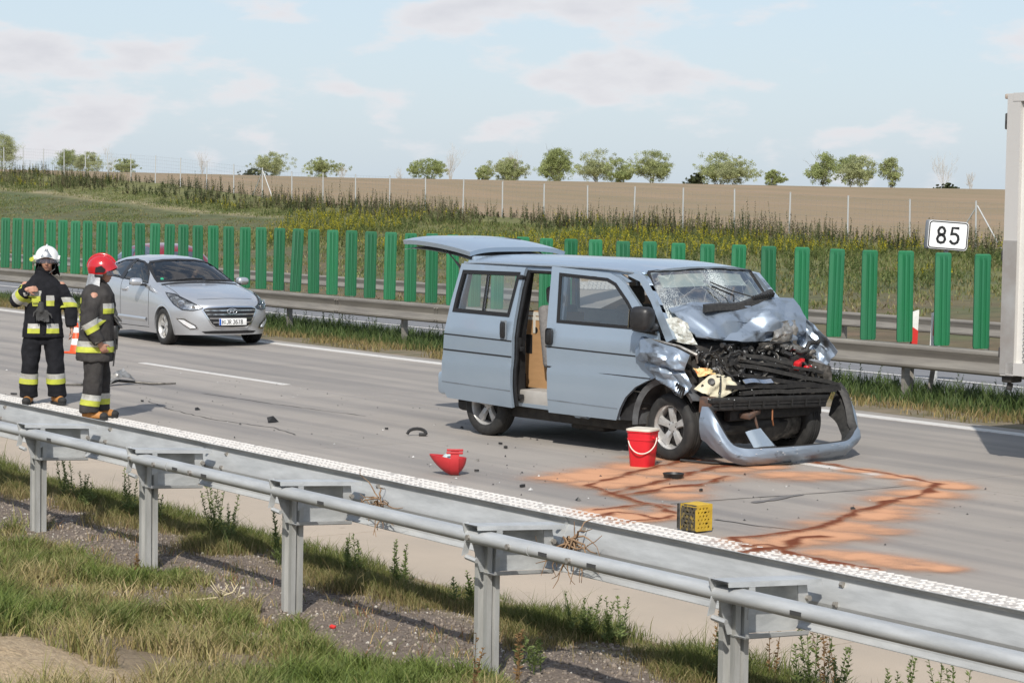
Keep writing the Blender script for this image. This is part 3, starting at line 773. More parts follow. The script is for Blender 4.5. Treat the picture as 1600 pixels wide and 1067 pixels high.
# ================================================================ vegetation
def blades(name, roots, h, w, lean, cols, mat, seg=2, bend=0.6):
    """roots (N,3), h, w (N,), lean (N,2) sideways tip offset, cols (N,3)."""
    n = len(roots); a = RNG.uniform(0, 2*np.pi, n); side = np.stack([np.cos(a), np.sin(a), np.zeros(n)], 1)*w[:, None]/2
    up = np.array([0, 0, 1.0]); mid = roots+up*(h*0.55)[:, None]; mid[:, :2] += lean*0.35
    tip = roots+up*(h*(1-0.18*bend))[:, None]; tip[:, :2] += lean
    V = np.stack([roots-side, roots+side, mid-side*0.75, mid+side*0.75, tip], 1).reshape(-1, 3)
    i = np.arange(n)*5
    F4 = np.stack([i, i+1, i+3, i+2], 1); F3 = np.stack([i+2, i+3, i+4], 1)
    C = np.repeat(cols, 5, 0)
    o = from_arrays(name, V, F3, mat, C, F4); o['kind'] = 'stuff'; return o
def leaf_mat(name, rough=0.65, tl=0.25):
    mt = bpy.data.materials.new(name); mt.use_nodes = True; N = mt.node_tree.nodes; L = mt.node_tree.links
    b = N['Principled BSDF']; b.inputs['Roughness'].default_value = rough; b.inputs['Specular IOR Level'].default_value = 0.25
    at = N.new('ShaderNodeAttribute'); at.attribute_name = 'Col'; L.new(at.outputs['Color'], b.inputs['Base Color'])
    tr = N.new('ShaderNodeBsdfTranslucent'); L.new(at.outputs['Color'], tr.inputs[0]); mx = N.new('ShaderNodeMixShader'); mx.inputs[0].default_value = tl
    L.new(b.outputs[0], mx.inputs[1]); L.new(tr.outputs[0], mx.inputs[2]); L.new(mx.outputs[0], N['Material Output'].inputs[0]); return mt
m_leaf = leaf_mat('leaf', 0.65, 0.5); m_blade = leaf_mat('grass_blade', 0.6, 0.25)
def vnoise(xy, sc, seed=0.0, o=3): return np.array([mnoise.fractal(Vector((x*sc, y*sc, seed)), 1.0, 2.0, o) for x, y in xy])
def pal(n, colors, probs, var=0.25):
    c = np.array(colors)[RNG.choice(len(colors), n, p=probs)]; return c*(1+RNG.uniform(-var, var, (n, 1)))
GREEN = [(0.10, 0.14, 0.03), (0.13, 0.17, 0.04), (0.075, 0.11, 0.03), (0.33, 0.26, 0.12), (0.24, 0.20, 0.08)]
# --- grass in front: clumped turf on the near bank
def near_grass():
    N_ = 260000
    xy = np.stack([RNG.uniform(-15.5, -6.5, N_), RNG.uniform(3.6, 6.95, N_)], 1)
    d = vnoise(xy, 0.9, 4.0); d2 = vnoise(xy, 3.2, 9.0, 2)
    edge = 6.42+0.42*vnoise(xy, 0.7, 21.0)+0.2*np.exp(-((xy[:, 0]+12.9)/0.5)**2)
    p = np.clip(0.55+1.2*d+0.9*d2, 0, 1)*(xy[:, 1] < edge)
    sandy = np.exp(-((xy[:, 0]+10.5)**2/0.9+np.maximum(0, xy[:, 1]-4.45)**2/0.12)); p *= np.clip(1-2.2*sandy, 0.0, 1)
    k = RNG.uniform(0, 1, N_) < p; xy = xy[k]; d = d[k]; d2 = d2[k]; n = len(xy)
    z = np.array([near_z(x, y) for x, y in xy]); roots = np.column_stack([xy, z])
    h = RNG.uniform(0.04, 0.15, n)*(0.5+1.2*np.clip(d2+0.4, 0, 1))*np.clip(1.25-(xy[:, 1]-4.5)*0.28, .5, 1.2); w = RNG.uniform(0.003, 0.009, n)
    a = RNG.uniform(0, 2*np.pi, n); l = h*RNG.uniform(0.25, 1.0, n); lean = np.stack([np.cos(a), np.sin(a)], 1)*l[:, None]
    dry = np.clip(0.60-1.3*d-0.5*d2+RNG.uniform(-.42, .42, n)+0.55*np.clip((4.95+.25*(xy[:, 0]+10)-xy[:, 1])/0.5, 0, 1), 0, 1)
    cg = pal(n, [(0.125, 0.17, 0.035), (0.16, 0.20, 0.055), (0.095, 0.14, 0.035)], [.4, .35, .25]); cd = pal(n, [(0.40, 0.32, 0.17), (0.31, 0.24, 0.11), (0.24, 0.21, 0.08)], [.4, .35, .25])
    cols = cg*(1-dry[:, None])+cd*dry[:, None]
    blades('grass', roots, h, w, lean, cols, m_blade)
near_grass()
def outer_grass():
    N_ = 150000; xy = np.stack([RNG.uniform(-34, 4, N_), RNG.uniform(0.5, 6.9, N_)], 1)
    k = ~((xy[:, 0] > -15.5) & (xy[:, 0] < -6.5) & (xy[:, 1] > 3.6)) & (xy[:, 1] < 6.4+.4*RNG.uniform(-1, 1, N_)); xy = xy[k]; n = len(xy); d = vnoise(xy, .8, 4.0, 2)
    k = RNG.uniform(0, 1, n) < np.clip(.6+d, .1, 1); xy = xy[k]; d = d[k]; n = len(xy); h = RNG.uniform(.06, .18, n); a = RNG.uniform(0, 6.28, n); lean = np.stack([np.cos(a), np.sin(a)], 1)*(h*RNG.uniform(.25, 1, n))[:, None]
    dry = np.clip(.6-1.2*d+RNG.uniform(-.4, .4, n), 0, 1)[:, None]
    cg = pal(n, [(0.125, 0.17, 0.035), (0.16, 0.20, 0.055), (0.095, 0.14, 0.035)], [.4, .35, .25]); cd = pal(n, [(0.40, 0.32, 0.17), (0.31, 0.24, 0.11), (0.24, 0.21, 0.08)], [.4, .35, .25])
    blades('grass', np.column_stack([xy, [near_z(x, y) for x, y in xy]]), h, RNG.uniform(.006, .013, n), lean, cg*(1-dry)+cd*dry, m_blade)
outer_grass()
# --- band of grass between gravel and concrete, drier towards the gravel
def edge_grass():
    N_ = 280000
    xy = np.stack([RNG.uniform(-28, -1, N_), 7.62+RNG.normal(0, 0.22, N_)], 1)
    d = vnoise(xy, 1.3, 2.0)
    k = (xy[:, 1] < 8.06+0.08*d) & (xy[:, 1] > 7.0) & (RNG.uniform(0, 1, N_) < np.clip(0.55+1.6*d+1.6*(xy[:, 1]-7.5), 0.03, 1)); xy = xy[k]; d = d[k]; n = len(xy)
    roots = np.column_stack([xy, np.full(n, -0.012)])
    h = RNG.uniform(0.03, 0.105, n)*(1+0.9*d)*np.where(RNG.uniform(0, 1, n) < .03, 2.0, 1); w = RNG.uniform(0.0025, 0.006, n); a = RNG.uniform(0, 2*np.pi, n); l = h*RNG.uniform(0.1, 0.9, n)
    lean = np.stack([np.cos(a), np.sin(a)], 1)*l[:, None]
    dry = np.clip((7.62-xy[:, 1])*1.6+0.30-0.8*d+RNG.uniform(-.45, .45, n), 0, 1)
    cg = pal(n, [(0.11, 0.135, 0.03), (0.15, 0.16, 0.05), (0.08, 0.11, 0.03)], [.4, .35, .25]); cd = pal(n, [(0.34, 0.27, 0.14), (0.26, 0.20, 0.09), (0.20, 0.13, 0.07)], [.4, .35, .25])
    blades('grass', roots, h, w, lean, cg*(1-dry[:, None])+cd*dry[:, None], m_blade)
edge_grass()
# sparse tufts on the gravel
def gravel_tufts():
    P = []
    for c in range(95):
        cx, cy = random.uniform(-16, -6.5), random.uniform(5.6, 7.2)
        for k in range(random.randint(14, 46)): P.append((cx+random.gauss(0, .06), cy+random.gauss(0, .05)))
    xy = np.array(P); n = len(xy); roots = np.column_stack([xy, [near_z(x, y) for x, y in xy]])
    h = RNG.uniform(0.03, 0.10, n); a = RNG.uniform(0, 2*np.pi, n); lean = np.stack([np.cos(a), np.sin(a)], 1)*(h*RNG.uniform(.3, 1.1, n))[:, None]
    blades('grass', roots, h, RNG.uniform(0.003, 0.007, n), lean, pal(n, [(0.36, 0.27, 0.13), (0.14, 0.16, 0.05), (0.26, 0.13, 0.07)], [.5, .38, .12]), m_blade)
gravel_tufts()
# gravel stones
def gravel():
    bm = bmesh.new(); bmesh.ops.create_icosphere(bm, subdivisions=1, radius=1.0); bm.verts.index_update()
    bv = np.array([v.co for v in bm.verts]); bf = np.array([[v.index for v in f.verts] for f in bm.faces]); bm.free()
    n = 17000; xy = np.stack([RNG.uniform(-17, -6.3, n), RNG.uniform(5.9, 7.75, n)], 1)
    s = np.exp(RNG.normal(-4.95, 0.36, n)); s = np.clip(s, 0.003, 0.020)
    z = np.array([near_z(x, y) for x, y in xy])+s*0.25
    V = bv[None]*(1+RNG.uniform(-.28, .28, (n, len(bv), 1)))*s[:, None, None]*RNG.uniform(0.6, 1.25, (n, 1, 3))
    V = V+np.column_stack([xy, z])[:, None]
    F = (bf[None]+(np.arange(n)*len(bv))[:, None, None]).reshape(-1, 3)
    C = np.repeat(pal(n, [(0.22, 0.18, 0.145), (0.15, 0.125, 0.105), (0.29, 0.245, 0.20), (0.46, 0.43, 0.38)], [.42, .38, .16, .04], .2), len(bv), 0)
    o = from_arrays('gravel', V.reshape(-1, 3), F, M('pebble', (1, 1, 1), 0.9, base2=(0.8, 0.8, 0.8), scale=200, attr='Col'), C); o['kind'] = 'stuff'
gravel()
# --- herb-like plants: stem with leaves
def herb_arrays(root, h, nl, spread, lw, rr, base_c, lean=0.15, spike=False, tipc=None):
    V = []; F = []; C = []
    root = Vector(root); dirx = Vector((rr.uniform(-lean, lean), rr.uniform(-lean, lean), 1)).normalized()
    def quad(a, d, n_, ln, w, c):
        s = d.cross(n_).normalized()*w; o = len(V); m_ = a+d*ln*0.5
        V.extend([a, m_+s, a+d*ln, m_-s]); F.append((o, o+1, o+2, o+3)); C.extend([c]*4)
    top = root+dirx*h
    s = Vector((0.004, 0, 0)); s2 = Vector((0, 0.004, 0)); o = len(V)
    sc = max(1.0, h*1.2)
    V.extend([root-s*sc, root+s*sc, top+s*0.4, top-s*0.4]); F.append((o, o+1, o+2, o+3)); C.extend([tuple(k*0.9 for k in base_c)]*4); o += 4
    V.extend([root-s2*sc, root+s2*sc, top+s2*0.4, top-s2*0.4]); F.append((o, o+1, o+2, o+3)); C.extend([tuple(k*0.9 for k in base_c)]*4)
    for i in range(nl):
        t = 0.12+0.88*(i+rr.random())/nl; p = root+dirx*h*t; a = rr.uniform(0, 6.283)
        k = (1-t*0.75) if not spike else (0.5+0.5*(1-abs(t-0.5)))
        d = Vector((math.cos(a), math.sin(a), rr.uniform(0.15, 1.0))).normalized()
        v = rr.uniform(0.7, 1.25); c = base_c if (tipc is None or t < 0.54) else tipc
        quad(p, d, Vector((rr.uniform(-.5, .5), rr.uniform(-.5, .5), 1)), spread*k*rr.uniform(.6, 1.1), lw*rr.uniform(.7, 1.2), tuple(q*v for q in c))
    return V, F, C
def plants(name, specs, mat=None):
    V = []; F = []; C = []
    for a in specs:
        v, f, c = herb_arrays(*a); o = len(V); V += [tuple(p) for p in v]; F += [tuple(i+o for i in k) for k in f]; C += c
    return from_arrays(name, np.array(V), None, mat or m_leaf, np.array(C), np.array(F))
rr = random.Random(5)
# individual weeds by the near guardrail
weeds = [(-15.62, 7.55, .42), (-15.2, 7.6, .34), (-14.35, 7.62, .50), (-14.0, 7.6, .38), (-13.1, 7.5, .48), (-12.5, 7.7, .28), (-16.3, 7.5, .34), (-16.8, 7.6, .4), (-12.05, 7.75, .3), (-10.0, 7.7, .3), (-9.75, 7.75, .32), (-8.62, 7.55, .46), (-8.2, 7.8, .40), (-7.85, 7.6, .42), (-7.5, 7.7, .36), (-9.45, 6.95, .26), (-7.2, 7.8, .4), (-11.2, 7.75, .24)]
for wi, (x, y, h) in enumerate(sorted(weeds)):
    sp = [((x+rr.gauss(0, .04), y+rr.gauss(0, .03), -0.01), h*rr.uniform(.55, 1.1), int(30+h*60), 0.075, 0.0075, rr, (0.20, 0.25, 0.09), 0.22) for _ in range(5)]
    o = plants('weed_plant', sp); tag(o, 'leafy green weed under the near guardrail, %s green weed from the left' % ORD[wi], 'weed', 'green weeds along the near guardrail')
for wi, (x, y, h) in enumerate(sorted([(-8.95, 7.85, .42), (-8.78, 7.8, .36), (-8.55, 7.9, .40), (-8.25, 7.95, .34), (-8.08, 7.9, .38), (-9.1, 6.55, .30), (-8.7, 6.0, .5), (-13.0, 6.35, .2)])):
    sp = [((x+rr.gauss(0, .03), y+rr.gauss(0, .03), -0.01), h*rr.uniform(.7, 1.05), 34, 0.035, 0.010, rr, (0.30, 0.19, 0.09), 0.2, True) for _ in range(2)]
    o = plants('dry_weed_plant', sp); tag(o, 'dry brown seed stalk below the near guardrail, %s brown stalk from the left' % ORD[wi], 'weed', 'brown seed stalks along the near guardrail')
# the pale bleached stalk lying on the gravel
q = MB(); q.tube([(-12.10, 6.22, 0.03), (-12.06, 6.32, 0.03), (-12.02, 6.42, 0.04), (-11.98, 6.5, 0.07), (-11.97, 6.53, 0.12)], [0.007, 0.007, 0.006, 0.005, 0.003], 6)
for k in range(14):
    p = Vector((-12.0+rr.gauss(0, .03), 6.46+rr.gauss(0, .04), 0.05)); q.tube([p, p+Vector((rr.uniform(-.06, .06), rr.uniform(-.06, .06), rr.uniform(.02, .1)))], [0.005, 0.002], 4)
o = obj('dry_stalk', q, M('straw', (0.50, 0.43, 0.28), 0.9), angle=180); tag(o, 'bleached dry plant stalk lying on the gravel between guardrail posts', 'stalk')
# --- median: grass and taller weeds
def median_grass():
    N_ = 60000; xy = np.stack([RNG.uniform(-50, -13, N_), RNG.uniform(19.5, 22.0, N_)], 1)
    d = vnoise(xy, 0.8, 1.0); p = np.clip(0.25+0.9*d+1.1*np.clip((xy[:, 1]-19.9)/0.6, 0, 1), 0, 1); k = RNG.uniform(0, 1, N_) < p; xy = xy[k]; n = len(xy)
    t = np.clip((xy[:, 1]-20.2)/0.5, 0, 1); h = RNG.uniform(.06, .15, n)*(1-t)+RNG.uniform(.12, .33, n)*t
    a = RNG.uniform(0, 6.28, n); lean = np.stack([np.cos(a), np.sin(a)], 1)*(h*RNG.uniform(.1, .6, n))[:, None]
    dry = np.clip(0.75-1.3*t+RNG.uniform(-.35, .35, n), 0, 1)[:, None]
    cg = pal(n, [(0.07, 0.11, 0.03), (0.095, 0.13, 0.04), (0.055, 0.085, 0.03)], [.4, .3, .3]); cd = pal(n, [(0.33, 0.24, 0.11), (0.24, 0.19, 0.08), (0.19, 0.13, 0.07)], [.4, .35, .25])
    blades('grass', np.column_stack([xy, np.full(n, -0.02)]), h, RNG.uniform(.008, .02, n), lean, cg*(1-dry)+cd*dry, m_blade)
median_grass()
sp = []
for k in range(620):
    x = rr.uniform(-48, -14.5); y = rr.uniform(20.7, 21.9)
    if fbm(x, 0, 0, 2, .5) > -0.1: sp.append(((x, y, -0.02), rr.uniform(.18, .46), 26, 0.09, 0.013, rr, (0.085, 0.125, 0.04), 0.25))
o = plants('undergrowth', sp); o['kind'] = 'stuff'
# --- embankment: turf tufts, yellow flowering weeds, dark spikes near the fence
def bank_grass():
    N_ = 230000; xy = np.stack([RNG.uniform(-138, -38, N_), RNG.uniform(33, 58, N_)], 1)
    d = vnoise(xy, 0.22, 3.0); d2 = vnoise(xy, 0.9, 13.0, 2); t = (xy[:, 1]-33)/26; d = d*np.where(xy[:, 0] < -90, 1.5, 1)-np.where(xy[:, 0] < -90, .12, 0)
    p = np.clip(0.40+0.9*d+0.7*d2+0.7*(t-0.35), 0.03, 1)*(1-.92*((xy[:, 0] < -92) & (np.abs(t-.81) < .018))); k = RNG.uniform(0, 1, N_) < p; xy = xy[k]; t = t[k]; d = d[k]; n = len(xy)
    roots = np.column_stack([xy, [bank_z(x, y) for x, y in xy]])
    h = RNG.uniform(.05, .15, n)*(0.8+0.8*t*(xy[:, 0] > -90)); a = RNG.uniform(0, 6.28, n); lean = np.stack([np.cos(a), np.sin(a)], 1)*(h*RNG.uniform(.2, .8, n))[:, None]
    dry = np.clip(0.60-0.75*t-0.6*d+RNG.uniform(-.35, .35, n), 0, 1)[:, None]
    cg = pal(n, [(0.10, 0.135, 0.04), (0.13, 0.155, 0.05), (0.16, 0.165, 0.055)], [.4, .35, .25]); cd = pal(n, [(0.26, 0.19, 0.10), (0.20, 0.13, 0.08), (0.31, 0.26, 0.14)], [.4, .35, .25])
    blades('grass', roots, h, RNG.uniform(.02, .05, n), lean, cg*(1-dry)+cd*dry, m_blade)
bank_grass()
def bank_weeds():
    yel = []; dark = []
    for k in range(15000):
        x = rr.uniform(-140, -44); y = rr.uniform(41, 60.0); t = (y-33.5)/26.5
        n = fbm(x, y, 4.0, 3, 0.11)+0.35*fbm(x, y, 14, 2, 0.5)
        lo = 0.828-0.36*sstep(-98, -82, x)+0.04*n
        if t < lo or n < -0.25+0.0: continue
        z = bank_z(x, y)-0.03
        if t > 0.86 and rr.random() < 0.75:
            h = rr.uniform(.35, .95); dark.append(((x, y, z), h, 34, 0.15, 0.017, rr, rr.choice([(0.165, 0.185, 0.085), (0.185, 0.205, 0.09), (0.20, 0.18, 0.10), (0.22, 0.18, 0.11)]), 0.12))
        elif n > -0.06 and rr.random() < 0.78:
            yel.append(((x, y, z), rr.uniform(.35, .75), 18, 0.15, 0.028, rr, (0.165, 0.19, 0.05), 0.25, False, (0.46, 0.41, 0.04)))
        else:
            dark.append(((x, y, z), rr.uniform(.25, .6), 26, 0.15, 0.02, rr, rr.choice([(0.13, 0.17, 0.055), (0.15, 0.185, 0.065)]), 0.2))
    o = plants('flowering_weeds', yel); o['kind'] = 'stuff'
    o = plants('dark_weeds', dark); o['kind'] = 'stuff'
    # dense fringe right at the fence
    sp = []
    for k in range(1700):
        x = rr.uniform(-142, -46); y = rr.uniform(56.6, 60.6); nn = fbm(x, y, 2, 3, .22)
        if nn < -.12 and rr.random() < .75: continue
        h = rr.uniform(.25, .85)*(0.6+1.5*max(0, nn+.1))
        sp.append(((x, y, bank_z(x, y)-.03), h, 26, 0.16, 0.03, rr, rr.choice([(0.06, 0.085, 0.035), (0.085, 0.10, 0.04), (0.10, 0.085, 0.05)]), 0.12))
    o = plants('fence_weeds', sp); o['kind'] = 'stuff'
bank_weeds()
# --- trees on the ridge
m_bark = M('bark', (0.20, 0.17, 0.13), 0.95, base2=(0.11, 0.095, 0.075), scale=3)
m_bark_pale = M('pale_dead_wood', (0.46, 0.42, 0.36), 0.9)
def tree(x, y, h, w, kind, label, seed, zoff=0.0, col=(0.12, 0.145, 0.06), group=None):
    r_ = random.Random(seed); z0 = bank_z(x, y)+zoff
    t = thing('bare_tree' if kind == 'bare' else ('bush' if kind == 'bush' else 'broadleaf_tree'), label, 'bush' if kind == 'bush' else 'tree', (x, y, z0), group=group)
    q = MB(); tips = []
    def limb(p, d, ln, r0, depth):
        pts = [p.copy()]; rad = [r0]; k = 4
        for i in range(k):
            d = (d+Vector((r_.uniform(-.22, .22), r_.uniform(-.22, .22), r_.uniform(-.02, .14)))).normalized(); p = p+d*ln/k; pts.append(p.copy()); rad.append(r0*(1-0.75*(i+1)/k))
        q.tube(pts, rad, 5 if depth > 1 else 7, caps=False); tips.append((p.copy(), depth))
        if depth < (4 if kind == 'bare' else 3):
            for _ in range(3 if depth else 5):
                j = r_.randint(1, k); b = pts[j]; a = r_.uniform(0, 6.283); sp_ = r_.uniform(.3, .8)*(w/h*1.5 if kind != 'bare' else 0.75)
                nd = (d+Vector((math.cos(a)*sp_, math.sin(a)*sp_, r_.uniform(0, .35)))).normalized(); limb(b, nd, ln*r_.uniform(.55, .8), max(rad[j]*.65, .012), depth+1)
    if kind == 'bush':
        for _ in range(5):
            a = r_.uniform(0, 6.283); limb(Vector((0, 0, -.2)), Vector((math.cos(a)*.6, math.sin(a)*.6, 1)).normalized(), h*.6, .04, 2)
    else:
        n0 = r_.choice([1, 2, 2]) if kind != 'bare' else r_.choice([2, 3])
        for _ in range(n0): limb(Vector((r_.uniform(-.25, .25)*(n0 > 1), r_.uniform(-.2, .2), -.3)), Vector((r_.uniform(-.25, .25), r_.uniform(-.2, .2), 1)).normalized(), h*(.50 if kind != 'bare' else .8), .045*h/4+.025, 0)
    zs = max(v[2] for v in q.v)
    if kind == 'bare':
        s = h/zs; q.v = [(a*s, b*s, c*s) for a, b, c in q.v]
        obj('trunk', q, m_bark_pale, t, angle=180); return t
    obj('trunk', q, m_bark, t, angle=180)
    # crown: leaf clumps round limb tips and through an uneven volume
    cl = []
    nl = int(34+17*w)
    lob = [(r_.uniform(0, 6.283), r_.uniform(.35, .95), r_.uniform(.3, .8)) for _ in range(5)]
    nl = int(nl*2.1)
    for i in range(nl):
        a = r_.uniform(0, 6.283); u = r_.uniform(-1, 1); rad = r_.random()**0.45
        if i % 3: lb = lob[i % 5]; a = lb[0]+r_.gauss(0, .5); u = -1+2*lb[2]*r_.uniform(.6, 1.2); rad = lb[1]*r_.uniform(.6, 1.1)
        zc = (0.58 if kind != 'bush' else 0.45)*h + u*h*(0.40 if kind != 'bush' else 0.45)
        u = max(-1, min(1, u)); prof = math.sqrt(max(0.02, 1-u*u))*(1.0 if u < 0.1 else 0.92)*(1+0.35*math.sin(3*a+seed)+0.2*math.sin(5*a+2*seed))
        cl.append((Vector((math.cos(a)*w/2*prof*rad*.95, math.sin(a)*w/2*prof*rad*.95, zc)), r_.uniform(.24, .50)*h/4.6))
    V = []; C = []
    for c, cr_ in cl:
        v = r_.uniform(.7, 1.25); n = int(34+34*cr_)
        for _ in range(n):
            d = Vector((r_.gauss(0, 1), r_.gauss(0, 1), r_.gauss(0, .85))); d = d.normalized()*cr_*r_.random()**.5; p = c+d
            s = r_.uniform(.045, .10); a1 = Vector((r_.gauss(0, 1), r_.gauss(0, 1), r_.gauss(0, 1))).normalized()*s; b1 = a1.orthogonal().normalized()*s*.6
            V += [p-a1, p+b1, p+a1, p-b1]; k = v*r_.uniform(.75, 1.25); C += [(col[0]*k, col[1]*k, col[2]*k)]*4
    V = np.array([tuple(p) for p in V]); zt = V[:, 2].max(); V[:, 2] *= h/zt if zt > 0 else 1
    from_arrays('crown', V, None, m_leaf, np.array(C), np.arange(len(V)).reshape(-1, 4), parent=t)
    return t
TREES = [(-464.7, 15.83, 6.24, 't'), (-431.2, 11.95, 5.36, 't'), (-414.4, 11.13, 6.5, 't'), (-398.6, 9.72, 4.55, 't'), (-352.3, 7.91, 4.62, 'bush'), (-337.8, 10.43, 6.72, 't'), (-325.0, 9.44, 5.67, 't'), (-293.4, 9.01, 5.28, 't'), (-285.2, 11.73, 3.98, 'bare'), (-280.3, 7.94, 2.36, 't'), (-272.7, 8.97, 5.03, 't'), (-270.4, 10.77, 1.54, 'bare'), (-266.5, 8.64, 3.05, 't'), (-261.7, 8.98, 4.52, 't'), (-256.0, 10.14, 4.08, 't'), (-251.0, 10.0, 5.13, 't'), (-244.0, 8.67, 3.6, 't'), (-238.8, 9.88, 1.6, 'bare'), (-234.6, 9.57, 5.26, 't'), (-229.4, 6.85, 2.77, 'bush'), (-224.2, 9.39, 6.14, 't'), (-216.8, 8.41, 4.01, 't'), (-213.5, 7.06, 1.99, 't'), (-203.2, 9.04, 3.54, 't'), (-198.6, 8.76, 4.12, 't'), (-193.7, 8.49, 3.44, 't'), (-190.6, 8.31, 2.48, 't'), (-184.2, 9.4, 1.82, 'bare'), (-182.0, 5.47, 2.11, 'bush'), (-366.6, 11.99, 3.09, 'bare'), (-406.4, 12.97, 3.33, 'bare'), (-314.6, 8.3, 2.98, 'bare'), (-177.0, 6.74, 2.38, 'bare'), (-299.3, 7.82, 2.06, 'bare')]
cnt = {'t': 0, 'bare': 0, 'bush': 0}
for i, (x, zt, w, k) in enumerate(sorted(TREES)):
    y = 192+random.uniform(-1.5, 3.5); z0 = bank_z(x, y); h = zt-z0+0.15
    nm_ = {'t': 'leafy grey green tree', 'bare': 'bare pale dead tree', 'bush': 'low leafy bush'}[k]
    lab = '%s on the field skyline, %s of its kind from the left' % (nm_, ORD[cnt[k]]); cnt[k] += 1
    c = random.choice([(0.36, 0.395, 0.18), (0.395, 0.42, 0.22), (0.33, 0.375, 0.155)]) if k == 't' else (0.07, 0.085, 0.035)
    if x > -182.5 and k == 'bush': lab = 'small dark bush on the field skyline at the right, beside the bare dead tree'
    tree(x, y, h*(1.06 if k == 't' else 1), w*(1.32 if k != 'bare' else 1), k, lab, 100+i*7, col=c, group={'t': 'leafy trees on the skyline', 'bare': 'dead trees on the skyline', 'bush': 'bushes on the skyline'}[k])
# ================================================================ the wrecked van
VO, VR = (-19.424, 14.382, 0.0), R(5.4)
van = thing('wrecked_van', 'light blue van with smashed front, side door and tailgate open, standing on the lanes', 'van', VO, VR)
m_paint = M('van_paint', (0.37, 0.45, 0.535), 0.38, 0.55, base2=(0.35, 0.43, 0.515), scale=2, coat=0.55, coat_rough=0.06)
m_paint_in = M('van_primer', (0.20, 0.235, 0.27), 0.6, 0.1, base2=(0.14, 0.155, 0.17), scale=6)
m_trim = M('black_trim', (0.012, 0.012, 0.013), 0.45, base2=(0.02, 0.02, 0.021), scale=20)
m_rubber = M('rubber', (0.014, 0.014, 0.014), 0.75, base2=(0.03, 0.029, 0.027), scale=14, detail=6, bump=0.15, bscale=120)
m_rim = M('alloy', (0.56, 0.56, 0.555), 0.34, 0.45, base2=(0.42, 0.41, 0.39), scale=12)
m_under = M('underbody', (0.018, 0.018, 0.018), 0.8, base2=(0.05, 0.045, 0.04), scale=9)
m_gasket = M('window_rubber', (0.01, 0.01, 0.011), 0.6)
m_seat = M('seat_cloth', (0.20, 0.19, 0.185), 0.92, base2=(0.15, 0.143, 0.14), scale=40, bump=0.2, bscale=300)
m_inner = M('interior_plastic', (0.36, 0.345, 0.32), 0.7, base2=(0.30, 0.285, 0.265), scale=5)
m_dash = M('dash_plastic', (0.035, 0.035, 0.037), 0.7)
m_glass = glass_mat('window_glass', (0.88, 0.93, 0.92), 0.15)
m_glass_t = glass_mat('tinted_glass', (0.76, 0.82, 0.84), 0.14)
def ys(z):
    if z > 1.1: return -0.92+0.12*(z-1.1)/0.75
    if z < 0.62: return -0.92+0.045*((0.62-z)/0.3)**1.6
    return -0.92
def side_fn(off=0.0, sg=1):
    def f(a, b):
        y = ys(b)-off
        if b < 0.815: y -= 0.010*sstep(0.815, 0.79, b)
        y -= 0.006*math.sin(max(0, min(1, (b-0.35)/0.8))*math.pi)
        return (a, sg*y, b)
    return f
def arc2(cx, cz, r, a0, a1, n): return [(cx+r*math.cos(R(a0+(a1-a0)*i/n)), cz+r*math.sin(R(a0+(a1-a0)*i/n))) for i in range(n+1)]
def strip_on(fn, pts, w, t, mat, name, parent):
    """thin raised strip following 2D points on a mapped surface."""
    q = MB(); P = []
    pts = [tuple(p) for p in dens(pts, 0.06, closed=False)]
    n0 = Vector(fn(pts[0][0], pts[0][1]))
    rows = []
    for i, p in enumerate(pts):
        a = Vector(pts[max(0, i-1)]); b = Vector(pts[min(len(pts)-1, i+1)]); d = (b-a).normalized(); nr = Vector((-d.y, d.x))*w/2
        A = Vector(fn(p[0]+nr.x, p[1]+nr.y)); B = Vector(fn(p[0]-nr.x, p[1]-nr.y)); o = Vector((0, -t if A.y < 0 else t, 0))
        rows.append([A-o*0.5, A+o, B+o, B-o*0.5])
    q.grid(rows); return obj(name, q, mat, parent, angle=30)
# near body side behind the doors
rear_arch = arc2(0, 0.335, 0.385, 178, 2, 14)
body_poly = [(-.62, .47), (-.40, .40)] + rear_arch + [(.42, .40), (.45, .365), (2.12, .345), (2.12, .40), (1.26, .40), (1.24, 1.03), (1.24, 1.785), (1.95, 1.765), (2.10, 1.715), (2.17, 1.73), (2.0, 1.80), (2.30, 1.795), (2.28, 1.835), (1.15, 1.868), (-.39, 1.868), (-.47, 1.6), (-.58, 1.1)]
open_h = [(.585, .40), (1.145, .40), (1.135, 1.04), (1.09, 1.765), (.585, 1.765)]
rwin_h = [(-.40, 1.33), (.47, 1.32), (.44, 1.74), (-.36, 1.74)]
bs = obj('body_side', sheet(body_poly, [open_h, rwin_h], side_fn(-0.02), 0.07, 0.03), m_paint, van)
bm = sheet([(-.62, .50), (-.38, .45), (.38, .45), (.6, .42), (1.22, .42), (1.24, 1.08), (1.2, 1.80), (-.40, 1.80), (-.58, 1.1)], [[(a*0.985+.01, b) for a, b in open_h], rwin_h], lambda a, b: (a, ys(b)+0.065, b), 0.09, 0.012)
obj('inner_lining', bm, m_inner, van)
# dark jamb faces round the sliding door opening
q = MB()
for (a0, a1, b0, b1) in ((.575, .60, .40, 1.77), (1.125, 1.15, .40, 1.02)):
    q.grid([[(a, ys(b)+d, b) for b in np.linspace(b0, b1, 10)] for a, d in ((a0, 0.02), (a1, 0.02), (a1, 0.11), (a0, 0.11))])
q.box((.85, -0.775, 1.775), (.56, .09, .03)); q.box((.86, -0.86, 1.785), (.6, .05, .022))
obj('door_jamb', q, m_trim, van, angle=30)
strip_on(side_fn(-0.012), [(.60, 1.75), (.60, .42)], 0.035, 0.012, m_gasket, 'door_seal', van)
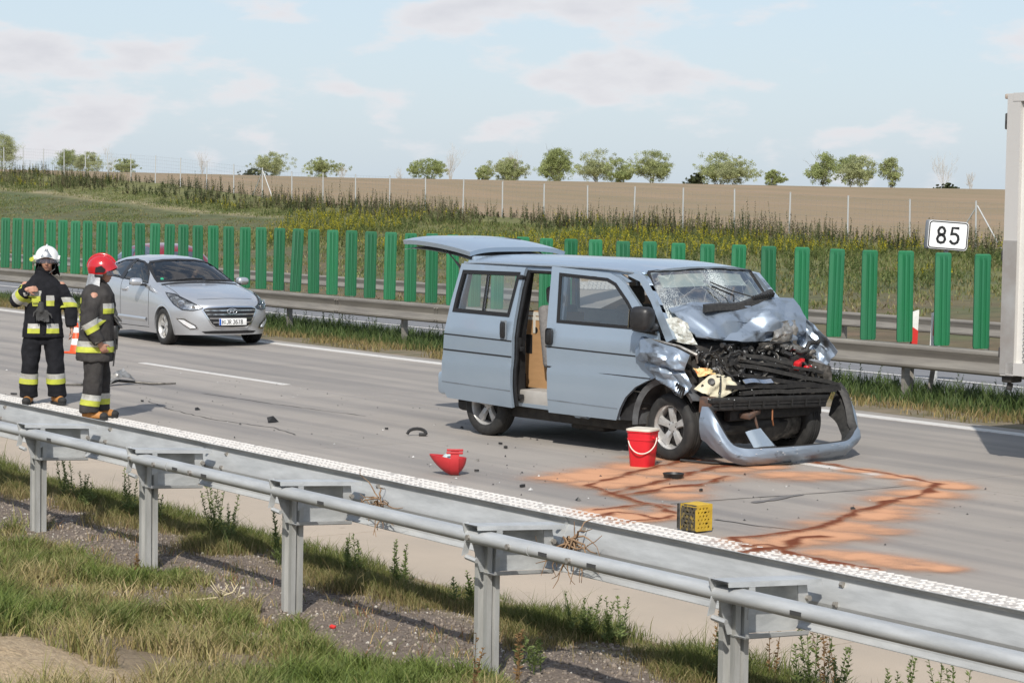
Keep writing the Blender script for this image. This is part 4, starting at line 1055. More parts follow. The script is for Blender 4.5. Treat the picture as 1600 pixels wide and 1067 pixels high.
# step and floor
q = MB(); q.rbox((.86, -.80, .455), (.56, .16, .17), .02); q.rbox((.86, -.66, .525), (.56, .14, .035), .01); st = obj('entry_step', q, m_inner, van)
q = MB(); q.box((.9, 0, .50), (3.0, 1.68, .05)); obj('floor', q, M('van_carpet', (0.09, 0.082, 0.075), 0.95, base2=(0.06, 0.055, 0.05), scale=30), van, angle=None)
q = MB(); q.rbox((1.2, 0, .33), (3.6, 1.5, .22), .05); q.tube([(-.5, -.35, .27), (.6, -.38, .24), (1.9, -.45, .25)], .035, 10); q.rbox((1.35, -.5, .22), (.5, .22, .12), .03)
obj('underbody', q, m_under, van)
q = MB(); q.rbox((-.68, 0, .52), (.2, 1.78, .26), .05); obj('rear_bumper', q, m_paint, van)
# far body side
far_poly = [(-.62, .47), (-.40, .40)] + rear_arch + [(.42, .40), (.45, .30), (2.14, .32)] + [(2.22, .55), (2.42, .75), (2.72, .82), (2.76, 1.10), (2.80, 1.2), (2.50, 1.58), (2.30, 1.80), (2.20, 1.835), (1.15, 1.868), (-.39, 1.868), (-.47, 1.6), (-.58, 1.1)]
fw1 = [(-.42, 1.31), (.52, 1.31), (.50, 1.75), (-.36, 1.75)]; fw2 = [(.62, 1.31), (1.08, 1.31), (1.06, 1.75), (.60, 1.75)]; fw3 = [(1.32, 1.28), (2.44, 1.265), (2.25, 1.54), (2.05, 1.71), (1.92, 1.755), (1.28, 1.78)]
obj('body_side', sheet(far_poly, [fw1, fw2, fw3], side_fn(0, -1), 0.08, 0.03), m_paint, van)
obj('inner_lining', sheet([(-.60, .5), (2.2, .5), (2.74, 1.0), (2.74, 1.18), (2.3, 1.74), (1.1, 1.80), (-.4, 1.80)], [fw1, fw2, fw3], lambda a, b: (a, -ys(b)-0.06, b), 0.1, 0.01), m_inner, van)
for fw in (fw1, fw2, fw3):
    g = obj('window', sheet(fw, [], side_fn(-0.02, -1), 0.2), m_glass, van)
    obj('window_seal', ring([(a, b) for a, b in fw], 0.02, side_fn(0.006, -1), 0.1, 0.012), m_gasket, g)
q = MB()
for k in range(4): q.grid([[(1.17+.018*k+d, -ys(z)-.075, z) for d in (0, .007)] for z in np.linspace(1.0, 1.76, 8)])
obj('belt_strap', q, M('strap_white', (.6, .62, .64), .7), van)
# roof
def roof_fn(a, b):
    t = abs(b)/.80; z = 1.848+.088*(1-min(1, t)**3.2)
    z -= .055*max(0, (a-1.5)/.95)**2.2
    z -= .02*max(0, (-.1-a)/.4)**2
    for r0 in (-.48, -.16, .16, .48): z -= .007*math.exp(-((b-r0)/.02)**2)*sstep(2.0, 1.7, a)*sstep(-.3, -.1, a)
    return (a, b, z)
roof_poly = [(-.42, -.80), (2.22, -.80), (2.36, -.72), (2.43, -.4), (2.45, 0), (2.43, .4), (2.36, .72), (2.22, .80), (-.42, .80), (-.50, .6), (-.50, -.6)]
rf = obj('roof', sheet(roof_poly, [], roof_fn, .06, .025), m_paint, van, angle=60)
for s in (-1, 1): obj('drip_rail', MB().tube([(a, s*.805, roof_fn(a, .80)[2]-.006) for a in np.linspace(-.42, 2.2, 16)], .011, 6), m_paint_in, rf)
obj('headliner', sheet([(-.4, -.74), (2.2, -.74), (2.35, 0), (2.2, .74), (-.4, .74)], [], lambda a, b: (a, b, roof_fn(a, b)[2]-.05), .3, .01), m_inner, van)
# A pillars and windscreen surround
ap = [(2.22, 1.815), (2.36, 1.80), (2.58, 1.58), (2.88, 1.20), (2.79, 1.16), (2.50, 1.545), (2.31, 1.735), (2.12, 1.79)]
for sg in (1, -1): obj('windscreen_pillar', sheet(ap, [], lambda a, b, sg=sg: (a, sg*(ys(b)-.004+.035*max(0, (a-2.3))*0), b), .05, .05), m_paint, van)
def ws_fn(u, v):
    # u -1..1 across, v 0 top .. 1 bottom
    w = .735+.115*v; y = u*w; x = 2.43+.47*v-(.09+.05*v)*u*u; z = 1.862-.60*v-.035*u*u*(1-v)
    sag = .05*math.exp(-((u+.25)**2/.3+(v-.72)**2/.09))+.012*fbm(u, v, 4, 4, 3.0)*v
    return (x-sag, y, z-sag*.6)
def glass_crack():
    mt = bpy.data.materials.new('shattered_glass'); mt.use_nodes = True; N = mt.node_tree.nodes; L = mt.node_tree.links; N.clear()
    o = N.new('ShaderNodeOutputMaterial'); tr = N.new('ShaderNodeBsdfTransparent'); tr.inputs[0].default_value = (.72, .80, .78, 1)
    gl = N.new('ShaderNodeBsdfGlossy'); gl.inputs['Roughness'].default_value = .08
    df = N.new('ShaderNodeBsdfPrincipled'); df.inputs['Base Color'].default_value = (.72, .78, .77, 1); df.inputs['Roughness'].default_value = .35
    t = N.new('ShaderNodeTexCoord')
    nz = N.new('ShaderNodeTexNoise'); nz.inputs['Scale'].default_value = 5; L.new(t.outputs['Object'], nz.inputs['Vector'])
    md = N.new('ShaderNodeMix'); md.data_type = 'VECTOR'; md.inputs['Factor'].default_value = .10; L.new(t.outputs['Object'], md.inputs[4]); L.new(nz.outputs['Color'], md.inputs[5])
    def cracks(scale, width):
        v = N.new('ShaderNodeTexVoronoi'); v.feature = 'DISTANCE_TO_EDGE'; v.inputs['Scale'].default_value = scale; L.new(md.outputs[1], v.inputs['Vector'])
        m_ = N.new('ShaderNodeMapRange'); m_.inputs['From Min'].default_value = 0; m_.inputs['From Max'].default_value = width; m_.inputs['To Min'].default_value = 1; m_.inputs['To Max'].default_value = 0; L.new(v.outputs['Distance'], m_.inputs[0]); return m_.outputs[0]
    at = N.new('ShaderNodeAttribute'); at.attribute_name = 'Col'; sp = N.new('ShaderNodeSeparateColor'); L.new(at.outputs['Color'], sp.inputs[0])
    a = cracks(5, .012); b_ = cracks(62, .17)
    mb_ = N.new('ShaderNodeMath'); mb_.operation = 'MULTIPLY'; L.new(b_, mb_.inputs[0]); L.new(sp.outputs[0], mb_.inputs[1])
    ma = N.new('ShaderNodeMath'); ma.operation = 'MULTIPLY'; L.new(a, ma.inputs[0]); L.new(sp.outputs[1], ma.inputs[1])
    mx = N.new('ShaderNodeMath'); mx.operation = 'MAXIMUM'; L.new(mb_.outputs[0], mx.inputs[0]); L.new(ma.outputs[0], mx.inputs[1])
    pw = N.new('ShaderNodeMath'); pw.operation = 'MULTIPLY_ADD'; L.new(sp.outputs[2], pw.inputs[0]); pw.inputs[1].default_value = 1.0; L.new(mx.outputs[0], pw.inputs[2]); pw.use_clamp = True
    fr = N.new('ShaderNodeFresnel'); f2 = N.new('ShaderNodeMath'); f2.operation = 'MULTIPLY'; L.new(fr.outputs[0], f2.inputs[0]); f2.inputs[1].default_value = .38
    m1 = N.new('ShaderNodeMixShader'); L.new(f2.outputs[0], m1.inputs[0]); L.new(tr.outputs[0], m1.inputs[1]); L.new(gl.outputs[0], m1.inputs[2])
    m2 = N.new('ShaderNodeMixShader'); L.new(pw.outputs[0], m2.inputs[0]); L.new(m1.outputs[0], m2.inputs[1]); L.new(df.outputs[0], m2.inputs[2]); L.new(m2.outputs[0], o.inputs[0])
    return mt
nu, nv = 41, 25; V = []; C = []
for i in range(nu):
    for j in range(nv):
        u = -1+2*i/(nu-1); v = j/(nv-1); V.append(ws_fn(u, v))
        n = fbm(u*2, v*2, 1, 4, 1.3)
        dense = max(0, min(1, (v-.42+.25*n-.16*max(0, u)+.10*max(0, -u))*2.6)); dense = max(dense, min(1, 1.3*math.exp(-((u-.05)**2/.03+(v-.22)**2/.05))))
        dense = max(dense, .8*sstep(.72, 1.0, abs(u))*sstep(.25, .6, v))
        haze = max(0, min(.85, (v-.55+.35*n)*1.7))*(.55+.45*(u < .4)); C.append((dense, min(1, .25+.5*v), haze*.62))
i = np.arange(nu-1)[:, None]*nv+np.arange(nv-1)[None, :]; i = i.ravel()
ws_obj = from_arrays('windscreen', np.array(V), None, glass_crack(), np.array(C), np.stack([i, i+nv, i+nv+1, i+1], 1), smooth=True, parent=van)
q = MB(); loop = [ws_fn(u, 0) for u in np.linspace(-1, 1, 13)]+[ws_fn(1, v) for v in np.linspace(.1, 1, 9)]+[ws_fn(u, 1) for u in np.linspace(.9, -1, 12)]+[ws_fn(-1, v) for v in np.linspace(.9, 0, 9)]
q.tube(loop, .018, 6, caps=False); obj('windscreen_seal', q, m_gasket, van)
for a, b in ((-.82, -.06), (.02, .74)):
    q = MB(); P = [[(ws_fn(u, v)[0]-.05-.01*math.sin(j*.8), ws_fn(u, v)[1], ws_fn(u, v)[2]-.02) for u in np.linspace(a, b, 8)] for j, v in enumerate(np.linspace(.06, .27, 5))]
    q.grid(P); bm = bmesh.new(); me_ = bpy.data.meshes.new('t'); me_.from_pydata(q.v, [], q.f); bm.from_mesh(me_); thicken(bm, .018)
    obj('sun_visor', bm, M('visor_vinyl', (.42, .41, .38), .8), van, angle=60)
q = MB(); q.rbox((2.44, .02, 1.70), (.05, .24, .09), .02, rot=(0, .3, .2)); q.tube([(2.44, .0, 1.74), (2.42, .02, 1.82)], .012, 6); obj('rear_view_mirror', q, m_dash, van)
# dashboard and steering wheel, deflated airbag
q = MB(); q.rbox((2.55, 0, 1.08), (.42, 1.55, .28), .07); q.rbox((2.4, 0, .85), (.2, .5, .5), .05); obj('dashboard', q, m_dash, van)
q = MB(); q.lathe([(.185+.014*math.cos(a), .014*math.sin(a)) for a in np.linspace(0, 6.283, 9)[:-1]], 24, Matrix.Translation((2.14, .42, 1.16)) @ Matrix.Rotation(R(-62), 4, 'Y'), closed=True)
q.box((2.14, .42, 1.16), (.06, .32, .05), rot=(0, R(-62), 0)); q.tube([(2.14, .42, 1.16), (2.45, .42, 1.0)], .03, 8); obj('steering_wheel', q, m_dash, van)
# seats
def seat(x, y, name='front_seat'):
    s = thing('seat', '', '', (0, 0, 0)); del s['label']; del s['category']; s.name = name; s.parent = van; s.location = (x, y, 0)
    q = MB(); q.rbox((.30, 0, .80), (.52, .50, .15), .05, seg=3); obj('cushion', q, m_seat, s, angle=60)
    q = MB(); P = []
    q.rbox((0, 0, 0), (.13, .50, .66), .05, seg=3)
    q2 = MB(); mm = Matrix.Translation((-.03, 0, 1.10)) @ Matrix.Rotation(R(-9), 4, 'Y'); q2.add(q.v, q.f, mm); obj('backrest', q2, m_seat, s, angle=60)
    q = MB(); q.rbox((0, 0, 0), (.10, .27, .19), .045, seg=3); q2 = MB(); q2.add(q.v, q.f, Matrix.Translation((-.09, 0, 1.53)) @ Matrix.Rotation(R(-8), 4, 'Y')); obj('headrest', q2, m_seat, s, angle=60)
    q = MB(); q.rbox((.27, 0, .62), (.42, .42, .22), .03); obj('seat_base', q, m_dash, s)
    return s
seat(.83, -.50); seat(1.05, .42)
# sliding door, slid back and proud of the body
sd_out = [(-.395, 1.832), (.705, 1.824), (.695, 1.79), (.655, 1.60), (.635, 1.27), (.642, .87), (.622, .352), (-.495, .374), (-.562, .47), (-.552, .80), (-.537, 1.077), (-.49, 1.424)]
sdw = [(-.352, 1.765), (.632, 1.774), (.60, 1.60), (.545, 1.30), (-.437, 1.31), (-.41, 1.50)]
sdoor_fn = side_fn(.09)
sdoor = obj('sliding_door', sheet(sd_out, [inset(sdw, -.0)], sdoor_fn, .06, .035), m_paint, van)
sdoor.matrix_local = Matrix.Translation((.05, -1.0, 0)) @ Matrix.Rotation(R(-2.2), 4, 'Z') @ Matrix.Translation((-.05, 1.0, 0))
g = obj('window', sheet(sdw, [], side_fn(.075), .12), m_glass_t, sdoor)
obj('window_seal', ring(sdw, .042, side_fn(.096), .08, .016), m_gasket, g)
q = MB(); q.grid([[(.09+.016*d, ys(z)-.094, z) for d in (-1, 1)] for z in np.linspace(1.315, 1.76, 8)]); q.grid([[(.09+.016*d, ys(z)-.07, z) for d in (1, -1)] for z in np.linspace(1.315, 1.76, 8)]); obj('window_bar', q, m_gasket, g)
obj('inner_panel', sheet(inset(sd_out, .03), [sdw], side_fn(.03), .1, .01), m_inner, sdoor)
q = MB(); q.rbox((.505, -1.035, 1.165), (.075, .03, .17), .02); q.rbox((.50, -1.05, 1.17), (.035, .02, .12), .01); obj('handle', q, m_trim, sdoor)
q = MB(); q.rbox((.505, -1.022, 1.165), (.10, .012, .20), .005); obj('handle_recess', q, m_paint_in, sdoor)
strip_on(sdoor_fn, [(-.535, 1.068), (.632, 1.052)], .014, .003, m_trim, 'body_line', sdoor)
strip_on(sdoor_fn, [(-.54, .90), (.638, .888)], .016, .003, m_trim, 'body_line', sdoor)
strip_on(sdoor_fn, [(-.555, .55), (.63, .533)], .010, .003, m_paint_in, 'body_line', sdoor)
for z in (1.72, .97, .47): obj('roller_bracket', MB().rbox((.655, -.90, z), (.06, .06, .05), .01), m_trim, sdoor)
obj('door_latch', MB().rbox((.655, -.93, 1.03), (.03, .05, .12), .008), m_trim, sdoor)
bm = sheet([(.60, .37), (.66, .37), (.675, .9), (.672, 1.3), (.70, 1.60), (.735, 1.80), (.66, 1.80), (.62, 1.6), (.60, 1.3)], [], side_fn(.045), .05, .02); obj('door_edge', bm, m_trim, sdoor)
# front door
fd_out = [(1.118, 1.848), (1.945, 1.806), (2.06, 1.765), (2.177, 1.698), (2.398, 1.498), (2.66, 1.247), (2.71, 1.12), (2.70, .82)] + [(2.56, .765), (2.42, .70), (2.29, .59), (2.20, .465), (2.135, .347)] + [(1.193, .352), (1.205, .641), (1.195, .82), (1.175, 1.03), (1.15, 1.266)]
fdw = [(1.235, 1.788), (1.916, 1.757), (2.04, 1.712), (2.235, 1.54), (2.395, 1.36), (2.45, 1.262), (1.285, 1.278)]
fdoor_fn = side_fn(.018)
_sf = fdoor_fn
FD_ROT = Matrix.Translation((2.70, -.93, 0)) @ Matrix.Rotation(R(3.6), 4, 'Z') @ Matrix.Translation((-2.70, .93, 0))
fdoor = obj('front_door', sheet(fd_out, [fdw], fdoor_fn, .06, .04), m_paint, van)
fdoor.matrix_local = FD_ROT
g = obj('window', sheet(fdw, [], side_fn(.0), .12), m_glass, fdoor)
obj('window_seal', ring(fdw, .034, side_fn(.022), .08, .014), m_gasket, g)
strip_on(fdoor_fn, [(1.16, 1.032), (2.46, 1.004)], .014, .003, m_trim, 'body_line', fdoor)
strip_on(fdoor_fn, [(1.19, .826), (2.62, .80)], .018, .003, m_trim, 'body_line', fdoor)
strip_on(fdoor_fn, [(1.205, .488), (2.17, .468)], .010, .003, m_paint_in, 'body_line', fdoor)
q = MB(); q.rbox((1.225, -.955, 1.135), (.09, .03, .175), .03); q.rbox((1.225, -.968, 1.13), (.042, .02, .11), .01); obj('handle', q, m_trim, fdoor)
# wing mirror on its triangular base
q = MB(); q.rbox((2.60, -1.065, 1.385), (.22, .20, .24), .06, seg=3, rot=(0, .05, .25)); q.rbox((2.64, -.965, 1.30), (.10, .12, .09), .03); mr_ = obj('wing_mirror', q, m_trim, fdoor, angle=60)
q = MB(); q.prism([(2.36, 1.255), (2.68, 1.225), (2.665, 1.28), (2.54, 1.41), (2.45, 1.36)], .925, .95, Matrix(((1, 0, 0, 0), (0, 0, -1, 0), (0, 1, 0, 0), (0, 0, 0, 1)))); obj('mirror_base', q, m_trim, mr_)
q = MB(); q.box((2.49, -1.09, 1.385), (.006, .15, .18), rot=(0, .05, .25)); obj('mirror_glass', q, M('mirror', (.8, .82, .84), .03, 1.0), mr_)
# quarter glass behind the pillar
# tailgate raised level above the roof
def tg_fn(a, b):
    s = a; hw = .69+.05*s; y = b*hw; x = -.47-1.2*s
    z = 1.955+.235*s-.13*s*s-.05*abs(b)**4-.30*max(0, s-.86)**1.4
    return (x, y, z)
tg = obj('tailgate', sheet([(0, -1), (.5, -1), (.9, -.99), (1.0, -.90), (1.0, .90), (.9, .99), (.5, 1), (0, 1)], [], tg_fn, .07, .05), m_paint, van, angle=60)
obj('rear_window', sheet([(.06, -.88), (.52, -.88), (.56, -.8), (.56, .8), (.52, .88), (.06, .88), (.03, .8), (.03, -.8)], [], lambda a, b: (tg_fn(a, b)[0], tg_fn(a, b)[1], tg_fn(a, b)[2]+.006), .1, .004), M('dark_rear_glass', (.05, .06, .075), .06, 0, coat=1), tg, angle=60)
q = MB(); q.tube([tg_fn(.56, -.1), (tg_fn(.56, -.1)[0], tg_fn(.56, -.1)[1], tg_fn(.56, -.1)[2]+.05)], .02, 8); p = tg_fn(.56, -.1); q.tube([(p[0], p[1], p[2]+.04), (p[0]+.06, p[1]+.4, p[2]+.035), (p[0]+.08, p[1]+.62, p[2]+.03)], .012, 6); obj('rear_wiper', q, m_trim, tg)
q = MB(); q.grid([[(tg_fn(s, b)[0], tg_fn(s, b)[1], tg_fn(s, b)[2]-.056) for b in np.linspace(-.95, .95, 8)] for s in np.linspace(.02, .98, 8)]); obj('inner_panel', q, m_inner, tg)
for sg in (-1, 1):
    q = MB(); q.tube([(-.98, sg*.66, 2.0), (-.70, sg*.70, 1.84)], .008, 6); q.tube([(-.70, sg*.70, 1.84), (-.44, sg*.74, 1.68)], .014, 6); obj('gas_strut', q, m_trim, van)
q = MB(); q.rbox((-.475, 0, 1.87), (.05, 1.3, .08), .02)
for sg in (-1, 1): q.tube([(-.46, sg*.72, 1.84), (-.54, sg*.80, 1.4), (-.62, sg*.86, 1.0), (-.62, sg*.86, .55)], .05, 8)
obj('rear_frame', q, m_paint, van)
# wheels
def wheel(name, par, x, y, z=.33, steer=0.0, r=.33, w=.20, rimr=.212, out=-1, spokes=5, spoke_kind='wide', tilt=0.0):
    e = bpy.data.objects.new(name, None); COL.objects.link(e); e.parent = par; e.location = (x, y, z); e.rotation_euler = (tilt, 0, steer)
    T = Matrix.Rotation(R(90), 4, 'X') if out < 0 else Matrix.Rotation(R(-90), 4, 'X')   # +Z(local lathe) -> outward
    h = w/2
    prof = [(rimr, -h*.85), (rimr+.03, -h), (r-.035, -h*.98), (r-.012, -h*.84), (r, -h*.62), (r, -h*.36), (r-.008, -h*.33), (r-.008, -h*.29), (r, -h*.26), (r, -.01), (r-.008, -.006), (r-.008, .006), (r, .01), (r, h*.26), (r-.008, h*.29), (r-.008, h*.33), (r, h*.36), (r, h*.62), (r-.012, h*.84), (r-.035, h*.98), (rimr+.03, h), (rimr, h*.85)]
    q = MB(); q.lathe(prof, 48, T); obj('tyre', q, m_rubber, e, angle=50)
    q = MB(); q.lathe([(rimr-.02, -h*.8), (rimr-.022, h*.3), (rimr-.012, h*.55), (rimr-.004, h*.80), (rimr+.004, h*.88), (rimr+.004, h*.7), (rimr-.004, -h*.8)], 40, T)
    for k in range(spokes):
        a0 = 2*math.pi*k/spokes+.35
        for da in ((-.13, .13) if spoke_kind == 'pair' else (0,)):
            ww = .040 if spoke_kind == 'wide' else .022
            P = []
            for i, t in enumerate(np.linspace(0, 1, 5)):
                rad = .045+(rimr-.022-.045)*t; an = a0+da*(.5+.5*t); hh = h*(.42+.16*t+.10*math.sin(t*3.1)); wd = ww*(.78+.5*t*t)
                c = Vector((math.cos(an)*rad, math.sin(an)*rad, 0)); s = Vector((-math.sin(an), math.cos(an), 0))
                P.append([T @ (c-s*wd+Vector((0, 0, hh-.035))), T @ (c-s*wd*.75+Vector((0, 0, hh))), T @ (c+s*wd*.75+Vector((0, 0, hh))), T @ (c+s*wd+Vector((0, 0, hh-.035)))])
            q.grid(P)
    q.lathe([(0, h*.50), (.03, h*.49), (.058, h*.42), (.062, h*.2)], 24, T)
    obj('rim', q, m_rim, e, angle=35)
    q = MB(); q.lathe([(0, -h*.1), (rimr-.025, -h*.1), (rimr-.022, -h*.5)], 32, T); q.lathe([(.02, h*.05), (.15, h*.05), (.15, -h*.1)], 32, T)
    for k in range(5): a = 2*math.pi*k/5+.1; q.lathe([(0, h*.46), (.008, h*.46), (.009, h*.36)], 8, T @ Matrix.Translation((math.cos(a)*.045, math.sin(a)*.045, 0)))
    obj('brake_disc', q, M('brake_dark', (.035, .033, .032), .6, .4), e, angle=40)
    return e
wheel('wheel', van, 0, -.765); wheel('wheel', van, 0, .765, out=1)
wheel('wheel', van, 2.80, -.775, steer=R(-3)); wheel('wheel', van, 2.92, .80, out=1, steer=R(-3))
# wheel arch liner of the near front wheel: grey rim with dark inside
q = MB(); q.grid([[(2.80+rr_*math.cos(a), y, .36+rr_*math.sin(a)) for rr_, y in ((.40, -.90), (.455, -.925), (.44, -.80), (.39, -.55))] for a in np.linspace(R(35), R(185), 18)]); bm = None
obj('wheel_arch', q, M('arch_plastic', (.10, .105, .11), .6, base2=(.05, .05, .052), scale=8), van, angle=60)
q = MB(); q.grid([[(2.14+.13*t+.05*math.sin(t*2), -.895+.05*t, z) for t in np.linspace(0, 1, 4)] for z in np.linspace(.35, .62, 5)]); obj('mud_flap', q, m_trim, van)
q = MB(); q.grid([[(rr_*math.cos(a), y, .335+rr_*math.sin(a)) for rr_, y in ((.385, -.895), (.385, -.45))] for a in np.linspace(R(0), R(180), 16)]); obj('wheel_arch', q, m_under, van)

# ---------------- crash damage
def crumple(x, y, z, sc, amp, seed=0.0):
    n = 1-abs(fbm(x*sc+seed, y*sc, z*sc, 3, 1.0))*2; n2 = 1-abs(fbm(x*sc*2.1, y*sc*2.1+seed, z*sc*2.1, 2, 1.0))*2
    return amp*(n*.7+n2*.3)
def patch(P, nu, nv, disp, thick, name, mat, parent, angle=28):
    """bicubic-ish patch through a coarse grid P[rows][cols], refined and displaced along its normal."""
    P = np.array(P, float); r, c = P.shape[:2]
    def lin(A, n):
        t = np.linspace(0, A.shape[0]-1, n); i = np.minimum(t.astype(int), A.shape[0]-2); f = (t-i); 
        return A[i]*(1-f)[:, None, None]+A[i+1]*f[:, None, None]
    Q = lin(P, nu); Q = lin(Q.transpose(1, 0, 2), nv).transpose(1, 0, 2)
    du = np.gradient(Q, axis=0); dv = np.gradient(Q, axis=1); N_ = np.cross(du, dv); N_ /= np.linalg.norm(N_, axis=2, keepdims=True)+1e-9
    cr_r = random.Random(nu*131+nv*17+len(name)); CR = [] if 'bumper' in name or 'liner' in name or 'loose' in name or 'chrome' in name else [((cr_r.random(), cr_r.random()), (cr_r.random(), cr_r.random()), cr_r.uniform(.06, .17), cr_r.uniform(-1, 1)*(.021 if name in ('bonnet', 'front_wing') else .018)) for _ in range(9 if name == 'bonnet' else 8)]
    d0 = disp
    disp = lambda s, t, p: d0(s, t, p)+sum(crease(s, t, *k) for k in CR)
    for i in range(nu):
        for j in range(nv): Q[i, j] += N_[i, j]*disp(i/(nu-1), j/(nv-1), Q[i, j])
    q = MB(); q.grid(Q.tolist()); me_ = bpy.data.meshes.new('t'); me_.from_pydata(q.v, [], q.f); bm = bmesh.new(); bm.from_mesh(me_); bpy.data.meshes.remove(me_)
    if thick: thicken(bm, thick)
    return obj(name, bm, mat, parent, angle=angle)
m_paint_d = m_paint
def crease(s, t, a, b, w, h):
    p = Vector((s, t)); A = Vector(a); B = Vector(b); d = B-A; k = max(0, min(1, (p-A).dot(d)/d.length_squared)); return h*max(0, 1-(p-(A+d*k)).length/w)
# bonnet, torn loose and folded up against the windscreen (rows: rear edge .. front edge; columns: near .. far)
hood_rows = [
 [(2.62, -.73, 1.48), (2.72, -.50, 1.535), (2.80, -.15, 1.52), (2.82, .20, 1.53), (2.82, .50, 1.57), (2.83, .86, 1.555)],
 [(2.74, -.76, 1.42), (2.83, -.48, 1.47), (2.88, -.12, 1.46), (2.90, .22, 1.49), (2.91, .55, 1.52), (2.91, .87, 1.47)],
 [(2.87, -.75, 1.31), (2.95, -.48, 1.34), (3.00, -.12, 1.38), (3.01, .22, 1.43), (3.00, .55, 1.41), (2.99, .86, 1.36)],
 [(2.98, -.72, 1.235), (3.06, -.50, 1.20), (3.09, -.14, 1.25), (3.10, .20, 1.26), (3.08, .52, 1.24), (3.06, .80, 1.24)],
 [(3.01, -.62, 1.215), (3.06, -.48, 1.175), (3.08, -.14, 1.165), (3.10, .20, 1.155), (3.09, .50, 1.15), (3.05, .72, 1.19)]]
def hood_disp(s, t, p):
    d = crumple(p[0], p[1], p[2], 1.8, .012, 3)*(.2+s)
    d += crease(s, t, (.35, .62), (.98, .16), .17, -.075)      # valley to the near front corner
    d += crease(s, t, (.40, .60), (.75, .70), .12, .065)       # peak
    d += crease(s, t, (.75, .70), (1.0, .60), .10, -.06)
    d += crease(s, t, (.62, .80), (.98, .88), .08, .045) + crease(s, t, (.55, .68), (.95, .95), .06, -.035)
    d += crease(s, t, (.1, .12), (.75, .22), .09, .025) + crease(s, t, (.15, .9), (.6, .78), .07, -.025)
    return d
m_scrape = M('scraped_van_paint', (0.27, 0.325, 0.395), 0.40, 0.6, base2=(0.06, 0.062, 0.066), scale=4.5, detail=9, contrast=(.54, .70), coat=0.12, coat_rough=0.1)
hood = patch(hood_rows, 61, 91, hood_disp, .012, 'bonnet', m_scrape, van, 24)
m_bare = M('torn_metal', (.50, .49, .46), .38, .75, base2=(.22, .20, .17), scale=14, detail=8)
m_dirty = M('grimy_metal', (.16, .15, .135), .55, .6, base2=(.05, .047, .043), scale=18, detail=8)
m_bpl = M('black_plastic', (.012, .012, .0125), .5, base2=(.026, .025, .024), scale=16, detail=7)
m_bpl2 = M('dusty_black_plastic', (.035, .034, .032), .65, base2=(.015, .015, .015), scale=25, detail=8)
# scraped bare patch on the bonnet nose
def hood_pt(s, t, up):
    P = np.array(hood_rows); r = s*(len(P)-1); c = t*(len(P[0])-1); i = min(int(r), len(P)-2); j = min(int(c), len(P[0])-2); fr, fc = r-i, c-j
    p = (P[i, j]*(1-fr)+P[i+1, j]*fr)*(1-fc)+(P[i, j+1]*(1-fr)+P[i+1, j+1]*fr)*fc; return p
patch([[(3.05, .28, 1.31), (3.06, .48, 1.345), (3.05, .64, 1.35)], [(3.12, .26, 1.22), (3.13, .46, 1.235), (3.11, .62, 1.27)], [(3.12, .2, 1.155), (3.12, .4, 1.15), (3.1, .58, 1.165)]], 16, 22, lambda s, t, p: crumple(p[0], p[1], p[2], 7, .022, 1), .006, 'torn_nose_panel', m_bare, van, 25)
# wiper cowl strip thrown across the bonnet
q = MB(); P = []
for t in np.linspace(0, 1, 14):
    x = 2.90-.08*t; y = -.52+1.06*t; z = 1.475+.02*t+.17*max(0, t-.45)**1.5*1.6+.005*math.sin(t*9)
    P.append([(x-.01, y, z+.055), (x+.03, y, z+.045), (x+.05, y, z-.015), (x+.03, y, z-.03), (x-.01, y, z-.02), (x-.01, y, z+.055)])
q.grid(P); q.face(list(range(5))); q.face([len(q.v)-2-k for k in range(5)]); cw = obj('cowl_strip', q, m_bpl2, van, angle=30)
q = MB()
for k in range(9): q.box((2.875, .22+.036*k, 1.575+.004*k), (.03, .016, .05), rot=(0, .5, 0))
obj('air_vent', q, m_bpl, van)
q = MB(); q.tube([(2.86, -.05, 1.55), (2.74, .08, 1.60), (2.60, -.10, 1.69)], .009, 6); q.tube([(2.85, .32, 1.57), (2.66, .12, 1.645), (2.56, -.08, 1.73)], .008, 6); obj('wiper', q, m_trim, van)
# crushed near wing: folded skin standing out from the door shut line
wing_rows = [
 [(2.42, -.96, 1.08), (2.56, -.99, 1.185), (2.76, -.98, 1.15), (2.96, -.96, 1.12), (3.14, -.93, 1.06)],
 [(2.47, -1.00, 1.00), (2.62, -1.09, 1.06), (2.80, -1.08, 1.05), (2.98, -1.02, 1.03), (3.10, -.94, .98)],
 [(2.56, -.98, .92), (2.68, -1.04, .93), (2.82, -1.07, .93), (2.94, -1.02, .92), (3.05, -.93, .91)],
 [(2.66, -.95, .84), (2.78, -.97, .83), (2.90, -1.0, .82), (3.00, -.98, .82), (3.10, -.93, .85)],
 [(2.74, -.93, .78), (2.88, -.94, .73), (2.98, -.95, .67), (3.07, -.95, .65), (3.17, -.93, .76)]]
def wing_disp(s, t, p): return crumple(p[0], p[1], p[2], 3.0, .012, 6)+crease(s, t, (.05, .3), (.5, .9), .15, .05)+crease(s, t, (.45, .05), (.55, .95), .10, -.05)+crease(s, t, (.75, .2), (.95, .8), .10, .04)
wing = patch(wing_rows, 45, 45, wing_disp, .006, 'front_wing', m_scrape, van, 22)
q = MB()
for k in range(5): q.box((3.0+.025*k, -.985, .735-.01*k), (.012, .02, .11), rot=(0, .35, 0))
obj('wing_vent', q, m_bpl, wing)
q = MB(); q.tube([(2.52, -.97, 1.19), (2.75, -.95, 1.165), (2.98, -.92, 1.13), (3.15, -.86, 1.06), (3.12, -.82, .98)], [.012, .016, .016, .018, .01], 6); obj('torn_flange', q, m_bare, wing)
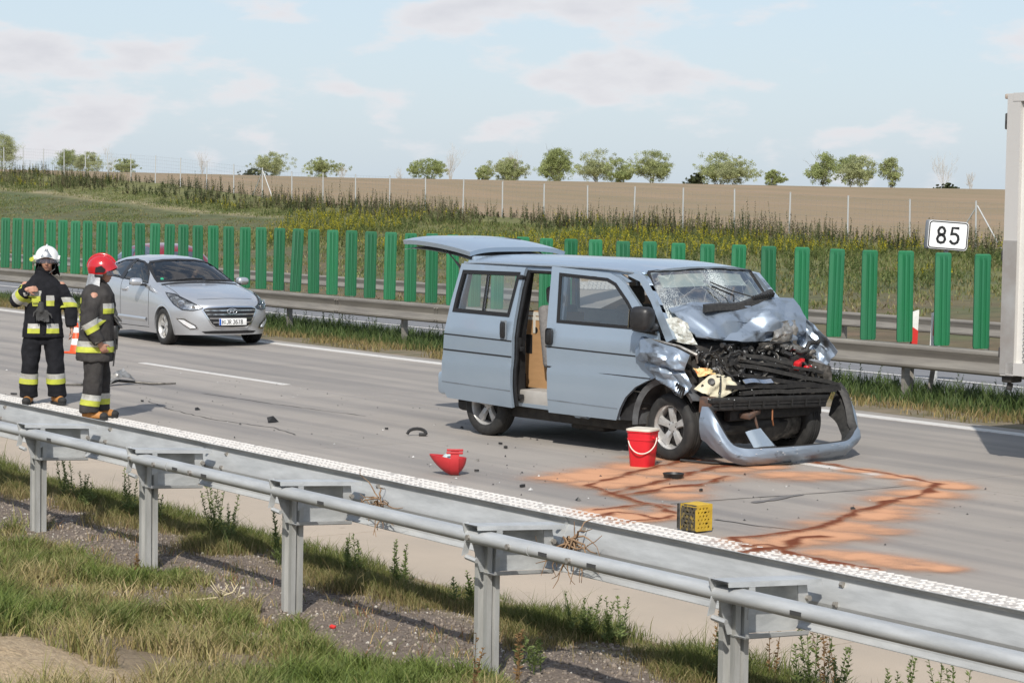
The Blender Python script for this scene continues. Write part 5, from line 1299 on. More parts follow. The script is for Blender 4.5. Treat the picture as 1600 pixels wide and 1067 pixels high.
wingf = patch([[(2.86, .84, 1.43), (2.96, .88, 1.39), (3.10, .91, 1.30), (3.26, .94, 1.18), (3.38, .94, 1.05)], [(2.90, .88, 1.28), (3.00, .92, 1.22), (3.12, .95, 1.13), (3.24, .96, 1.04), (3.33, .95, .97)], [(2.92, .84, 1.10), (3.02, .86, 1.05), (3.12, .88, .98), (3.22, .89, .93), (3.28, .89, .90)]], 18, 30, lambda s, t, p: crumple(p[0], p[1], p[2], 4, .018, 9)+crease(s, t, (.5, 0), (.55, 1), .25, .03), .006, 'front_wing', m_scrape, van, 22)
patch([[(2.88, .76, 1.02), (3.1, .84, .95), (3.34, .90, .90)], [(2.9, .80, .72), (3.1, .86, .68), (3.36, .92, .66)], [(2.9, .78, .50), (3.1, .82, .48), (3.30, .86, .50)]], 14, 18, lambda s, t, p: crumple(p[0], p[1], p[2], 5, .03, 4), .01, 'inner_wing', m_dirty, van)
patch([[(2.62, -.84, 1.15), (2.8, -.80, 1.12), (2.98, -.75, 1.08)], [(2.62, -.82, .9), (2.8, -.72, .88), (2.95, -.70, .84)], [(2.62, -.70, .60), (2.8, -.60, .62), (2.95, -.66, .60)]], 14, 18, lambda s, t, p: crumple(p[0], p[1], p[2], 5, .03, 2), .01, 'inner_wing', m_dirty, van)
# scuttle debris below the broken windscreen corner
patch([[(2.72, -.86, 1.38), (2.80, -.80, 1.40), (2.88, -.72, 1.34)], [(2.80, -.86, 1.26), (2.88, -.80, 1.25), (2.95, -.72, 1.22)], [(2.84, -.84, 1.17), (2.92, -.78, 1.15), (3.0, -.70, 1.14)]], 14, 14, lambda s, t, p: crumple(p[0], p[1], p[2], 9, .025, 2), .006, 'broken_glass_sheet', M('crazed_glass', (.55, .58, .55), .4, base2=(.25, .24, .2), scale=30), van)
# engine bay masses
E_ = random.Random(21)
q = MB(); q.rbox((2.72, .02, .86), (.50, 1.46, .56), .05); obj('engine_block', q, m_under, van)
q = MB(); q.rbox((3.02, .12, .84), (.20, 1.2, .30), .03); obj('radiator', q, m_bpl2, van)
# bumper beam: black ribbed channel
q = MB(); q.rbox((3.29, .12, .61), (.12, 1.62, .055), .012); q.rbox((3.28, .12, .535), (.10, 1.60, .05), .012); q.box((3.30, .12, .573), (.08, 1.58, .03))
for k in range(8): q.box((3.345, -.6+.2*k, .575), (.012, .02, .10))
obj('bumper_beam', q, m_bpl, van, rot=(R(-1.0), 0, R(-2)))
q = MB(); q.rbox((3.20, -.74, .575), (.14, .12, .16), .012, rot=(.1, .1, .3)); obj('crash_box', q, M('rusty_steel', (.13, .07, .045), .8, base2=(.06, .045, .04), scale=20), van)
q = MB(); q.rbox((3.18, .22, .46), (.10, 1.35, .12), .02); obj('cross_member', q, m_bpl2, van)
# slam panel / grille carrier bars sloping across the bay
for (a, b, w, h, mt) in (((3.12, -.25, .93), (3.36, .98, .70), .05, .04, m_bpl2), ((3.16, -.38, .85), (3.38, .95, .665), .06, .04, m_bpl), ((3.12, -.30, .98), (3.30, .80, .83), .04, .03, m_bpl2), ((3.22, -.55, .73), (3.36, .95, .69), .06, .04, m_bpl), ((3.24, -.35, .665), (3.36, .9, .655), .08, .04, m_bpl2), ((3.02, -.30, 1.07), (3.26, .36, .93), .04, .035, m_bpl2), ((2.98, .18, 1.15), (3.14, .44, .92), .03, .03, m_bpl)):
    q = MB(); A, B = Vector(a), Vector(b); P = []
    for t in np.linspace(0, 1, 9):
        c = A.lerp(B, t)+Vector((crumple(t*2, a[2]*3, 0, 1.5, .02), 0, crumple(t*2, a[2]*3, 5, 1.5, .02)))
        P.append([c+Vector((-w/2, 0, h/2)), c+Vector((w/2, 0, h/2)), c+Vector((w/2, 0, -h/2)), c+Vector((-w/2, 0, -h/2)), c+Vector((-w/2, 0, h/2))])
    q.grid(P); q.face([0, 1, 2, 3]); q.face([len(q.v)-2, len(q.v)-3, len(q.v)-4, len(q.v)-5]); obj('grille_bar', q, mt, van, angle=30)
patch([[(2.98, .22, 1.115), (3.05, .50, 1.12), (3.06, .74, 1.08), (3.10, .93, 1.0)], [(3.04, .28, 1.05), (3.10, .50, 1.06), (3.12, .72, 1.02), (3.14, .90, .95)]], 8, 26, lambda s, t, p: crumple(p[0], p[1], p[2], 7, .02, 2), .012, 'lock_panel', m_bare, van, 25)
patch([[(3.27, -.34, .80), (3.28, -.15, .805), (3.28, .05, .79)], [(3.31, -.34, .765), (3.32, -.15, .77), (3.32, .05, .755)]], 6, 14, lambda s, t, p: 0.01*math.sin(t*7), .01, 'chrome_strip', M('chrome', (.65, .68, .72), .18, 1.0), van)
patch([[(3.10, -.84, .72), (3.14, -.68, .84), (3.16, -.55, .85), (3.18, -.40, .80)], [(3.16, -.80, .69), (3.22, -.66, .76), (3.23, -.52, .78), (3.22, -.36, .735)], [(3.20, -.74, .66), (3.24, -.62, .64), (3.25, -.5, .68), (3.23, -.38, .70)]], 16, 22, lambda s, t, p: crumple(p[0], p[1], p[2], 6, .03, 3), .004, 'airbag_cloth', M('cream_cloth', (.60, .56, .42), .85, base2=(.48, .44, .32), scale=7), van, 60)
patch([[(3.06, -.82, .92), (3.10, -.70, .91), (3.11, -.58, .88)], [(3.12, -.80, .84), (3.15, -.70, .86), (3.15, -.60, .82)]], 10, 14, lambda s, t, p: crumple(p[0], p[1], p[2], 9, .025, 7), .003, 'torn_paper', M('orange_paper', (.62, .22, .07), .8, base2=(.66, .52, .24), scale=14, contrast=(.45, .55)), van, 60)
q = MB(); q.rbox((3.06, -.29, .99), (.14, .28, .11), .015, rot=(R(12), R(-15), R(10))); q.rbox((3.07, -.29, 1.045), (.10, .20, .02), .006, rot=(R(12), R(-15), R(10))); obj('battery_box', q, m_bpl2, van)
q = MB(); q.rbox((3.13, .62, .905), (.07, .10, .09), .02, rot=(.3, .2, .4)); q.rbox((3.16, .74, .88), (.05, .10, .035), .01, rot=(.1, .3, .2)); q.lathe([(.03, 0), (.032, .03), (.0, .035)], 12, Matrix.Translation((3.15, .66, .94))); obj('red_reservoir', q, M('red_plastic', (.50, .02, .025), .35), van)
q = MB(); q.rbox((3.10, .65, .92), (.05, .05, .08), .01); obj('white_cap', q, m_white, van)
# lower dark panels under the beam
patch([[(3.05, -.60, .47), (3.10, 0, .46), (3.10, .80, .46)], [(3.12, -.50, .33), (3.16, .1, .32), (3.14, .82, .34)], [(3.0, -.42, .19), (3.06, .1, .16), (3.02, .75, .2)]], 12, 26, lambda s, t, p: crumple(p[0], p[1], p[2], 4, .03, 8), .02, 'undertray', m_bpl, van)
q = MB(); q.rbox((3.05, .45, .30), (.2, .5, .22), .06, rot=(.1, .2, 0)); obj('gearbox_casing', q, m_dirty, van)
q = MB(); q.rbox((3.19, .38, .475), (.02, .16, .05), .006, rot=(.1, 0, .1)); q.rbox((3.19, .58, .48), (.02, .10, .045), .006, rot=(-.2, 0, .1)); obj('bracket_plate', q, M('pale_bracket', (.45, .44, .40), .6, .3), van)
patch([[(3.34, -.36, .30), (3.34, -.14, .33)], [(3.44, -.34, .15), (3.44, -.04, .16)]], 4, 6, lambda s, t, p: .01*math.sin(5*t), .008, 'loose_panel', m_paint_d, van)
q = MB(); q.tube([(3.26, -.18, .62), (3.30, -.20, .48), (3.31, -.14, .30), (3.34, -.10, .22)], [.02, .014, .012, .02], 8); obj('bent_rod', q, MATS['rusty_steel'], van)
q = MB(); q.rbox((3.27, -.22, .47), (.12, .24, .05), .01, rot=(.2, .1, .3)); obj('tow_bracket', q, MATS['rusty_steel'], van)
q = MB(); q.tube([(3.28, .00, .60), (3.31, .06, .50), (3.32, .05, .40), (3.30, .09, .34)], .008, 6); obj('wire_end', q, M('brown_wire', (.30, .12, .05), .7), van)
# hoses, looms and broken bits
for k in range(34):
    y = E_.uniform(-.72, .85); z = E_.uniform(.70, 1.13); x = 3.26-.42*(z-.62)+E_.uniform(-.08, .03); p = Vector((x, y, z)); pts = [p.copy()]
    d = Vector((E_.uniform(-.3, .3), E_.uniform(-1, 1), E_.uniform(-.8, .5))).normalized()
    for i in range(7):
        d = (d+Vector((E_.uniform(-.35, .35), E_.uniform(-.6, .6), E_.uniform(-.6, .5)))).normalized(); p = p+d*E_.uniform(.035, .085)
        p.y = max(-.78, min(.92, p.y)); p.z = max(.55, min(1.14, p.z)); p.x = min(p.x, 3.30-.30*(p.z-.62)); pts.append(p.copy())
    q = MB(); r0 = E_.choice([.006, .008, .012, .018, .024]); q.tube(pts, r0, 7); obj(E_.choice(['hose', 'hose', 'wiring_loom', 'cable']), q, E_.choice([m_bpl, m_bpl, m_bpl2, m_dirty, m_bpl]), van, angle=60)
for k in range(74):
    y = E_.uniform(-.70, .84); z = E_.uniform(.68, 1.12); x = 3.20-.36*(z-.62)+E_.uniform(-.06, .05); q = MB()
    s = (E_.uniform(.03, .10), E_.uniform(.05, .20), E_.uniform(.025, .09)); rot = tuple(E_.uniform(-.7, .7) for _ in range(3)); kind = E_.random()
    if kind < .4: q.rbox((x, y, z), s, .008, rot=rot); nm = 'engine_bracket'
    elif kind < .65: q.lathe([(0, -.04), (.03, -.04), (.034, -.02), (.028, 0), (.036, .01), (.036, .035), (0, .04)], 14, Matrix.Translation((x, y, z)) @ Matrix.Rotation(rot[0]*2, 4, 'X') @ Matrix.Rotation(rot[1]*2, 4, 'Y')); nm = 'engine_fitting'
    else:
        P = [[(x+rot[2]*.05+.03*fbm(i*.5, j*.5, k, 2), y+(i-3)*.028, z+(j-2)*.02+.02*fbm(i*.4, j*.4, k+9, 2)) for j in range(5)] for i in range(7)]; q.grid(P); nm = 'broken_plate'
    obj(nm, q, E_.choice([m_bpl, m_bpl2, m_bpl, m_dirty, m_bpl2, m_dirty, m_bare if kind > .8 else m_bpl]), van, angle=35)
# glittering splinters
q = MB()
for k in range(120):
    y = E_.uniform(-.85, .88); z = E_.uniform(.62, 1.12); x = 3.30-.40*(z-.62)+E_.uniform(-.05, .05); s = E_.uniform(.003, .008)
    q.add([(x, y-s, z), (x+s*.5, y, z-s), (x, y+s, z+s*.4), (x-s*.5, y, z+s)], [(0, 1, 2), (0, 2, 3), (0, 3, 1), (1, 3, 2)])
obj('splinters', q, M('splinter_glass', (.5, .52, .52), .15, .3), van, angle=None)['kind'] = 'stuff'

# ---------------- front bumper torn off and hanging to the ground
bump = thing('torn_bumper', 'light blue bumper torn off and sagging to the ground before the wrecked van', 'bumper', VO, VR)
def bumper_c(s):
    # s -1 near end .. 1 far end ; returns bottom edge point, height, lean
    a = abs(s); sg = 1 if s > 0 else -1
    yc = .16; hw = .97 if s > 0 else 1.02
    ang = s*R(90); pw = .55
    y = yc+hw*math.copysign(abs(math.sin(ang))**.8, s)-.0
    x = 3.20+.50*abs(math.cos(ang))**.62
    if s < 0: x += .04*a
    return x, y, a
def bumper_fn(a, b):
    x, y, k = bumper_c(a)
    z0 = .02+(.66*max(0, k-.50)**1.7 if a < 0 else .60*max(0, k-.30)**1.45)
    hgt = .165+.20*sstep(.62, 1.0, k)
    lean = .12*(1-k)   # top tips outward/back
    dirx = math.cos(a*R(80)); diry = math.sin(a*R(80))
    prof = math.sin(math.pi*min(1, max(0, b)))*.05
    off = prof+lean*(b-.0)*.6
    dent = .012*fbm(a*6, b*2, 1, 3, 1)+.02*crease(a, b, (.55, 0), (.62, 1), .08, 1)
    return (x+dirx*(off+dent), y+diry*(off+dent), z0+hgt*b)
bo = [(-1, .08), (-.94, 0), (.93, 0), (1, .15), (1, .8), (.97, 1.0), (.62, 1.0), (-.66, 1), (-.97, 1.02), (-1, .95)]
m_bscr = M('scratched_bumper', (0.24, 0.29, 0.355), 0.45, 0.5, base2=(0.08, 0.085, 0.09), scale=6, detail=9, contrast=(.60, .72), stretch=(1, 1, 2.5), coat=0.3, coat_rough=0.1)
bumper_skin = obj('bumper_skin', sheet(bo, [], bumper_fn, .04, .012), m_bscr, bump, angle=60)
m_scuff = M('scuffed_edge', (.55, .55, .54), .6, base2=(.03, .03, .03), scale=45, detail=9, contrast=(.42, .58))
q = MB(); q.grid([[bumper_fn(a, 1.0), tuple(Vector(bumper_fn(a, 1.0))+Vector((-.045*math.cos(a*1.4), -.045*math.sin(a*1.4), .004))), tuple(Vector(bumper_fn(a, .93))+Vector((-.085*math.cos(a*1.4), -.085*math.sin(a*1.4), -.015)))] for a in np.linspace(-.97, .97, 50)])
obj('inner_lip', q, m_bpl2, bump)
q = MB()
for k in range(60):
    a = E_.uniform(.1, .95) if k < 45 else E_.uniform(-.8, 0); b = E_.uniform(.55, .98); p = Vector(bumper_fn(a, b)); n = Vector((math.cos(a*1.4), math.sin(a*1.4), .1))*.014; s = E_.uniform(.003, .010)
    t = Vector((-n.y, n.x, 0)).normalized(); q.add([p+n-t*s*1.6, p+n+Vector((0, 0, s*.5)), p+n+t*s*1.2, p+n-Vector((0, 0, s*.4))], [(0, 1, 2, 3)])
obj('paint_chip', q, M('chipped_primer', (.5, .5, .5), .7), bump, angle=None)['kind'] = 'stuff'
patch([[bumper_fn(a, 1.0) for a in np.linspace(.62, .98, 8)], [tuple(Vector(bumper_fn(a, .5))+Vector((-.06, -.10, 0))) for a in np.linspace(.62, .98, 8)], [tuple(Vector(bumper_fn(a, .05))+Vector((-.07, -.10, 0))) for a in np.linspace(.62, .98, 8)]], 8, 12, lambda s, t, p: 0, .004, 'bumper_liner', m_bpl2, bump)
q = MB(); q.tube([(3.0, -.9, .03), (3.3, -.78, .025), (3.55, -.60, .02), (3.68, -.36, .02), (3.72, -.1, .02)], .02, 8, flat=.6); o = obj('rubber_strip', q, m_rubber, None, loc=VO, rot=(0, 0, VR)); tag(o, 'black rubber strip lying under the near end of the torn bumper', 'strip')

# ---------------- cartons carried in the van
m_card = M('cardboard', (.40, .235, .11), .85, base2=(.35, .205, .095), scale=5, stretch=(1, 1, 4))
m_tape = M('packing_tape', (.58, .56, .50), .4)
ct = thing('cardboard_box', 'tall brown cardboard box standing in the open side door of the van', 'box', VO, VR)
q = MB(); q.rbox((.63, -.42, .945), (.52, .36, .82), .006, seg=1); cb = obj('carton', q, m_card, ct)
q = MB()
q.box((.60, -.6015, 1.275), (.42, .004, .035)); q.box((.50, -.603, 1.22), (.035, .004, .20)); q.box((.72, -.603, 1.15), (.04, .004, .30)); q.box((.63, -.6025, 1.325), (.50, .004, .04))
obj('tape', q, m_tape, cb, angle=None)
q = MB(); q.prism([(-.035, .0), (0, .05), (.035, .0), (.012, .0), (.012, -.05), (-.012, -.05), (-.012, 0)], 0, .003, Matrix(((1, 0, 0, .72), (0, 0, -1, -.601), (0, 1, 0, .80), (0, 0, 0, 1))))
for k in range(3): q.box((.60+.055*k, -.602, 1.19), (.035, .003, .06))
q.lathe([(0, 0), (.035, 0), (.035, .003), (0, .003)], 14, Matrix.Translation((.52, -.601, 1.15)) @ Matrix.Rotation(R(90), 4, 'X')); q.rbox((.42, -.602, 1.0), (.10, .004, .2), .001)
obj('printed_mark', q, m_black, cb, angle=None)
ct = thing('cardboard_box', 'brown cardboard box behind the rear side window of the van', 'box', VO, VR)
q = MB(); q.rbox((-.10, .35, .86), (.6, .6, .68), .008, seg=1); cb = obj('carton', q, m_card, ct)
q = MB(); q.box((-.10, .048, 1.1), (.6, .004, .05)); obj('tape', q, m_tape, cb, angle=None)
# ================================================================ people: shared builders
def eval_mods(ob):
    dg = bpy.context.evaluated_depsgraph_get(); dg.update()
    me = bpy.data.meshes.new_from_object(ob.evaluated_get(dg)); old = ob.data
    ob.modifiers.clear(); ob.data = me; bpy.data.meshes.remove(old); return ob
def capsule(q, a, b, ra, rb, flat=1.0, n=12, up=None):
    a, b = Vector(a), Vector(b); d = (b-a); L_ = d.length; d = d.normalized() if L_ > 1e-6 else Vector((0, 0, 1))
    pts = []; rr_ = []
    for k in range(4): t = math.sin(math.pi/2*(k/4)); pts.append(a-d*ra*(1-t)*1.0); rr_.append(max(.001, ra*math.sqrt(max(0, 1-(1-t)**2))))
    pts[0] = a-d*ra*.98
    for k in range(3): t = k/2; pts.append(a+(b-a)*t); rr_.append(ra+(rb-ra)*t)
    for k in range(1, 5): t = k/4; pts.append(b+d*rb*math.sin(math.pi/2*t)*.98); rr_.append(max(.001, rb*math.cos(math.pi/2*t)))
    q.tube(pts, rr_, n, True, flat)
def ellip(q, c, r, rot=(0, 0, 0), n=16):
    mm = Matrix.Translation(c) @ (Matrix.Rotation(rot[2], 4, 'Z') @ Matrix.Rotation(rot[1], 4, 'Y') @ Matrix.Rotation(rot[0], 4, 'X')) @ Matrix.Diagonal((r[0], r[1], r[2], 1))
    q.lathe([(max(.001, math.sin(t)), -math.cos(t)) for t in np.linspace(0, math.pi, n//2+2)], n, mm)
def loft_rings(q, rings, n=20):
    # rings: (cx, cy, z, rx, ry) closed tube with caps
    o = len(q.v)
    for cx, cy, z, rx, ry in rings:
        for j in range(n):
            a = 2*math.pi*j/n; ca, sa = math.cos(a), math.sin(a); e = .82
            q.v.append((cx+rx*math.copysign(abs(ca)**e, ca), cy+ry*math.copysign(abs(sa)**e, sa), z))
    k = len(rings)
    for i in range(k-1):
        for j in range(n): q.face((o+i*n+j, o+i*n+(j+1) % n, o+(i+1)*n+(j+1) % n, o+(i+1)*n+j))
    q.face([o+j for j in range(n)][::-1]); q.face([o+(k-1)*n+j for j in range(n)])
def blob(name, q, mat, parent, voxel=.012, it=4, wr=0.0, wsc=9.0, wst=(1, 1, .45), seed=0.0, angle=180):
    o = obj(name, q, mat, parent, angle=None, recalc=True)
    m_ = o.modifiers.new('r', 'REMESH'); m_.mode = 'VOXEL'; m_.voxel_size = voxel; m_.use_smooth_shade = True
    s_ = o.modifiers.new('s', 'SMOOTH'); s_.factor = .5; s_.iterations = it
    eval_mods(o); me = o.data
    if wr:
        bm = bmesh.new(); bm.from_mesh(me); bm.normal_update()
        for v in bm.verts:
            p = v.co; n = mnoise.fractal(Vector((p.x*wsc*wst[0]+seed, p.y*wsc*wst[1], p.z*wsc*wst[2])), 1.0, 2.0, 3)
            n2 = 1-abs(mnoise.noise(Vector((p.x*wsc*.9+seed, p.y*wsc*.9, p.z*wsc*1.3-seed))))*2
            v.co = v.co+v.normal*wr*(n*.8+n2*.5-.2)
        bm.to_mesh(me); bm.free()
    if not me.materials: me.materials.append(mat)
    me.polygons.foreach_set('use_smooth', [True]*len(me.polygons)); me.update()
    return o
def bvh_of(o): 
    me = o.data; return BVHTree.FromPolygons([v.co.copy() for v in me.vertices], [list(p.vertices) for p in me.polygons])
def band(name, bvh, A, B, t, w, mat, parent, off=.006, a0=0, a1=360, ref=(1, 0, 0), reach=.4, n=40, th=.003):
    """strip of cloth tape wrapped round a limb or the trunk, following the surface."""
    A, B = Vector(A), Vector(B); d = (B-A).normalized(); c = A+(B-A)*t; e1 = Vector(ref); e1 = (e1-d*e1.dot(d)).normalized(); e2 = d.cross(e1)
    full = a1-a0 >= 359; P = []
    for i in range(n+1):
        an = R(a0+(a1-a0)*i/n); r_ = e1*math.cos(an)+e2*math.sin(an); row = []
        for s in (-1, -.33, .33, 1):
            o_ = c+d*(w/2*s); h = bvh.ray_cast(o_+r_*reach, -r_, reach)
            p = h[0] if h[0] is not None else o_+r_*.1
            row.append(p+r_*off)
        P.append(row)
    q = MB(); q.grid(P); me_ = bpy.data.meshes.new('t'); me_.from_pydata(q.v, [], q.f); bm = bmesh.new(); bm.from_mesh(me_); bpy.data.meshes.remove(me_)
    return obj(name, bm, mat, parent, angle=60)
def hand(q, wrist, d, palm_n, thumb_side, curl=.35, s=1.0, spread=.08):
    """palm plus four fingers and a thumb as tapered chains, closed by the remesh."""
    w = Vector(wrist); d = Vector(d).normalized(); pn = Vector(palm_n); pn = (pn-d*pn.dot(d)).normalized(); side = d.cross(pn).normalized()*thumb_side
    pc = w+d*.055*s
    P0 = w+d*.012*s; P1 = w+d*.085*s
    for k in (-1, -.33, .33, 1): capsule(q, P0+side*k*.022*s, P1+side*k*.030*s, .0155*s, .0135*s, n=8)
    for i, (k, L_) in enumerate(((1, .070), (.36, .080), (-.30, .074), (-.95, .058))):
        p = P1+side*k*.031*s; dd = (d+side*k*spread).normalized(); c = 0.0; L_ *= s; rad = [.0095, .0088, .0080, .0068]
        for j, f in enumerate((.44, .31, .25)):
            c += curl*(1.0 if j else .7)*(1+.12*i); v = dd*math.cos(c)+pn*math.sin(c); p2 = p+v*L_*f; capsule(q, p, p2, rad[j]*s, rad[j+1]*s, n=8); p = p2
    p = w+d*.03*s+side*.030*s; v = (d*.6+side*.75+pn*.25).normalized(); p2 = p+v*.042*s; capsule(q, p, p2, .014*s, .0115*s, n=8); v2 = (d*.9+side*.25+pn*.35).normalized(); p3 = p2+v2*.030*s; capsule(q, p2, p3, .0112*s, .009*s, n=8); capsule(q, p3, p3+(v2+pn*.2).normalized()*.02*s, .009*s, .0072*s, n=8)
def head_parts(q, c, yaw=0.0, pitch=0.0):
    T = Matrix.Translation(c) @ Matrix.Rotation(yaw, 4, 'Z') @ Matrix.Rotation(pitch, 4, 'Y'); t = MB()
    ellip(t, (-.012, 0, .030), (.094, .076, .098)); ellip(t, (.030, 0, -.052), (.058, .056, .062)); ellip(t, (.050, 0, -.095), (.034, .032, .026))
    ellip(t, (.055, 0, .018), (.034, .062, .022)); ellip(t, (.045, .036, -.03), (.036, .026, .034)); ellip(t, (.045, -.036, -.03), (.036, .026, .034))
    capsule(t, (.082, 0, .012), (.106, 0, -.034), .009, .0145, n=8); ellip(t, (.098, .012, -.036), (.012, .009, .009)); ellip(t, (.098, -.012, -.036), (.012, .009, .009))
    ellip(t, (.082, 0, -.064), (.014, .026, .007)); ellip(t, (.080, 0, -.076), (.014, .022, .008))
    for s in (-1, 1): ellip(t, (-.012, s*.078, -.005), (.022, .010, .034), rot=(0, -.2, s*.3))
    capsule(t, (-.02, 0, -.05), (-.035, 0, -.16), .058, .062)
    q.add(t.v, t.f, T); return T
m_skin = M('skin', (.44, .24, .165), .55, base2=(.38, .19, .13), scale=14)
m_eye = M('eye_dark', (.02, .016, .014), .25)
m_hairm = M('dark_hair', (.03, .022, .016), .8)
def face_bits(T, parent):
    for s in (-1, 1):
        q = MB(); ellip(q, (.0835, s*.032, .004), (.008, .0125, .0065), n=10); o = obj('eye', q, m_eye, parent, angle=180); o.matrix_local = T
        q = MB(); q.tube([(.088, s*.012, .020), (.091, s*.030, .026), (.082, s*.050, .019)], [.004, .005, .003], 6, flat=.7); o = obj('eyebrow', q, m_hairm, parent, angle=180); o.matrix_local = T
    q = MB(); q.tube([(.089, -.022, -.0695), (.0965, 0, -.0690), (.089, .022, -.0695)], [.002, .0036, .002], 6); o = obj('mouth', q, M('lip', (.30, .11, .09), .6), parent, angle=180); o.matrix_local = T

# ================================================================ the silver hatchback
CO, CR_ = (-33.79, 17.86, 0.0), R(-4)
car = thing('silver_hatchback', 'silver hatchback with a driver, passing behind the two people in firefighting gear', 'car', CO, CR_)
m_silver = M('silver_paint', (.52, .535, .555), .30, .65, base2=(.50, .515, .535), scale=2, coat=.8, coat_rough=.05)
m_carglass = glass_mat('car_glass', (.50, .58, .58), .06)
m_carglass_d = glass_mat('dark_car_glass', (.14, .17, .18), .08)
m_chrome = M('bright_chrome', (.72, .73, .74), .15, 1.0)
ST = [
 (.86, [(.70, .20), (.78, .33), (.80, .48), (.775, .61), (.72, .685), (.58, .70), (.40, .71), (.2, .715), (0, .72)]),
 (.72, [(.77, .19), (.845, .34), (.86, .52), (.84, .67), (.77, .755), (.62, .775), (.42, .785), (.2, .79), (0, .795)]),
 (.42, [(.82, .18), (.875, .36), (.885, .56), (.868, .74), (.795, .845), (.63, .862), (.42, .872), (.2, .878), (0, .88)]),
 (.02, [(.84, .18), (.88, .36), (.892, .60), (.876, .80), (.812, .915), (.64, .935), (.42, .945), (.2, .95), (0, .952)]),
 (-.38, [(.85, .18), (.88, .36), (.89, .60), (.878, .82), (.822, .955), (.66, .98), (.43, .992), (.2, 1.0), (0, 1.002)]),
 (-.52, [(.85, .18), (.88, .36), (.89, .60), (.878, .83), (.83, .97), (.755, 1.01), (.46, 1.03), (.2, 1.04), (0, 1.045)]),
 (-.92, [(.85, .18), (.88, .36), (.89, .60), (.878, .84), (.84, .985), (.745, 1.11), (.645, 1.205), (.34, 1.245), (0, 1.255)]),
 (-1.36, [(.85, .18), (.88, .36), (.89, .60), (.878, .85), (.845, 1.0), (.725, 1.19), (.60, 1.365), (.31, 1.405), (0, 1.415)]),
 (-1.56, [(.85, .18), (.88, .36), (.89, .60), (.878, .86), (.845, 1.01), (.72, 1.21), (.585, 1.40), (.30, 1.44), (0, 1.45)]),
 (-2.05, [(.85, .18), (.88, .36), (.89, .60), (.878, .87), (.845, 1.03), (.715, 1.22), (.575, 1.43), (.30, 1.47), (0, 1.48)]),
 (-2.65, [(.85, .18), (.88, .36), (.89, .61), (.878, .88), (.84, 1.06), (.705, 1.23), (.56, 1.41), (.30, 1.45), (0, 1.46)]),
 (-3.08, [(.83, .20), (.87, .38), (.88, .62), (.865, .88), (.81, 1.08), (.675, 1.21), (.53, 1.34), (.28, 1.38), (0, 1.39)]),
 (-3.32, [(.80, .22), (.84, .38), (.85, .6), (.83, .85), (.76, 1.02), (.64, 1.09), (.5, 1.16), (.27, 1.19), (0, 1.20)]),
 (-3.46, [(.74, .25), (.78, .40), (.79, .6), (.77, .8), (.70, .90), (.58, .92), (.42, .93), (.2, .935), (0, .94)])]
def car_shell():
    q = MB(); NP_ = 17; idx = []
    def bow(x, y):
        B = .36*sstep(-.3, .86, x)+.18*sstep(-2.9, -3.46, x)*-1; return x-B*(abs(y)/.86)**2.6
    for x, half in ST:
        full = [(-y, z) for y, z in half]+[(y, z) for y, z in reversed(half[:-1])]
        q.v += [(bow(x, y), y, z) for y, z in full]
    n = NP_
    for i in range(len(ST)-1):
        for j in range(n-1): q.face((i*n+j, i*n+j+1, (i+1)*n+j+1, (i+1)*n+j))
    # front cap: rows between matching side points, top row is the bonnet edge
    def cap(i, push):
        base = i*n; rows = []
        for k in range(4):
            y0, z0 = ST[i][1][k]; ids = [base+k]
            top = ST[i][1]
            for j in range(5, 12):
                yy = q.v[base+j][1]*(y0/ST[i][1][4][0]) if True else 0
                zz = z0; x_ = bow(ST[i][0], yy)+push*[.0, .045, .05, .02][k]*(1-(abs(yy)/.8)**3)
                q.v.append((x_, yy, zz)); ids.append(len(q.v)-1)
            ids.append(base+n-1-k); rows.append(ids)
        rows.append([base+4]+[base+j for j in range(5, 12)]+[base+12])
        for a, b in zip(rows[:-1], rows[1:]):
            for j in range(len(a)-1): q.face((a[j], a[j+1], b[j+1], b[j]))
    cap(0, 1); cap(len(ST)-1, -1)
    return q
o = obj('body', car_shell(), m_silver, car, angle=None)
m_ = o.modifiers.new('s', 'SUBSURF'); m_.levels = 3; m_.render_levels = 3; eval_mods(o); body = o
cbvh = bvh_of(body)
def onbody(p, d, off=.004):
    """project from outside along -d on to the body surface."""
    d = Vector(d).normalized(); p = Vector(p); h = cbvh.ray_cast(p+d*3, -d, 6)
    return (h[0]+h[1].normalized()*off if h[1].dot(d) > 0 else h[0]-h[1].normalized()*off) if h[0] is not None else p
def sideproj(off, sg=-1): return lambda a, b: onbody((a, 0, b), (0, sg, 0.0), off)
def frontproj(off): return lambda a, b: onbody((0, a, b), (1, 0, 0), off)
def diagproj(off, sg=-1):
    d = Vector((.72, sg*.69, 0)).normalized(); e = Vector((-d.y, d.x, 0))
    return (lambda a, b: onbody(e*a+Vector((0, 0, b)), d, off)), (lambda P: [(Vector(p).dot(e), p[2]) for p in P])
w_scr = [(-.725, 1.03), (-.45, 1.045), (0, 1.055), (.45, 1.045), (.725, 1.03), (.665, 1.20), (.575, 1.365), (.30, 1.405), (0, 1.415), (-.30, 1.405), (-.575, 1.365), (-.665, 1.20)]
w_fr = [(-.80, 1.005), (-1.02, 1.17), (-1.28, 1.31), (-1.55, 1.37), (-1.90, 1.395), (-1.93, 1.05), (-1.4, 1.03)]
w_rr = [(-2.03, 1.055), (-2.01, 1.395), (-2.4, 1.375), (-2.75, 1.30), (-3.0, 1.20), (-2.95, 1.115), (-2.6, 1.08)]
arches = [(0, .315, .352), (-2.65, .315, .352)]
bm = bmesh.new(); bm.from_mesh(body.data); dele = []
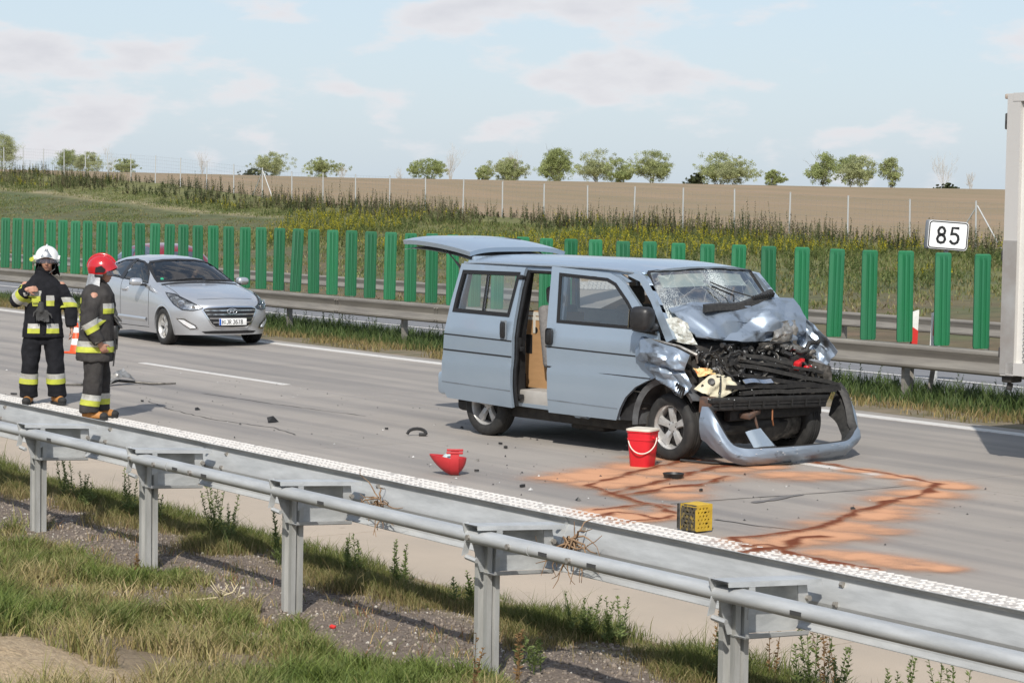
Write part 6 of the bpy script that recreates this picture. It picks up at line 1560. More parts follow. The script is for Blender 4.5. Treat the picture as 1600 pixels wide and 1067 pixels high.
for f in bm.faces:
    c = f.calc_center_median()
    if f.normal.x > .2 and c.x < -.45 and c.x > -1.6 and inside((c.y, c.z), inset(w_scr, .015)) and abs(f.normal.y) < .6 and c.z > 1.05: dele.append(f)
    elif abs(c.y) > .5 and abs(f.normal.y) > .4 and (inside((c.x, c.z), inset(w_fr, .008)) or inside((c.x, c.z), inset(w_rr, .008))): dele.append(f)
    elif abs(c.y) > .55 and any((c.x-a)**2+(c.z-b)**2 < (r-.012)**2 for a, b, r in arches): dele.append(f)
    elif c.z < .19 and abs(f.normal.z) > .8: dele.append(f)
bmesh.ops.delete(bm, geom=list(set(dele)), context='FACES'); bm.to_mesh(body.data); bm.free()
body.data.polygons.foreach_set('use_smooth', [True]*len(body.data.polygons))
obj('windscreen', sheet(w_scr, [], frontproj(.0), .07), m_carglass, car, angle=180)
obj('windscreen_seal', ring(w_scr, .03, frontproj(.004), .07), m_gasket, car)
for sg in (-1, 1):
    fr_ = [(a, b) for a, b in w_fr]
    g = obj('side_window', sheet(w_fr, [], sideproj(.0, sg), .08), m_carglass, car, angle=180); obj('window_seal', ring(w_fr, .022, sideproj(.004, sg), .07), m_gasket, g)
    g = obj('side_window', sheet(w_rr, [], sideproj(.0, sg), .08), m_carglass_d, car, angle=180); obj('window_seal', ring(w_rr, .022, sideproj(.004, sg), .07), m_gasket, g)
    obj('window_pillar', sheet([(-1.90, 1.04), (-1.885, 1.40), (-2.03, 1.40), (-2.06, 1.05)], [], sideproj(.006, sg), .06), m_trim, car)
    for ax in (0, -2.65):
        q = MB(); q.grid([[(ax+r_*math.cos(a), (onbody((ax+.36*math.cos(a), 0, .315+.36*math.sin(a)), (0, sg, 0), 0).y+sg*(dy)), .315+r_*math.sin(a)) for r_, dy in ((.372, .002), (.36, .010), (.338, .008), (.336, -.05), (.335, -.25))] for a in np.linspace(R(-18), R(198), 26)])
        obj('wheel_arch', q, [m_silver], car, angle=40)
        q = MB(); q.grid([[(ax+.35*math.cos(a), sg*y, .315+.35*math.sin(a)) for y in (.82, .45)] for a in np.linspace(R(-20), R(200), 16)]); obj('arch_liner', q, m_under, car)
    wheel('wheel', car, 0, sg*.775, z=.315, r=.315, w=.205, rimr=.205, out=sg, spoke_kind='pair'); wheel('wheel', car, -2.65, sg*.775, z=.315, r=.315, w=.205, rimr=.205, out=sg, spoke_kind='pair')
    # panel gaps and the crease along the doors
    def gap(pts, w, mt, nm_): 
        P = []; pts = dens(pts, .06, False)
        for i, p in enumerate(pts):
            a = Vector(pts[max(0, i-1)]); b = Vector(pts[min(len(pts)-1, i+1)]); dd = (b-a).normalized(); nn = Vector((-dd.y, dd.x))*w/2
            P.append([sideproj(.003, sg)(p[0]+nn.x, p[1]+nn.y), sideproj(.003, sg)(p[0]-nn.x, p[1]-nn.y)])
        q = MB(); q.grid(P); obj(nm_, q, mt, car, angle=180)
    m_gap = M('panel_gap', (.03, .03, .032), .7)
    gap([(-.62, .30), (-.60, .70), (-.68, .98)], .010, m_gap, 'door_gap'); gap([(-1.93, 1.04), (-1.90, .70), (-1.88, .26)], .010, m_gap, 'door_gap'); gap([(-.60, .27), (-2.3, .25)], .010, m_gap, 'door_gap')
    gap([(-.72, .955), (-.62, .90), (-.45, .87)], .008, m_gap, 'door_gap')
    q = MB(); q.grid([[onbody((a, 0, .40+dz), (0, sg, 0), oo) for dz, oo in ((-.05, .001), (-.01, .018), (.012, .020), (.03, .001))] for a in np.linspace(-.70, -2.28, 20)]); obj('door_crease', q, m_silver, car, angle=60)
    q = MB(); p = onbody((-1.72, 0, .88), (0, sg, 0), .02); q.rbox(tuple(p), (.20, .03, .04), .012); q.rbox(tuple(p-Vector((0, sg*.02, 0))), (.26, .02, .075), .008); obj('door_handle', q, m_silver, car)
    q = MB(); q.rbox((-.88, sg*1.0, 1.035), (.16, .22, .13), .055, seg=3, rot=(0, .1, sg*.18)); mrr = obj('wing_mirror', q, m_silver, car, angle=60)
    q = MB(); q.rbox((-.86, sg*.885, .985), (.12, .12, .04), .015); q.rbox((-.965, sg*1.0, 1.03), (.01, .18, .1), .004); obj('mirror_foot', q, m_trim, mrr)
    # headlight
    f_, conv = diagproj(.003, sg)
    lamp = [(.77, sg*.42, .650), (.66, sg*.58, .605), (.52, sg*.72, .615), (.34, sg*.81, .70), (.0, sg*.85, .885), (.28, sg*.80, .862), (.58, sg*.62, .757)]
    lo = conv(lamp); lamp_o = obj('headlight', sheet(lo, [], f_, .05), M('lamp_housing', (.62, .63, .64), .2, .8, base2=(.16, .16, .17), scale=16), car, angle=60)
    f2_, _ = diagproj(.012, sg); obj('lamp_lens', sheet(lo, [], f2_, .06), glass_mat('lamp_glass', (.92, .94, .95), .08), lamp_o, angle=60)
    obj('lamp_edge', ring(lo, .014, f2_, .05), m_trim, lamp_o)
    c = f_(sum(k[0] for k in lo)/7-.00*sg, .705); dd = Vector((.72, sg*.69, 0)).normalized(); T = Matrix.Translation(Vector(c)+dd*.004) @ dd.to_track_quat('Z', 'Y').to_matrix().to_4x4()
    q = MB(); q.lathe([(.066, 0), (.066, .010), (.056, .012), (.05, .003)], 20, T); obj('projector_ring', q, m_chrome, lamp_o)
    q = MB(); q.lathe([(.048, .002), (.035, .012), (0, .017)], 20, T); obj('projector', q, M('projector_glass', (.10, .11, .13), .05, .0, coat=1), lamp_o)
    q = MB(); c2 = Vector(f_(conv([(.66, sg*.57, .665)])[0][0], .665)); T2 = Matrix.Translation(c2+dd*.004) @ dd.to_track_quat('Z', 'Y').to_matrix().to_4x4(); q.lathe([(.03, 0), (.028, .006), (0, .008)], 14, T2); obj('side_lamp', q, m_chrome, lamp_o)
    # fog lamp recess
    fo = conv([(.74, sg*.52, .30), (.66, sg*.64, .285), (.58, sg*.74, .36), (.46, sg*.82, .475), (.60, sg*.72, .475), (.72, sg*.56, .37)])
    fg = obj('fog_lamp_recess', sheet(fo, [], diagproj(.004, sg)[0], .05), m_trim, car, angle=60)
    obj('recess_trim', ring(fo, .012, diagproj(.009, sg)[0], .05), m_chrome, fg)
    obj('fog_lamp', sheet(inset(fo, .026), [], diagproj(.016, sg)[0], .05), M('fog_lens', (.75, .76, .77), .12, .3), fg, angle=60)
# grille
gr = [(-.47, .655), (-.40, .675), (0, .685), (.40, .675), (.47, .655), (.50, .62), (.36, .38), (.29, .325), (0, .315), (-.29, .325), (-.36, .38), (-.50, .62)]
gro = obj('grille', sheet(gr, [], frontproj(.006), .06), m_trim, car, angle=60)
obj('grille_surround', ring(gr, .020, frontproj(.014), .05, .006), m_chrome, gro)
for z, w in ((.610, .455), (.545, .42), (.48, .385), (.415, .33)):
    q = MB(); q.grid([[frontproj(.010)(y, z-.017), frontproj(.026)(y, z-.010), frontproj(.028)(y, z+.008), frontproj(.010)(y, z+.014)] for y in np.linspace(-w, w, 22)]); obj('grille_bar', q, m_chrome, gro, angle=40)
low = [(-.50, .262), (-.30, .275), (.30, .275), (.50, .262), (.44, .225), (-.44, .225)]
obj('lower_intake', sheet(low, [], frontproj(.004), .06), m_trim, car, angle=60)
def fp(off): return lambda y, z: frontproj(off)(y, z)
nose_x = frontproj(0)(0, .425).x
pl = thing('number_plate', '', '', (0, 0, 0)); del pl['label']; del pl['category']; pl.parent = car; pl.location = (nose_x+.035, 0, .425)
TP = lambda u, v, d: (d+.009, u, v)     # text plane: u to the car's left is +y when seen from the front
q = MB(); q.rbox((0, 0, 0), (.014, .50, .115), .004); obj('plate', q, m_signw, pl)
q = MB(); q.box((.0085, -.233, 0), (.003, .034, .108)); obj('blue_band', q, M('plate_blue', (.02, .10, .42), .5), pl, angle=None)
tq, tw = letters('H', .072, .036, .010, .0105, lambda u, v, d: (d+.0075, u-.200, v-.036)); tq2, tw2 = letters('JR 3678', .072, .037, .0105, .0105, lambda u, v, d: (d+.0075, u-.118, v-.036)); tq.add(tq2.v, tq2.f); obj('plate_lettering', tq, m_black, pl, angle=None)
q = MB(); q.lathe([(0, .002), (.011, .002), (.011, 0)], 12, Matrix.Translation((.0075, -.142, .016)) @ Matrix.Rotation(R(90), 4, 'Y')); q.lathe([(0, .002), (.012, .002), (.012, 0)], 12, Matrix.Translation((.0075, -.142, -.018)) @ Matrix.Rotation(R(90), 4, 'Y')); obj('plate_seal', q, M('seal_grey', (.22, .30, .26), .5), pl)
bx = frontproj(0)(0, .60).x+.028
q = MB(); q.tube([(bx, .088*math.cos(a), .60+.046*math.sin(a)) for a in np.linspace(0, 2*math.pi, 29)], .0085, 8, caps=False); 
for s in (-1, 1): q.tube([(bx, s*.030-.012, .572), (bx, s*.030+.012, .628)], .008, 6)
q.tube([(bx, -.028, .594), (bx, .028, .606)], .007, 6); obj('badge', q, m_chrome, gro, angle=60)
q = MB(); bn = lambda y: onbody((0, y, 0), (0, 0, 1), 0)
def topproj(off): return lambda x, y: onbody((x, y, 0), (0, 0, 1), off)
for sg in (-1, 1):
    q = MB(); q.grid([[topproj(.002)(x, sg*(.66+.05*(x+.5)-.10*max(0, x-.3))+dy) for dy in (-.005, .005)] for x in np.linspace(-.46, .55, 14)]); obj('bonnet_gap', q, m_gap, car, angle=180)
q = MB(); q.grid([[topproj(.002)(.66-.30*(abs(y)/.86)**2.6+dx_, y) for dx_ in (-.005, .005)] for y in np.linspace(-.5, .5, 20)]); obj('bonnet_gap', q, m_gap, car, angle=180)
q = MB(); q.grid([[topproj(.006)(x, y) for y in np.linspace(-.70, .70, 14)] for x in (-.505, -.47, -.435)]); obj('cowl', q, m_trim, car, angle=60)
q = MB(); q.tube([(-.53, -.52, 1.065), (-.60, -.05, 1.10), (-.60, .12, 1.10)], .010, 6); q.tube([(-.53, .15, 1.075), (-.58, .55, 1.06)], .010, 6); obj('wiper', q, m_trim, car)
q = MB(); q.rbox((-1.5, 0, .235), (3.2, 1.3, .10), .03); obj('underbody', q, m_under, car)
q = MB(); q.rbox((-.80, 0, .90), (.45, 1.42, .18), .05); q.rbox((-1.5, 0, .38), (2.6, 1.5, .10), .03); obj('dashboard', q, m_dash, car)
q = MB(); q.lathe([(.175+.014*math.cos(a), .014*math.sin(a)) for a in np.linspace(0, 6.283, 9)[:-1]], 24, Matrix.Translation((-1.08, .37, .97)) @ Matrix.Rotation(R(-65), 4, 'Y'), closed=True); q.box((-1.07, .37, .965), (.05, .32, .05), rot=(0, R(-65), 0)); obj('steering_wheel', q, m_dash, car)
for y in (-.36, .37):
    for x in (-1.75, -2.55):
        q = MB(); q.rbox((x+.25, y, .52), (.5, .48, .16), .05); q2 = MB(); q2.rbox((0, 0, 0), (.13, .46, .62), .05); q.add(q2.v, q2.f, Matrix.Translation((x-.04, y, .85)) @ Matrix.Rotation(R(-14), 4, 'Y')); q3 = MB(); q3.rbox((0, 0, 0), (.09, .25, .17), .04); q.add(q3.v, q3.f, Matrix.Translation((x-.13, y, 1.23)) @ Matrix.Rotation(R(-10), 4, 'Y')); obj('seat', q, M('car_seat', (.05, .05, .052), .9), car, angle=60)
q = MB(); q.lathe([(0, .001), (.03, .001), (.03, 0)], 16, Matrix.Translation(frontproj(.004)(-.60, 1.085)) @ Vector((.72, -.1, .66)).to_track_quat('Z', 'Y').to_matrix().to_4x4()); obj('windscreen_sticker', q, M('green_sticker', (.02, .30, .16), .5), car)
q = MB(); q.tube([(-2.9, 0, 1.40), (-3.08, 0, 1.62)], [.006, .003], 6); obj('aerial', q, m_trim, car)

# driver of the hatchback
dv = MB(); T = head_parts(dv, (-1.52, .37, 1.22)); loft_rings(dv, [(-1.55, .37, .62, .14, .19), (-1.58, .37, .85, .13, .19), (-1.60, .37, 1.0, .11, .20), (-1.58, .37, 1.06, .07, .14)])
for s in (-1, 1):
    capsule(dv, (-1.57, .37+s*.19, 1.0), (-1.38, .37+s*.25, .80), .055, .045); capsule(dv, (-1.38, .37+s*.25, .80), (-1.13, .37+s*.16, .96), .042, .032); hand(dv, (-1.14, .37+s*.16, .965), (1, -s*.2, .25), (0, -s, -.3), 1 if s < 0 else -1, .6)
    capsule(dv, (-1.5, .37+s*.09, .62), (-1.05, .37+s*.12, .66), .085, .065); capsule(dv, (-1.05, .37+s*.12, .66), (-.80, .37+s*.12, .36), .06, .05)
drv = blob('person', dv, m_skin, None, .010, 2); drv.location = CO; drv.rotation_euler = (0, 0, CR_)
tag(drv, 'person with dark hair in a dark top, seated at the wheel of the silver car', 'person')
face_bits(T, drv)
dj = MB(); loft_rings(dj, [(-1.55, .37, .60, .16, .21), (-1.58, .37, .85, .15, .21), (-1.60, .37, 1.0, .125, .225), (-1.58, .37, 1.075, .085, .16)])
for s in (-1, 1): capsule(dj, (-1.57, .37+s*.19, 1.0), (-1.38, .37+s*.25, .80), .068, .058); capsule(dj, (-1.38, .37+s*.25, .80), (-1.18, .37+s*.18, .93), .055, .045)
blob('jumper', dj, M('dark_cloth', (.03, .032, .04), .9), drv, .012, 3, .004)
dh = MB(); ellip(dh, (-1.545, .37, 1.268), (.098, .082, .088)); blob('hair', dh, m_hairm, drv, .010, 2)

# ================================================================ red car on the opposite carriageway
rc = thing('red_car', 'dark red car on the opposite carriageway, only its roof showing between the green slats', 'car', (-51.4, 25.4, -.08), R(180))
m_redp = M('red_paint', (.22, .012, .02), .3, .3, coat=.8)
q = MB(); q.v = list(body.data.vertices[i].co for i in range(0))
rb = car_shell(); rb.v = [(x+1.3, y*.98, z*(.97)) for x, y, z in rb.v]
o = obj('body', rb, m_redp, rc, angle=None); m_ = o.modifiers.new('s', 'SUBSURF'); m_.levels = 2; m_.render_levels = 2; eval_mods(o); o.data.polygons.foreach_set('use_smooth', [True]*len(o.data.polygons))
rbv = bvh_of(o)
def rproj(off, d):
    d = Vector(d)
    def f(a, b):
        p = Vector((a+1.3, 0, b*.97)) if abs(d.y) > .5 else Vector((0, a*.98, b*.97)); h = rbv.ray_cast(p+d*3, -d, 6); return h[0]+d*off if h[0] is not None else p
    return f
m_dglass = MATS['dark_rear_glass']
for sg in (-1, 1):
    for w in (w_fr, w_rr): obj('side_window', sheet(w, [], rproj(.006, (0, sg, 0)), .08), m_dglass, rc, angle=180)
    for x in (1.3, -1.35): wheel('wheel', rc, x, sg*.76, z=.31, r=.31, out=sg)
obj('windscreen', sheet(w_scr, [], rproj(.006, (1, 0, 0)), .08), m_dglass, rc, angle=180)
rw_ = [(-.55, 1.0), (.55, 1.0), (.45, 1.27), (-.45, 1.27)]
obj('rear_window', sheet(rw_, [], rproj(.006, (-1, 0, 0)), .08), m_dglass, rc, angle=180)
# ================================================================ the two firefighters
m_nomex = M('navy_turnout_cloth', (.007, .0075, .010), .9, base2=(.013, .0135, .017), spec=.25, scale=10, detail=7, bump=.15, bscale=260)
m_char = M('charcoal_turnout_cloth', (.030, .028, .028), .92, base2=(.050, .047, .045), spec=.25, scale=9, detail=7, bump=.15, bscale=260)
m_silv = M('reflective_silver', (.47, .47, .44), .55, .15, base2=(.34, .335, .31), scale=18)
m_yel = M('fluorescent_yellow', (.46, .50, .045), .7, base2=(.36, .38, .06), scale=16)
m_boot = M('tan_boot_leather', (.42, .19, .05), .65, base2=(.30, .13, .035), scale=12)
m_sole = M('boot_sole', (.02, .02, .02), .8)
m_glove = M('black_glove', (.025, .025, .025), .85, base2=(.05, .05, .05), scale=20)
m_glove_g = M('grey_glove', (.09, .09, .085), .85, base2=(.05, .05, .05), scale=20)
def two_band(bvh, A, B, t, w, parent, off=.006, **k):
    A, B = Vector(A), Vector(B); L_ = (B-A).length
    band('silver_stripe', bvh, A, B, t-.25*w/L_*2*.5, w*.5, m_silv, parent, off, **k)
    band('yellow_stripe', bvh, A, B, t+.25*w/L_*2*.5, w*.5, m_yel, parent, off, **k)
def boot(parent, ankle, yaw, name='boot'):
    T = Matrix.Translation((ankle[0], ankle[1], 0)) @ Matrix.Rotation(yaw, 4, 'Z'); t = MB()
    capsule(t, (-.02, 0, .25), (-.02, 0, .10), .062, .058, n=14); capsule(t, (-.04, 0, .065), (.10, 0, .058), .052, .050, n=12); capsule(t, (.08, 0, .055), (.165, 0, .048), .052, .044, n=12)
    q = MB(); q.add(t.v, t.f, T); b = blob(name, q, m_boot, parent, .010, 2)
    q = MB(); t = MB(); out = [(-.10, -.035), (-.08, -.045), (.0, -.040), (.08, -.052), (.17, -.045), (.205, -.015), (.205, .015), (.17, .045), (.08, .052), (0, .040), (-.08, .045), (-.10, .035)]
    t.prism(out, 0.002, .030); q.add(t.v, t.f, T); obj('sole', q, m_sole, b)
    t = MB(); ellip(t, (.150, 0, .050), (.062, .052, .044)); q = MB(); q.add(t.v, t.f, T); obj('toe_cap', q, m_sole, b, angle=180)
def helmet(parent, T, shell_mat, kind):
    P = []
    for i, th in enumerate(np.linspace(0.02, 1.0, 14)):
        row = []
        for k in range(33):
            a = 2*math.pi*k/32; fr = math.cos(a)
            lim = R(96)+R(30)*max(0, -fr)**1.2+R(20)*(abs(math.sin(a)))**2*(1 if fr < .5 else .6)-R(14)*max(0, fr)**2
            t = th*lim; x = .158*math.sin(t)*math.cos(a); y = .132*math.sin(t)*math.sin(a); z = .150*math.cos(t)
            fl = 1+.06*max(0, th-.85)/.15*(1.4 if fr > .3 else 1); row.append((x*fl-.008, y*fl, z+.048))
        P.append(row)
    q = MB(); q.grid(P); me_ = bpy.data.meshes.new('t'); me_.from_pydata(q.v, [], q.f); bm = bmesh.new(); bm.from_mesh(me_); bmesh.ops.remove_doubles(bm, verts=bm.verts[:], dist=.0008); thicken(bm, -.008)
    h = obj('helmet', bm, shell_mat, parent, angle=60); h.matrix_local = T
    q = MB(); q.tube([(.158*math.sin(t)-.008, 0, .150*math.cos(t)+(.052 if kind == 'red' else .0475)) for t in np.linspace(R(62), R(-92), 16)], [.006+.007*math.sin(i/15*math.pi) for i in range(16)], 8, flat=1.6); obj('crest', q, shell_mat, h, angle=60)
    q = MB()
    for s in (-1, 1):
        mm = Matrix.Translation((.0, s*.128, .03)) @ Matrix.Rotation(s*R(-8), 4, 'X'); t = MB()
        t.prism([(-.05, -.028), (.045, -.02), (.06, .012), (.015, .05), (-.045, .026)] if s > 0 else [(-.05, -.028), (-.045, .026), (.015, .05), (.06, .012), (.045, -.02)], -.012, .012, Matrix(((1, 0, 0, 0), (0, 0, 1, 0), (0, 1, 0, 0), (0, 0, 0, 1)))); q.add(t.v, t.f, mm)
        t = MB(); t.rbox((-.005, s*.128, -.035), (.10, .02, .030), .008); q.add(t.v, t.f)
    obj('side_fitting', q, m_trim if kind == 'red' else m_white, h)
    vis = glass_mat('visor_clear', (.82, .84, .82), .16)
    q = MB(); P = []
    for t in np.linspace(0, 1, 6):
        row = []
        for a in np.linspace(R(-62), R(62), 15):
            rad = .168+.034*t; row.append((rad*math.cos(a)*1.02-.01, rad*.88*math.sin(a), (.030-.052*t) if kind == 'red' else (.045-.045*t)))
        P.append(row)
    q.grid(P); obj('visor', q, vis, h, angle=180)
    q = MB(); q.tube([((.200)*math.cos(a)*1.02-.01, .200*.88*math.sin(a), (-.022 if kind == 'red' else 0)) for a in np.linspace(R(-62), R(62), 15)], .0035, 6); obj('visor_edge', q, m_trim, h)
    if kind == 'white':
        q = MB(); P = []
        for u in np.linspace(0, 1, 6):
            row = []
            for v in np.linspace(-1, 1, 7):
                th = R(38+44*u); a = v*R(6+20*u**1.2); row.append((.170*math.sin(th)*math.cos(a)-.006, .150*math.sin(th)*math.sin(a), .160*math.cos(th)+.046))
            P.append(row)
        q.grid(P); obj('front_plate', q, M('silver_plate', (.36, .37, .38), .25, .8), h, angle=60)
        q = MB(); q.tube([(-.02, -.158, .035), (.075, -.165, .035)], .019, 12); q.tube([(.075, -.165, .035), (.10, -.165, .035)], .025, 12); q.rbox((.01, -.150, .045), (.03, .03, .03), .006); obj('helmet_lamp', q, m_yel, h)
    # neck curtain
    mt = M('aluminised_cloth', (.55, .55, .54), .32, .6, base2=(.35, .35, .35), scale=30) if kind == 'red' else m_nomex
    q = MB(); P = []
    for t in np.linspace(0, 1, 7):
        P.append([((.128+.022*t)*math.cos(a)-.02, (.118+.026*t)*math.sin(a), -.02-.15*t+.010*math.sin(a*9)*t) for a in np.linspace(R(78), R(282), 26)])
    q.grid(P); obj('neck_curtain', q, mt, h, angle=60)
    q = MB(); q.tube([(-.0, -.098, -.02), (.02, -.085, -.09), (.045, -.03, -.135), (.045, .03, -.135), (.02, .085, -.09), (0, .098, -.02)], .008, 6); obj('chin_strap', q, m_trim, h)
    return h
def firefighter(loc, rz, J, cloth, label, hk, shell, headyaw, headpitch=0.0, seed=0.0, boots=(0, 0)):
    q = MB(); T = head_parts(q, J['head'], headyaw, headpitch)
    loft_rings(q, [(0, 0, .86, .10, .14), (J['lean'], 0, 1.15, .09, .13), (J['lean'], 0, 1.40, .09, .15), (J['lean']*.8, 0, 1.48, .06, .10)])
    for s in ('R', 'L'):
        capsule(q, J['sh'+s], J['el'+s], .052, .045); capsule(q, J['el'+s], J['wr'+s], .045, .030); hand(q, J['wr'+s], *J['hand'+s])
        capsule(q, J['hip'+s], J['kn'+s], .085, .060); capsule(q, J['kn'+s], J['an'+s], .055, .042)
    body_ = blob('person', q, m_skin, None, .0085, 2); body_.location = loc; body_.rotation_euler = (0, 0, rz); tag(body_, label, 'person')
    face_bits(T, body_)
    # jacket
    q = MB(); l = J['lean']; b = J.get('bulk', 1.0)
    loft_rings(q, [(J['hemx'], 0, J['hem'], .160*b, .246), (J['hemx'], 0, J['hem']+.10, .156*b, .240), (l*.6, 0, 1.08, .145*b, .214), (l, 0, 1.25, .147*b, .220), (l, 0, 1.40, .136*b, .224), (l*.9, 0, 1.49, .10*b, .165), (l*.9, 0, 1.535, .082, .095)])
    for s in ('R', 'L'): capsule(q, Vector(J['sh'+s])*1.0+Vector((0, .012 if s == 'R' else -.012, -.045)), J['el'+s], .090, .080, n=14); sg_ = -1 if s == 'R' else 1; capsule(q, (l*.8, sg_*.05, J['head'][2]-.215), (l*.8, sg_*.17, J['sh'+s][2]-.02), .068, .074, n=12); capsule(q, J['el'+s], Vector(J['el'+s]).lerp(Vector(J['wr'+s]), .5), .080, .074, n=14); q.tube([Vector(J['el'+s]), Vector(J['el'+s]).lerp(Vector(J['wr'+s]), .5), Vector(J['el'+s]).lerp(Vector(J['wr'+s]), .97)], [.078, .074, .066], 16)
    capsule(q, (l*.8, 0, 1.50), (l*.6+.005, 0, J['head'][2]-.135), .092, .086, n=16)
    jk = blob('jacket', q, cloth, body_, .012, 3, .014, 7.5, wst=(1, 1, .8), seed=seed); jb = bvh_of(jk)
    # trousers
    q = MB(); loft_rings(q, [(J['hemx'], 0, .72, .10, .15), (J['hemx'], 0, .86, .125, .180), (J['hemx'], 0, .98, .115, .17)])
    for s in ('R', 'L'): capsule(q, J['hip'+s], J['kn'+s], .122, .104, n=16); q.tube([Vector(J['kn'+s])+Vector((0, 0, .05)), J['kn'+s], Vector(J['kn'+s]).lerp(Vector(J['an'+s]), .5), Vector(J['an'+s])+Vector((0, 0, .06)), Vector(J['an'+s])+Vector((0, 0, -.005))], [.09, .106, .104, .108, .112], 18)
    tr = blob('trousers', q, cloth, body_, .012, 2, .015, 7, wst=(1, 1, .8), seed=seed+3); tb = bvh_of(tr)
    for s in ('R', 'L'):
        two_band(tb, J['kn'+s], J['an'+s], J.get('bt', .34), .125, tr, reach=.145, n=26); boot(body_, J['an'+s], J['toe'+s])
    return body_, jk, jb, tr, tb, T
# --- first firefighter: white helmet, facing the viewer, right hand raised to the chest
J1 = dict(head=(.02, .045, 1.715), lean=0.0, hem=.80, hemx=0.0, shR=(0, -.20, 1.42), shL=(0, .215, 1.42), elR=(.06, -.315, 1.235), elL=(.0, .325, 1.16), wrR=(.185, -.195, 1.375), wrL=(.06, .335, .925),
          handR=((.18, .95, .12), (-.8, .1, -.1), -1, .45, .9), handL=((.15, .03, -1), (0, -1, -.1), 1, .35), hipR=(0, -.105, .86), hipL=(0, .105, .86), knR=(.02, -.15, .48), knL=(.02, .15, .48), anR=(-.02, -.165, .09), anL=(-.02, .165, .09), toeR=R(-14), toeL=R(22), bt=.42)
F1 = (-24.67, 10.80, 0.006); rz1 = math.atan2(-10.80, 24.67)+R(3)
p1_, jk, jb, tr, tb, T = firefighter(F1, rz1, J1, m_nomex, 'firefighter in navy turnout gear and white helmet facing the viewer, hand raised to the chest', 'white', m_white, R(-6), 0.05, 1.0)
p1_['label'] = 'person in navy firefighting gear and white helmet, facing the viewer, hand raised to chest'
helmet(p1_, T @ Matrix.Translation((-.004, 0, -.012)) @ Matrix.Diagonal((1.02, 1.06, .97, 1)), M('white_helmet', (.74, .73, .70), .25, 0, coat=.5), 'white')
up = ((0, 0, .8), (0, 0, 1.5))
for a0, a1 in ((-56, -12), (16, 58)):
    two_band(jb, (0, 0, 1.0), (0, 0, .82), .48, .115, jk, a0=a0, a1=a1, n=12, ref=(1, 0, 0))
for a0, a1, z in ((-42, -12, 1.245), (10, 46, 1.30)):
    two_band(jb, (0, 0, z+.1), (0, 0, z-.1), .5, .125, jk, a0=a0, a1=a1, n=12, ref=(1, 0, 0))
band('name_patch', jb, (0, 0, 1.30), (0, 0, 1.10), .45, .062, m_yel, jk, .011, 20, 42, n=8)
for k in range(5): band('patch_mark', jb, (0, 0, 1.30), (0, 0, 1.10), .45, .026, m_black, jk, .013, 23+3.4*k, 25+3.4*k, n=2)
band('zip_flap', jb, (0, 0, 1.46), (0, 0, .82), .5, .60, m_nomex, jk, .008, -5, 5, n=4)
two_band(jb, J1['elL'], J1['wrL'], -.18, .115, jk, reach=.2, n=24); two_band(jb, J1['elR'], J1['wrR'], .42, .115, jk, reach=.2, n=24)
g = MB(); hand(g, (.165, -.045, 1.16), (.05, -.05, -1), (1, .2, 0), 1, .4, 1.1); hand(g, (.172, .01, 1.13), (.05, .15, -1), (1, -.2, 0), -1, .45, 1.05); capsule(g, (.15, -.03, 1.20), (.16, -.03, 1.13), .038, .045)
gl = blob('glove', g, m_glove, p1_, .008, 2)
g = MB(); g.tube([(.135, -.03, 1.36), (.155, -.03, 1.27), (.16, -.03, 1.2)], .008, 6); obj('glove_strap', g, m_trim, gl)
# --- second firefighter: red helmet, seen from the side, looking towards the hatchback
F2 = (-22.72, 10.58, 0.006); rz2 = math.atan2(.905, .42)-R(6)
J2 = dict(head=(.075, 0, 1.655), lean=.02, hem=.66, hemx=-.01, shR=(0.0, -.19, 1.385), shL=(.02, .19, 1.385), elR=(-.05, -.285, 1.09), elL=(.06, .28, 1.10), wrR=(.075, -.27, .865), wrL=(.17, .13, 1.12),
          handR=((.45, .3, -.85), (.1, 1, 0), 1, .5), handL=((.5, -.6, -.5), (-1, -.3, 0), 1, .8), hipR=(-.02, -.10, .84), hipL=(.0, .10, .84), knR=(-.01, -.125, .46), knL=(.045, .115, .46), anR=(-.055, -.13, .09), anL=(.035, .12, .09), toeR=R(-8), toeL=R(10), bt=.62, bulk=1.32)
p2_, jk, jb, tr, tb, T = firefighter(F2, rz2, J2, m_char, 'person in faded charcoal firefighting gear and red helmet, seen from the side', 'red', None, R(-8), .06, 7.0)
helmet(p2_, T @ Matrix.Translation((-.004, 0, -.010)) @ Matrix.Diagonal((1.04, 1.06, .98, 1)), M('red_helmet', (.46, .012, .018), .22, 0, base2=(.40, .012, .016), scale=8, coat=.6), 'red')
two_band(jb, (-.02, 0, .95), (-.02, 0, .70), .50, .125, jk, n=44)
two_band(jb, J2['elR'], J2['wrR'], .18, .12, jk, reach=.2, n=24); two_band(jb, J2['elL'], J2['wrL'], .3, .12, jk, reach=.2, n=24)
two_band(jb, (.02, 0, 1.36), (.02, 0, 1.10), .42, .115, jk, a0=-78, a1=-18, n=16); two_band(jb, (.02, 0, 1.36), (.02, 0, 1.10), .42, .115, jk, a0=18, a1=70, n=16)
for z in (1.33, 1.22, 1.13): band('back_patch', jb, (.02, 0, z+.1), (.02, 0, z-.1), .5, .065, m_yel, jk, .006, 150, 210, n=14)
band('zip_flap', jb, (.02, 0, 1.44), (.0, 0, .72), .5, .66, m_char, jk, .010, -6, 6, n=4)
g = MB(); hand(g, (.19, -.03, 1.20), (.35, .1, -.95), (1, .2, .3), 1, .25, 1.15); hand(g, (.20, .05, 1.17), (.25, .25, -1), (1, -.2, .3), -1, .3, 1.15); capsule(g, (.165, 0, 1.27), (.19, 0, 1.18), .042, .052)
gl = blob('glove', g, m_glove_g, p2_, .008, 2)
